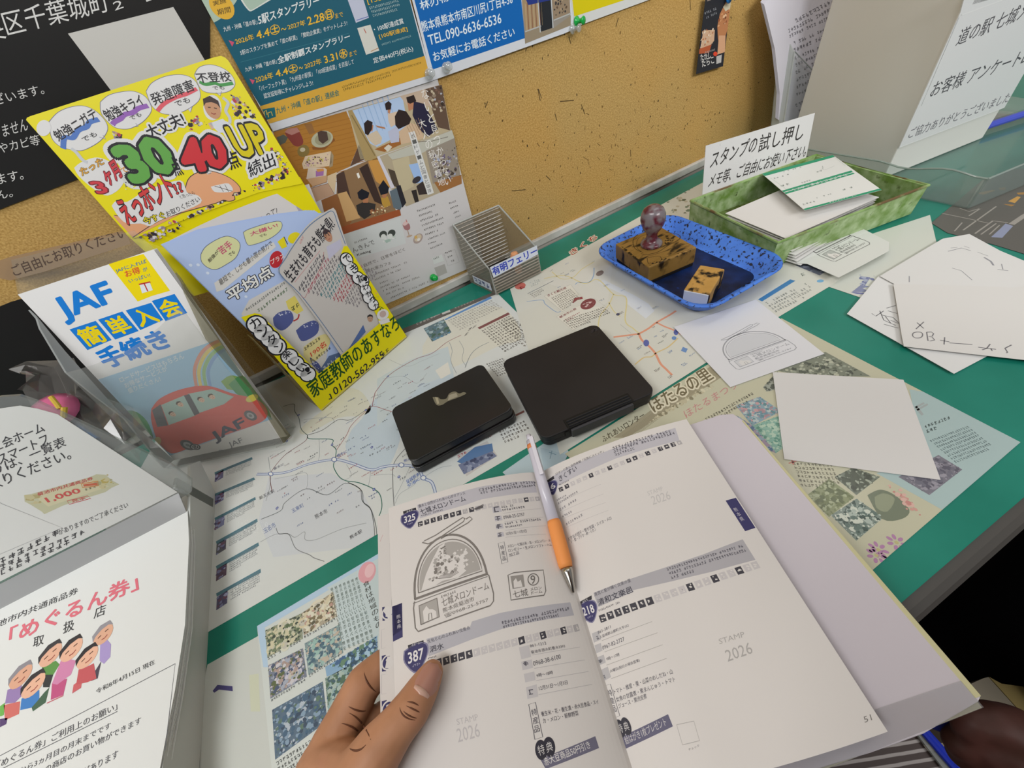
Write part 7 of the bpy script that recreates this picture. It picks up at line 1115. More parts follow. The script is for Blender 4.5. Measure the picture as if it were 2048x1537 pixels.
for k, q in enumerate((((-47.54,-23.95),(-41.63,-24.47),(-40.95,-29.26),(-47.74,-28.61)), ((-47.41,-31.58),(-42.07,-32.11),(-41.94,-35.77),(-47.51,-35.17)), ((-47.75,-37.65),(-42.51,-38.28),(-42.35,-41.76),(-47.88,-41.31)), ((-47.99,-44.02),(-43.25,-44.48),(-43.19,-47.48),(-48.2,-47.12)))): S.p(list(q), BAND, 2); S.g(q[3], q[2], q[0], TX, 4, .7)
S.l([(-40.35,-30.86),(-9.26,-32.17)], .2, '#a9a5a6', 2); S.l([(-40.89,-37.44),(-9.33,-39.18)], .2, '#a9a5a6', 2); S.l([(-41.42,-43.82),(-9.39,-45.98)], .2, '#a9a5a6', 2); S.l([(-42.51,-48.54),(-11.45,-52.34)], .2, '#a9a5a6', 2)
S.g((-40.55,-26.61),(-30.58,-27.01),(-40.56,-24.92), TX); S.g((-40.77,-29.31),(-20.24,-30.09),(-40.76,-27.54), TX); S.t('0968-25-5757', (-40.87,-35.26),(-24.13,-36.09),(-40.77,-32.7), TX); S.g((-40.95,-39.77),(-10.08,-41.55),(-41.03,-38.06), TX); S.g((-41.01,-42.08),(-27.8,-43.07),(-41.06,-40.68), TX); S.t('12月31日〜1月3日', (-41.51,-47.44),(-25.87,-48.56),(-41.54,-45.16), TX)
S.l([(-48.68,-51.42),(-44.26,-51.32),(-44.63,-65.41),(-49.11,-65.56)], .3, TX, 3, True); S.tv('特産品', (-46.48,-53.04),(-46.78,-64.28), 2.6, TX)
S.t('メロン・七城の米・花・メロンパン・メ', (-42.48,-56.3),(-9.51,-58.39),(-42.67,-53.99), TX); S.t('ロンゼリー・生メロンソフト・ハム', (-42.62,-59.19),(-9.32,-61.49),(-42.64,-56.95), TX); S.t('加工品', (-42.87,-62.52),(-35.51,-62.26),(-42.7,-60.28), TX)
stamp_print(S, (-110.88,-88.92),(-58.35,-88.27),(-112.82,-25.15), '#77716c', '#a29d98', 1.0)
S.l([(-46.58,-73.65),(-42.08,-73.22),(-21.04,-76.27),(-23.32,-89.43),(-25.37,-91.63),(-48.08,-88.91)], .7, '#6f6a66', 3, True); S.p([(-45.11,-74.83),(-36.09,-75.9),(-36.98,-83.52),(-45.5,-82.87)], '#8d8883', 3); S.p([(-44.35,-82.41),(-43.78,-78.32),(-41.67,-76.9),(-41,-79.42),(-38.65,-78.83),(-38.46,-83.15)], PAPER, 4); S.e((-29.91,-80.54),(-25.73,-80.92),(-29.34,-76.68), '#6f6a66', 3, 24, .7); S.t('9', (-32.27,-83.12),(-28.92,-83.36),(-31.48,-77.79), '#6f6a66', .02, 4); S.t('七城', (-46.24,-88.3),(-35.94,-89.32),(-46,-83.88), '#6f6a66', .01, 4); S.t('メロン', (-33.8,-86.98),(-25.71,-87.74),(-33.71,-85.09), '#6f6a66', .01, 4); S.t('ドーム', (-33.86,-89.38),(-26.03,-89.96),(-33.67,-87.47), '#6f6a66', .01, 4)
S.p([(-104.55,-94.42),(-76.77,-96.11),(-75.16,-93.64),(-56.74,-94.1),(-37.67,-96.17),(-8.05,-99.68),(-8.04,-107.62),(-39.91,-104.28),(-57.1,-102.98),(-76.38,-103.04),(-104.08,-103.89)], '#aaa8ae'); S.p([(-116.32,-94.26),(-106.43,-94.51),(-106.41,-96.1),(-116.13,-96.14)], '#2f2d33', 2); S.g((-113.71,-95.71),(-108.71,-95.79),(-113.86,-94.55), '#b9b6b6', 5)
shield(S, (-111.8,-101.94), 7.2, '387'); S.t('泗水', (-103.01,-102.31),(-94.34,-102.61),(-103.15,-99.05), '#3f3d48', .015); S.t('文化と心のふれあい交差点', (-103.81,-97.15),(-76.84,-97.45),(-104.3,-95.03), TX, .005); S.g((-104.59,-105.18),(-99.33,-105.51),(-104.73,-104.32), TX)
S.g((-57,-100.77),(-9.71,-103.99),(-57.07,-98.89), TX); S.g((-56.68,-102.9),(-18.34,-105.89),(-56.71,-101.26), TX); icons(S, ((-103.18,-108.41),(-9.15,-114.74))[0], ((-103.18,-108.41),(-9.15,-114.74))[1], 'ddddddffffffdffdffdfh', 3.9)
for q in (((-49.32,-115.23),(-43.06,-115.67),(-43.17,-121.82),(-49.33,-121.35)), ((-49.77,-122.47),(-43.13,-123.08),(-43.53,-127.27),(-49.95,-126.69)), ((-49.68,-128.56),(-43.29,-129.15),(-43.68,-133.21),(-49.86,-132.64)), ((-50.01,-134.92),(-43.52,-135.31),(-44.16,-140.85),(-50.54,-140.16))): S.p(list(q), '#b9b5b6', 2); S.g((q[3][0]+1, q[3][1]+1.5), (q[2][0]-1, q[2][1]+1.5), (q[3][0]+.8, q[3][1]+4), TX, 4, .7)
for q in (((-42.19,-121.14),(-10.53,-125.13)), ((-42.89,-127.75),(-9.76,-132.15)), ((-43.41,-133.58),(-9.6,-138.18)), ((-43.79,-140.11),(-9.67,-144.57))): S.l(list(q), .2, '#a9a5a6', 2)
S.t('861-1212', (-42.5,-117.11),(-31.9,-118.26),(-42.56,-115.61), TX); S.t('菊池市泗水町豊水3393', (-42.65,-120.51),(-20.4,-122.91),(-42.79,-118.76), TX); S.t('0968-38-6100', (-42.93,-126.53),(-25.07,-127.62),(-42.82,-124.22), TX); S.t('9時〜18時', (-42.6,-132.39),(-32.37,-133.43),(-42.53,-130.57), TX); S.t('12月31日〜1月3日', (-42.86,-138.5),(-25.07,-140.43),(-42.74,-136.57), TX)
S.l([(-50.49,-142.67),(-46.47,-142.88),(-46.53,-157.94),(-51.07,-157.64)], .35, TX, 3, True); S.tv('特産品', (-48.32,-144.94),(-48.92,-155.61), 3.2, TX)
S.t('養生米・花・養生漬・赤大豆食品・スイ', (-44.79,-149.74),(-8.97,-154.12),(-44.8,-147.58), TX); S.t('カ・メロン・新鮮野菜', (-44.61,-152.81),(-23.42,-155.33),(-44.53,-150.61), TX)
for c, ch in (((-48.83,-162.52), '特'), ((-44.19,-162.64), '典')): S.e(c, (c[0]+3.3, c[1]), (c[0], c[1]+4), '#33313a', 3); S.t(ch, (c[0]-1.8, c[1]-2), (c[0]+1.8, c[1]-2), (c[0]-1.8, c[1]+2), '#c5c1c0', .0, 5)
S.p([(-50.41,-165.71),(-17.04,-166.23),(-16.76,-171.29),(-48.52,-170.21)], '#6a6779', 2); S.t('赤大豆商品50円引き', (-48.5,-169.04),(-21.4,-169.89),(-48.91,-165.81), '#d0cccb', .02, 5)
S.t('STAMP', (-91.44,-140.03),(-79.45,-141.2),(-91.74,-137.3), '#b5b0b0', 0, 2); S.t('2026', (-92.01,-147.22),(-79.63,-148.21),(-92.32,-141.35), '#b5b0b0', .0, 2)
S.p([(-125.39,-69.42),(-118.84,-69.43),(-119.51,-84.89),(-125.56,-86.43)], NV, 2); S.p([(-125.15,-69.65),(-118.67,-69.26),(-119.26,-88.84),(-125.6,-89.58)], NV, 2); S.tv('熊本県', (-121.41,-75.19),(-121.19,-83.69), 2.6, '#b9b5bc')
S.l([(-125.6,-27.36),(-125.88,-48.58),(-125.53,-68.79)], .3, '#4a4650', 3)
pgl = S.build('left_page', book, CUT_L)
def leaf2(x, y, h=0.0): return page_l(x, y, h)-LN*.0012
S = Sheet(fn=leaf2, rough=.55); w_l = LW*1000
S.base([(-w_l-8.5, -4), (-w_l+30, -3), (-w_l+30, -PH*1000+2), (-w_l-8.5, -PH*1000+3)], PAPER, .0002)
for q, ch in ((((-131.88,-67.8),(-127.32,-67.94),(-127.59,-76.54),(-131.81,-75.95)), '①'), (((-132.72,-94.96),(-128.18,-95.27),(-128.45,-103.68),(-132.74,-103.08)), '②'), (((-133.16,-117.26),(-128.68,-117.63),(-128.82,-126.37),(-133.06,-125.8)), '③')):
    S.p(list(q), NV, 2); c = ((q[0][0]+q[2][0])/2+1.5, (q[0][1]+q[2][1])/2); S.e(c, (c[0]+4, c[1]), (c[0], c[1]+4), '#cfcbc8', 3); S.e(c, (c[0]+3.2, c[1]), (c[0], c[1]+3.2), NV, 3.3, 20); S.t({'①': '1', '②': '2', '③': '3'}[ch], (c[0]-1.2, c[1]-2), (c[0]+1.2, c[1]-2), (c[0]-1.2, c[1]+2), '#cfcbc8', .03, 5)
for q in (((-131.75,-32.34),(-126.64,-32.82),(-127.56,-63.01),(-131.94,-63.33)),): S.p(list(q), '#bdb6b8', 1)
S.l([(-132.45,-23.77),(-129.72,-18.1),(-126.04,-13.42)], .3, '#c49a9c', 2)
for q in (((-132.67,-80.72),(-127.73,-81.05),(-128.06,-91.4),(-132.72,-91.09)), ((-133.12,-104.49),(-128.28,-105.25),(-128.45,-114.71),(-133.16,-113.95))): S.l(list(q), .2, '#a9a5a8', 2, True)
S.build('lower_leaf', book, CUT_L)
S = Sheet(fn=page_r, rough=.55)
S.base([(0, 0), (RW*1000, 0), (RW*1000, -PH*1000), (0, -PH*1000)], PAPER, .0002)
S.p([(9.34,-8.33),(32.29,-6.71),(64.5,-5.77),(91.45,-6.05),(117.62,-5.09),(115.04,-16.69),(88.98,-15.65),(62.89,-14.57),(31.85,-16.68),(11.8,-17.79)], BAND); S.p([(4.09,-9.34),(10.53,-8.23),(10.56,-10.85),(3.68,-11.96)], '#2f2d33', 2)
shield(S, (5.55,-16.78), 5.6, '16'); S.t('きくすい', (13.95,-15.5),(30.71,-12.51),(14.25,-10.72), '#3f3d48', .015); S.t('ロマンの里と自然休暇「元気にスイッチ」', (12.76,-9.09),(56.16,-6.12),(12.84,-6.85), TX); S.g((12.29,-18.02),(21.6,-18.25),(12.39,-16.75), TX)
S.g((63.55,-6.79),(113.13,-8.16),(63.85,-4.32), TX); S.g((63.41,-9.63),(114.99,-10.55),(63.66,-7.3), TX); S.g((63.18,-12.65),(80.08,-12.86),(63.56,-10.51), TX)
icons(S, ((12.94,-21.59),(114.1,-18.48))[0], ((12.94,-21.59),(114.1,-18.48))[1], 'ddfffdffdffddfdfdddh', 3.5)
for q in (((8.81,-31.16),(44.21,-30.28)), ((7.88,-38.43),(43.07,-38.13)), ((7.59,-43.8),(42.31,-44.87)), ((7.16,-50.91),(41.74,-51))): S.l(list(q), .2, '#b3aead', 2)
for q in (((6.73,-29.16),(15.65,-28.79),(6.79,-27.72)), ((6.81,-32.12),(25.11,-29.75),(6.93,-30.51)), ((6.62,-37.37),(21.98,-35.36),(6.71,-35.57)), ((6.81,-42.96),(15.51,-42.41),(6.87,-41.3)), ((7.62,-49.66),(22.46,-47.82),(7.7,-47.95))): S.g(*q, '#77737a', fill=.8)
S.t('ときなの団子・寄せ豆腐・スイカ・メロ', (5.71,-60.65),(41.52,-58.03),(5.75,-57.98), TX); S.t('ン・梨・ブドウ・柿・ミカン', (6.84,-63.2),(27.99,-61.63),(7.03,-60.71), TX)
S.t('STAMP', (73.22,-50.62),(85.04,-50.38),(73.48,-47.47), '#b8b4b2', 0, 2); S.t('2026', (73.16,-58.01),(87.05,-58.05),(74.32,-51.7), '#b8b4b2', 0, 2)
S.p([(121.35,-69.84),(129.22,-69.85),(129.38,-91.81),(121.67,-92.09)], NV, 2); S.tv('熊本県', (124.14,-75.66),(124.35,-85.92), 2.6, '#b9b5bc')
S.p([(11.22,-98.5),(38.38,-98.22),(63.08,-98.37),(88.92,-98.05),(117.18,-96.32),(117.37,-109.67),(87.72,-108.87),(62.84,-107.09),(36.65,-104.93), (36.78,-105.87),(11.19,-107.34),(10.92,-100.72)], '#a5a2a6')
S.p([(-0.1,-100.51),(9.22,-99.5),(8.51,-101.77),(-0.43,-102.74)], '#2f2d33', 2); S.g((1.43,-101.83),(7.18,-101.35),(1.68,-100.66), '#b9b6b6', 5); shield(S, (3.7,-107.62), 6.2, '218'); S.t('清和文楽邑', (11.45,-106.94),(36.52,-106.04),(11.76,-103.05), '#3f3d48', .02); S.t('清流と星が輝く文楽の里', (10.95,-100.89),(37.75,-100.01),(11.04,-98.67), TX, .005); S.g((10.4,-109.98),(25.96,-109.44),(10.46,-108.89), TX)
for q in (((62.5,-100.68),(115.12,-100.84),(62.66,-99.02)), ((62.7,-103.27),(115.4,-103.7),(62.89,-101.57)), ((62.9,-105.83),(80.17,-106.27),(63.09,-104.15))): S.g(*q, TX)
icons(S, ((11.47,-114.16),(115.39,-112.56))[0], ((11.47,-114.16),(115.39,-112.56))[1], 'dddddddffffdffdffdff', 4.2)
for q in (((1.21,-120.04),(6.07,-119.89),(5.97,-124.74),(0.6,-125.13)), ((0.49,-126.57),(4.98,-126.46),(4.5,-130.55),(0.16,-130.86)), ((-0.2,-132.92),(4.52,-132.71),(4.17,-136.84),(-0.71,-137.17)), ((-0.17,-139.59),(4.6,-139.03),(4.54,-144.45),(-0.69,-145.24))): S.p(list(q), '#adaaab', 2); S.g((q[3][0]+.6, q[3][1]+.6), (q[2][0]-.6, q[2][1]+.6), (q[3][0]+.4, q[3][1]+2.6), TX, 4, .7)
for q in (((6.11,-125.52),(40.68,-124.38)), ((5.48,-131.53),(41.09,-130.66)), ((4.05,-138.21),(41.33,-137.04)), ((4.23,-145.18),(40.45,-143.8))): S.l(list(q), .2, '#98948f', 2)
S.t('861-3811', (5.12,-121.52),(14.44,-120.76),(5.38,-119.93), TX); S.t('上益城郡山都町大平152', (5.26,-124.17),(25.87,-123.08),(5.44,-122.58), TX); S.t('0967-82-2727', (4.88,-130.29),(20.16,-129.32),(5.19,-128.2), TX); S.t('9時〜17時', (5.14,-136.25),(14.09,-135.87),(5.34,-134.48), TX); S.t('火曜日(祝日の場合営業)', (4.87,-142.65),(24.81,-141.67),(4.98,-140.91), TX)
S.l([(-0.91,-147.52),(2.77,-147.57),(2.37,-162.64),(-1.45,-162.95)], .3, TX, 3, True); S.tv('特産品', (0.85,-149.57),(0.26,-160.87), 2.7, TX)
S.t('トマト・椎茸・栗・山菜のめしだね・山', (3.2,-152.68),(40.48,-151.43),(3.45,-150.28), TX); S.t('女魚の甘露煮・栗まんじゅう・トマト', (3.03,-156.46),(40.18,-154.96),(3.36,-154.12), TX); S.t('ジュース・栗渋皮煮', (3.24,-159.5),(21.21,-158.52),(3.57,-157.2), TX)
for c, ch in (((0.21,-167.93), '特'), ((4.12,-167.71), '典')): S.e(c, (c[0]+2.8, c[1]), (c[0], c[1]+4), '#33313a', 3); S.t(ch, (c[0]-1.5, c[1]-2), (c[0]+1.5, c[1]-2), (c[0]-1.5, c[1]+2), '#bdb9b8', .0, 5)
S.p([(-0.51,-171.48),(29.34,-167.47),(29.48,-172.78),(-0.27,-176.79)], '#5d5a70', 2); S.t('絵はがき1枚プレゼント', (0.8,-175.28),(26.76,-171.82),(0.77,-171.72), '#bdb9ba', .01, 5)
S.l([(31.71,-172.57),(41.27,-173.04),(40.13,-180.95),(30.81,-180.78)], .3, '#a19d9a', 2, True); S.t('チェック', (32.82,-183.63),(38.94,-183.11),(32.89,-182.69), '#6f6b6c', 0, 2)
S.t('STAMP', (72.33,-144.9),(87.64,-145.07),(73,-142.39), '#a39f9c', 0, 2); S.t('2026', (72.14,-153.53),(87.49,-153.12),(73.13,-148.29), '#a39f9c', 0, 2); S.t('51', (121.96,-192.17),(126.2,-192.09),(122.83,-190.07), '#77736f', 0, 2)
S.build('right_page', book, CUT_R)
def block(name, fn, N_, W_, t0, t1, inset_, col, sg):
    bm = NB(); n = 22; tp = []; bt_ = []
    for k in range(n+1):
        x = sg*(1.5+(W_*1000-1.5-inset_)*k/n); th = t0+(t1-t0)*k/n; row = []
        for y in (-1.0, -PH*1000+1.0): row.append((bm.verts.new(fn(x, y)-N_*.0005), bm.verts.new(fn(x, y)-N_*(.0005+th))))
        tp.append(row)
    for a, b in zip(tp, tp[1:]):
        for i, j in ((0, 1),): 
            bm.faces.new((a[0][0], b[0][0], b[1][0], a[1][0])); bm.faces.new((a[0][1], a[1][1], b[1][1], b[0][1]))
            bm.faces.new((a[0][0], a[0][1], b[0][1], b[0][0])); bm.faces.new((a[1][0], b[1][0], b[1][1], a[1][1]))
    for r_ in (tp[0], tp[-1]): bm.faces.new((r_[0][0], r_[1][0], r_[1][1], r_[0][1]))
    bmesh.ops.recalc_face_normals(bm, faces=bm.faces); return put(name, bm, M(col, .7), book, True)
block('page_block', page_r, RN, RW, .0075, .003, .8, '#c2bdb8', 1)
block('page_block', lambda x, y, h=0: page_l(x, y)-LN*.0016, LN, LW, .0045, .0025, .5, '#c2bdb8', -1)
cv = [Vector(q) for q in ((0.1381,0.1365,0.0267),(0.1773,0.124,0.0313),(0.1993,0.1167,0.034),(0.2074,0.1112,0.0348),(0.2084,0.1024,0.0345),(0.1866,0.001,0.0267),(0.1707,-0.0767,0.0208),(0.1678,-0.0774,0.0204),(0.1354,-0.0738,0.0162),(0.1076,-0.0673,0.0127),(0.0463,-0.0506,0.0053),(-0.0094,-0.0349,-0.0015),(0.0151,0.029,0.0049))]
bm = NB(); prism(bm, cv, -RN*.0014, .0004); co = put('back_cover', bm, M('#b7b0b6', .35, .5), book)
e1, e2 = cv[4], cv[6]; bm = NB(); ed = (e2-e1).normalized(); es = ed.cross(RN).normalized(); es = es if es.x > 0 else -es
prism(bm, [e1-es*.0012+RN*.0002, e2-es*.0030+RN*.0002, e2+es*.0004+RN*.0002, e1+es*.0004+RN*.0002], -RN*.0022, .0004); put('cover_edge', bm, M('#b7b28c', .4), co)
h1, h2 = cv[7], cv[10]; bm = NB(); hd = (h2-h1).normalized(); hs = hd.cross(RN).normalized(); hs = hs if hs.y < 0 else -hs
prism(bm, [h1+RN*.0006-hs*.009, h2+RN*.0006-hs*.013, h2+RN*.0006+hs*.0030, h1+RN*.0006+hs*.0024], -RN*.0006, .0002); put('jacket_flap', bm, clear_mat('jacket_film', (.95, .95, .95), .1, .1, '#c9c9c9', 2.0), co)
prism_b = NB(); prism(prism_b, [h1-RN*.001, h2-RN*.001, h2-RN*.001+hs*.0034, h1-RN*.001+hs*.0026], -RN*.0012, .0003); put('cover_hem', prism_b, M('#8f8b74', .45), co)
lc = [page_l(-2, -1)-LN*.0085, page_l(-LW*1000-1, -1)-LN*.006, page_l(-LW*1000-1, -PH*1000+1)-LN*.006, page_l(-2, -PH*1000+1)-LN*.0085]
bm = NB(); prism(bm, lc, -LN*.0013); put('front_cover', bm, M('#c6c4be', .35, .5), book)

# ------------------------------------------------------------------ pen lying in the gutter
pen = thing('ballpoint_pen', 'white ballpoint pen with an orange grip, lying in the gutter of the stamp book', 'pen', (0.0344,0.1202,0.0261))
pp = [Vector(q) for q in ((0.0545,0.188,0.0366),(0.0339,0.1184,0.0305),(0.0236,0.0861,0.027),(0.0189,0.0707,0.0236))]
def along(a, b, t): return a.lerp(b, t)
WHT = M('#c3c0cb', .25, .5)
bm = NB(); tube(bm, [pp[0], along(pp[0], pp[1], .1), along(pp[0], pp[1], .5), pp[1]], [.0034, .0040, .0043, .0045], 20); put('barrel', bm, WHT, pen, True)
bm = NB(); tube(bm, [along(pp[0], pp[1], .06), along(pp[0], pp[1], .12)], [.00395, .0042], 20); put('orange_ring', bm, M('#d8834e', .35), pen, True)
bm = NB(); d_ = (pp[1]-pp[0]).normalized(); tube(bm, [pp[0]-d_*.006, pp[0]], [.0022, .0024], 14); put('push_button', bm, WHT, pen, True)
side = d_.cross(RN).normalized(); side = side if side.x > 0 else -side
bm = NB(); c0, c1 = pp[0]-d_*.001+RN*.0058+side*.0022, pp[0]+d_*.036+RN*.0056+side*.0022
prism(bm, [c0-side*.0019, c1-side*.0017, c1+side*.0017, c0+side*.0019], -RN*.0014, .0005); prism(bm, [c0-side*.0019, c0-side*.0019+d_*.005, c0+side*.0019+d_*.005, c0+side*.0019], -RN*.004, .0004); put('clip', bm, M('#d0cdd6', .2, .6), pen)
bm = NB(); tube(bm, [pp[1], along(pp[1], pp[2], .08), along(pp[1], pp[2], .5), along(pp[1], pp[2], .92), pp[2]], [.0048, .0053, .0054, .0052, .0046], 22); put('grip', bm, M('#e08f4e', .55), pen, True)
bm = NB(); tube(bm, [pp[2], along(pp[2], pp[3], .2), along(pp[2], pp[3], .75), along(pp[2], pp[3], .95), pp[3]], [.0043, .0042, .0022, .0013, .0006], 20); put('metal_tip', bm, M('#a9a49c', .18, .5, 1.0), pen, True)

# ------------------------------------------------------------------ the hand holding the book
def fused(name, chains, vox, smooth, mat_, parent, blobs=()):
    """a body surface: tapered limbs fused into one skin"""
    bm = NB()
    for ch in chains:
        P = [Vector(c[0]) for c in ch]; Rr = [c[1] for c in ch]; pts = []; rad = []
        for i in range(len(P)-1):
            for k in range(6): t = k/6; pts.append(P[i].lerp(P[i+1], t)); rad.append(Rr[i]+(Rr[i+1]-Rr[i])*t)
        pts.append(P[-1]); rad.append(Rr[-1])
        for q, r_ in zip(pts, rad): bmesh.ops.create_icosphere(bm, subdivisions=2, radius=r_, matrix=Matrix.Translation(q))
        tube(bm, pts, rad, 14)
    for c, s in blobs: bmesh.ops.create_icosphere(bm, subdivisions=3, radius=1, matrix=Matrix.Translation(Vector(c)) @ Matrix.Diagonal((*s, 1)))
    me = bpy.data.meshes.new(name); bm.to_mesh(me); bm.free(); o = bpy.data.objects.new(name, me); COL.objects.link(o)
    m = o.modifiers.new('skin', 'REMESH'); m.mode = 'VOXEL'; m.voxel_size = vox
    m = o.modifiers.new('soften', 'SMOOTH'); m.factor = .5; m.iterations = smooth
    bpy.context.view_layer.update(); out = bpy.data.meshes.new_from_object(o.evaluated_get(bpy.context.evaluated_depsgraph_get())); out.name = name
    bpy.data.objects.remove(o); bpy.data.meshes.remove(me); out.materials.clear(); out.materials.append(mat_)
    for p in out.polygons: p.use_smooth = True
    vs = out.vertices; c = Vector((sum(v.co.x for v in vs), sum(v.co.y for v in vs), sum(v.co.z for v in vs)))/len(vs)
    out.transform(Matrix.Translation(-c)); return link(name, out, parent, Matrix.Translation(c))
SKIN = noise_mat('skin', '#a87858', '#bb8868', 55, .3, .7, .5, 7, '#b87c68', 25, .55, .75, .12)
per = thing('person', 'person holding the stamp book open, left thumb pressed on its page', 'person', (-0.1651,0.0368,0.03))
th = [((-0.0769,0.0711,0.0554), .0068), ((-0.0793,0.0694,0.056), .0078), ((-0.0837,0.0661,0.0573), .0092), ((-0.0915,0.0603,0.0603), .0106), ((-0.1003,0.0571,0.0614), .0108), ((-0.1128,0.0532,0.0596), .0132), ((-0.1291,0.0468,0.0542), .0165), ((-0.1494,0.0337,0.0487), .019)]
WR = (-0.1704,0.0263,0.045)
ix = [(WR, .021), ((-0.1498,0.0723,0.036), .0135), ((-0.1378,0.0808,0.038), .0122), ((-0.1229,0.092,0.04), .0112), ((-0.1111,0.0954,0.036), .0105), ((-0.0977,0.0937,0.03), .0095), ((-0.0843,0.0885,0.026), .0075)]
md = [(WR, .021), ((-0.1482,0.0639,0.026), .0130), ((-0.1314,0.0718,0.024), .0112), ((-0.116,0.0734,0.02), .0104), ((-0.1018,0.0713,0.018), .0092), ((-0.0879,0.0665,0.017), .0075)]
rg_ = [(WR, .020), ((-0.1486,0.0498,0.02), .0125), ((-0.1311,0.0556,0.016), .0105), ((-0.1155,0.0554,0.014), .0098), ((-0.0993,0.0511,0.013), .0078)]
pk = [(WR, .018), ((-0.1474,0.036,0.018), .0115), ((-0.1324,0.0385,0.013), .0094), ((-0.1189,0.0371,0.012), .0085), ((-0.1079,0.0347,0.0115), .0068)]
fa = [(WR, .0235), ((-0.1676,0.0059,0.075), .026), ((-.25, -.15, .12), .032), ((-.27, -.22, .155), .036)]
pal = [[((-0.1498,0.0723,0.036), .0135), ((-0.1482,0.0639,0.026), .0135), ((-0.1476,0.0495,0.022), .013), ((-0.1464,0.0358,0.02), .012)], [((-0.1585,0.0586,0.036), .017), ((-0.1524,0.0417,0.026), .016)], [((-0.1291,0.0468,0.0542), .0165), ((-0.1547,0.0644,0.036), .017)]]
hand = fused('hand', [th, ix, md, rg_, pk, fa]+pal, .0013, 9, SKIN, per)
from mathutils.bvhtree import BVHTree
def on_skin(o, name, cols, rows, centre, ax, ay, lift, mat_, parent, shape=None):
    """a nail: a small curved patch laid on the skin"""
    bv = BVHTree.FromPolygons([o.matrix_world @ v.co if False else (wmat(o) @ v.co) for v in o.data.vertices], [tuple(p.vertices) for p in o.data.polygons])
    nrm = Vector(ax).cross(Vector(ay)).normalized(); bm = NB(); g_ = []
    for j in range(rows+1):
        row = []
        for i in range(cols+1):
            u, v = i/cols*2-1, j/rows*2-1; kx = math.sqrt(max(0, 1-abs(v)**3.2)); p = Vector(centre)+Vector(ax)*u*kx+Vector(ay)*v
            h_ = bv.ray_cast(p+nrm*.02, -nrm)
            if h_[0] is None: h_ = bv.find_nearest(p)
            row.append(bm.verts.new(h_[0]+nrm*(lift if 0 < i < cols and 0 < j < rows else lift*.2)))
        g_.append(row)
    for a, b in zip(g_, g_[1:]):
        for i in range(cols):
            try: bm.faces.new((a[i], a[i+1], b[i+1], b[i]))
            except ValueError: pass
    return put(name, bm, mat_, parent, True)
tdir = (Vector(th[1][0])-Vector(th[3][0])).normalized(); tn = LN.copy(); tsd = tdir.cross(tn).normalized(); tn = tsd.cross(tdir).normalized()
nc = Vector(th[1][0])-tdir*.0018+tn*.006+tsd*.0012
nail = on_skin(hand, 'thumb_nail', 10, 12, nc, tsd*.0064, tdir*.0085, .0005, M('#a8796a', .3, .5), hand); nail['label'] = 'pale pink thumb nail'
lun = on_skin(hand, 'nail_lunula', 8, 4, nc-tdir*.0066, tsd*.0050, tdir*.0018, .0009, M('#bf9a8a', .3, .5), hand)
def crease(a, b, bend, rad=.0004):
    bv = BVHTree.FromPolygons([wmat(hand) @ v.co for v in hand.data.vertices], [tuple(p.vertices) for p in hand.data.polygons]); cp = Vector((0,0,0.32)); pts = []
    a, b, bend = Vector(a), Vector(b), Vector(bend)
    for k in range(9):
        t = k/8; p = a.lerp(b, t)+(bend-(a+b)/2)*4*t*(1-t)
        h_ = bv.ray_cast(cp, (p-cp).normalized())
        if h_[0]: pts.append(h_[0]-h_[1]*rad*.35)
    if len(pts) > 2:
        bm = NB(); n = len(pts); tube(bm, pts, [rad*(.3+.9*math.sin(math.pi*(i+.3)/(n))) for i in range(n)], 6); put('skin_crease', bm, M('#5f3b29', .6), hand)
for q in (((-0.0968,0.0641,0.0617),(-0.0915,0.0549,0.059),(-0.0961,0.0593,0.0607)), ((-0.0958,0.0617,0.061),(-0.0906,0.0553,0.0588),(-0.0938,0.0583,0.06)), ((-0.0938,0.063,0.0607),(-0.0884,0.0569,0.0586),(-0.0907,0.0595,0.0595)), ((-0.0928,0.0643,0.0607),(-0.0879,0.0598,0.0589),(-0.0902,0.0625,0.0598))): crease(*q)
for q in (((-0.1347,0.0864,0.04),(-0.1245,0.078,0.04),(-0.1295,0.081,0.04)), ((-0.1212,0.0981,0.04),(-0.1164,0.0837,0.04),(-0.1203,0.0908,0.04)), ((-0.1348,0.0828,0.04),(-0.1248,0.0637,0.04),(-0.1285,0.0743,0.04)), ((-0.1402,0.0803,0.04),(-0.1292,0.0684,0.04),(-0.1339,0.0748,0.04)), ((-0.1379,0.067,0.04),(-0.128,0.063,0.04),(-0.1333,0.0631,0.04))): crease(*q, .0005)

# the rest of the person: unseen, added behind the view to shade the counter front
fused('unseen_dark_top', [[((.02, -.29, -.08), .135), ((.02, -.28, .12), .125), ((.02, -.27, .34), .135), ((.02, -.27, .50), .105)], [((-.09, -.33, .10), .10), ((-.11, -.33, .36), .11), ((-.10, -.33, .52), .07)], [((.13, -.33, .10), .10), ((.15, -.33, .36), .11), ((.14, -.33, .52), .07)], [((-.10, -.33, .52), .07), ((-.21, -.33, .46), .065), ((-.27, -.29, .25), .055), ((-.27, -.24, .16), .050)], [((.14, -.33, .52), .07), ((.25, -.33, .46), .065), ((.31, -.30, .28), .055), ((.25, -.24, .26), .046)], [((-.06, -.32, -.05), .12), ((.10, -.32, -.05), .12)]], .011, 5, M('#4a4648', .85, .1), per)
fused('unseen_trousers', [[((-.07, -.32, -.08), .125), ((-.09, -.31, -.35), .085), ((-.10, -.32, -.70), .06)], [((.11, -.32, -.08), .125), ((.13, -.31, -.35), .085), ((.14, -.32, -.70), .06)], [((-.06, -.32, -.08), .125), ((.10, -.32, -.08), .125)]], .012, 5, M('#2c2d33', .85, .1), per)
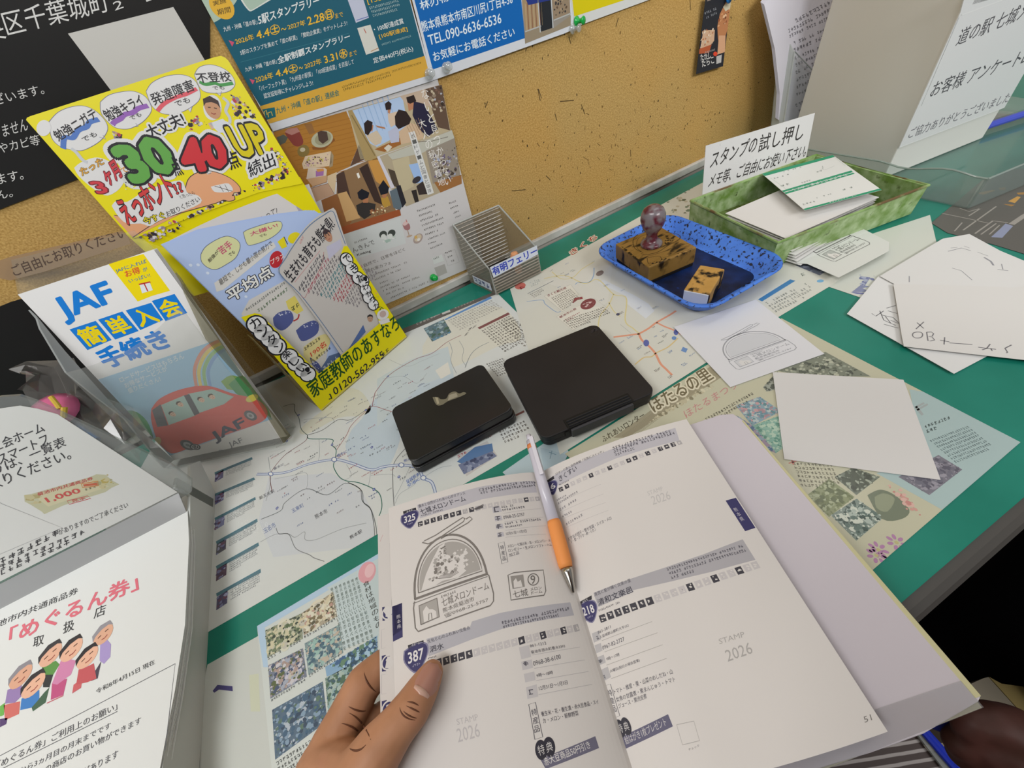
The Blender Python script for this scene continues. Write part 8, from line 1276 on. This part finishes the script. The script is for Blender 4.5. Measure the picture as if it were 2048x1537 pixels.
for sx in (-.10, .14):
    bm = NB(); box(bm, (sx-.045, -.38, -.7495), (sx+.045, -.13, -.67), .02, 3); put('shoe', bm, M('#2a2422', .5), per)
fused('unseen_right_hand', [[((.25, -.24, .26), .036), ((.17, -.15, .33), .027), ((.125, -.09, .365), .026)], [((.15, -.10, .37), .02), ((.09, -.04, .395), .016), ((.03, -.02, .39), .010)], [((.14, -.11, .38), .02), ((.08, -.055, .41), .015), ((.02, -.035, .405), .009)], [((.14, -.12, .39), .018), ((.08, -.075, .42), .014), ((.03, -.055, .418), .009)], [((.13, -.13, .39), .017), ((.09, -.10, .42), .012), ((.05, -.085, .42), .008)], [((.14, -.11, .35), .018), ((.10, -.10, .345), .013), ((.06, -.075, .355), .010)]], .004, 5, SKIN, per, [((.115, -.085, .385), (.045, .040, .020))])  # unseen raised hand, added to keep light off the lower pages
hd_ = fused('unseen_head', [[((.02, -.33, .50), .055), ((.02, -.32, .60), .052)]], .006, 4, SKIN, per, [((.02, -.30, .705), (.072, .092, .112)), ((.02, -.212, .69), (.013, .02, .022)), ((-.055, -.30, .70), (.012, .02, .032)), ((.095, -.30, .70), (.012, .02, .032)), ((.02, -.222, .655), (.026, .014, .009))])
fused('hair', [], .006, 4, M('#1d1917', .6), hd_, [((.02, -.325, .735), (.080, .092, .100)), ((.02, -.36, .69), (.074, .065, .09))])
for sx in (-.012, .052):
    bm = NB(); bmesh.ops.create_icosphere(bm, subdivisions=2, radius=.010, matrix=Matrix.Translation((sx, -.219, .712))); put('eye', bm, M('#d8d5d0', .3), hd_, True)

# ------------------------------------------------------------------ beside the counter, lower right
p2 = thing('person', 'person in black standing right of the counter front, gripping a blue strap', 'person', (.6, -.26, -.75))
bm = NB(); DR = [(.20, 0), (.215, .02), (.22, .2), (.235, .4), (.26, .58), (.265, .68), (.25, .76), (.2, .82), (.1, .85), (0, .855)]
lathe(bm, (0, 0, 0), DR, 48)
for v in bm.verts:
    a = math.atan2(v.co.y, v.co.x); k = 1+.03*math.sin(a*9+v.co.z*3)*max(0, 1-v.co.z); v.co.x *= k; v.co.y *= k*.66; v.co += Vector((.635, -.245, -.7498))
put('black_dress', bm, M('#0d0d0f', .85, .1), p2, True)
HZ = -.12
f1 = [((0.2892,-0.219,-0.14), .032), ((0.2595,-0.174,-0.125), .027), ((0.2445,-0.151,-0.12), .027)]
pm = [((0.2445,-0.151,-0.12), .026), ((0.2347,-0.1371,-0.115), .026), ((0.2253,-0.1291,-0.112), .022)]
th2 = [((0.2351,-0.1284,-0.1), .018), ((0.2273,-0.1175,-0.095), .0135), ((0.2173,-0.1115,-0.095), .011), ((0.2122,-0.1126,-0.098), .009)]
i2 = [((0.2269,-0.1299,-0.11), .016), ((0.2146,-0.1198,-0.108), .0115), ((0.2075,-0.1187,-0.112), .0105), ((0.2125,-0.1255,-0.125), .010), ((0.2283,-0.1344,-0.14), .009)]
m2 = [((0.2246,-0.1351,-0.115), .016), ((0.2122,-0.1272,-0.118), .0115), ((0.2117,-0.1275,-0.128), .011), ((0.2206,-0.1349,-0.142), .0095)]
r2 = [((0.2259,-0.1428,-0.125), .016), ((0.2161,-0.1365,-0.13), .0115), ((0.2164,-0.138,-0.14), .0105), ((0.2252,-0.1439,-0.152), .009)]
k2 = [((0.2271,-0.1505,-0.135), .014), ((0.2212,-0.1462,-0.142), .0105), ((0.2218,-0.1474,-0.15), .0095), ((0.2295,-0.152,-0.16), .008)]
ARM = [((0.2892,-0.219,-0.14), .032), ((.50, -.24, -.10), .040), ((.56, -.25, .0), .046)]
fused('body', [f1, pm, th2, i2, m2, r2, k2, ARM], .0022, 6, noise_mat('shaded_skin', '#3d241c', '#50302a', 50, .3, .7, .55, 6), p2)  # this hand is in shadow; its skin colour is darkened for that
def ribbon(pts, w_, t_, name, mat_, parent):
    bm = NB(); P = [Vector(p) for p in pts]; rows = []
    for i, p in enumerate(P):
        d = (P[min(i+1, len(P)-1)]-P[max(i-1, 0)]).normalized(); sd = d.cross(Vector((0, 0, 1))).normalized()*w_/2; n_ = sd.cross(d).normalized()*t_/2
        rows.append([bm.verts.new(p+a) for a in (sd+n_, -sd+n_, -sd-n_, sd-n_)])
    for a, b in zip(rows, rows[1:]):
        for k in range(4): bm.faces.new((a[k], a[(k+1) % 4], b[(k+1) % 4], b[k]))
    bm.faces.new(rows[0][::-1]); bm.faces.new(rows[-1]); bmesh.ops.recalc_face_normals(bm, faces=bm.faces); return put(name, bm, mat_, parent)
bag = thing('zip_bag', 'striped mesh bag with a clear band and blue zip edge, hanging below the stamp book', 'bag', (0.226,-0.1728,-0.45))
STR = bpy.data.materials.new('striped_mesh'); STR.use_nodes = True; wv = N(STR, 'ShaderNodeTexWave'); wv.inputs['Scale'].default_value = 42; wv.inputs['Distortion'].default_value = .6; wv.bands_direction = 'Y'; tc = N(STR, 'ShaderNodeTexCoord'); mpg = N(STR, 'ShaderNodeMapping'); mpg.inputs['Rotation'].default_value = (0, 0, math.radians(21.0)); STR.node_tree.links.new(tc.outputs['Object'], mpg.inputs[0]); STR.node_tree.links.new(mpg.outputs[0], wv.inputs['Vector'])
rp = N(STR, 'ShaderNodeValToRGB'); rp.color_ramp.elements[0].position = .62; rp.color_ramp.elements[1].position = .82; rp.color_ramp.elements[0].color = (*lin('#3f322e'), 1); rp.color_ramp.elements[1].color = (*lin('#9c9490'), 1); STR.node_tree.links.new(wv.outputs[0], rp.inputs[0]); STR.node_tree.links.new(rp.outputs[0], STR.node_tree.nodes['Principled BSDF'].inputs['Base Color'])
fr_ = [Vector(q) for q in ((0.1186,-0.0812,-0.34),(0.2096,-0.1156,-0.34),(0.2871,-0.1536,-0.34),(0.2804,-0.1935,-0.34),(0.1404,-0.1534,-0.34),(0.0816,-0.1067,-0.34))]
bm = NB(); prism(bm, fr_, (.02, -.02, -.16), .004); put('mesh_body', bm, STR, bag)
bm = NB(); prism(bm, [Vector(q) for q in ((0.2866,-0.1515,-0.335),(0.2944,-0.1548,-0.335),(0.2883,-0.1923,-0.335),(0.2778,-0.1901,-0.335))], (0, 0, -.003)); put('clear_band', bm, clear_mat('bag_band', (.8, .82, .8), .1, .45, '#a9aaa6', 2), bag)
for k, q in enumerate((((0.2918,-0.1543,-0.333),(0.2891,-0.1743,-0.333),(0.287,-0.1949,-0.333)), ((0.2952,-0.1562,-0.333),(0.2933,-0.1756,-0.333),(0.2923,-0.1959,-0.333)))):
    bm = NB(); tube(bm, q, .0032, 8); put('zip_edge', bm, M('#1f2f9c', .4), bag)
ribbon([(0.2124,-0.1066,-0.13),(0.2152,-0.1121,-0.125),(0.216,-0.1157,-0.12),(0.2177,-0.1197,-0.118),(0.221,-0.1233,-0.118)], .011, .002, 'strap', M('#1c2266', .6), bag)
pb = thing('paper_bag', 'brown kraft paper bag standing below the person in black', 'bag', (0.4879,-0.2373,-0.5))
q1 = [Vector(q) for q in ((0.3607,-0.1529,-0.33),(0.3914,-0.1592,-0.33),(0.3963,-0.1609,-0.33),(0.3876,-0.1943,-0.33),(0.383,-0.2135,-0.33),(0.3598,-0.1966,-0.33),(0.3625,-0.1709,-0.33))]
bm = NB(); prism(bm, q1, (.0, -.03, -.4199)); put('side_panel', bm, M('#857c6c', .8), pb)
q2 = [Vector(q) for q in ((0.3965,-0.1611,-0.329),(0.4001,-0.1699,-0.329),(0.4197,-0.1849,-0.329),(0.418,-0.1958,-0.329),(0.3843,-0.2124,-0.329),(0.3879,-0.194,-0.329))]
bm = NB(); prism(bm, q2, (.0, -.03, -.4199)); put('front_panel', bm, M('#8f7d4e', .8), pb)
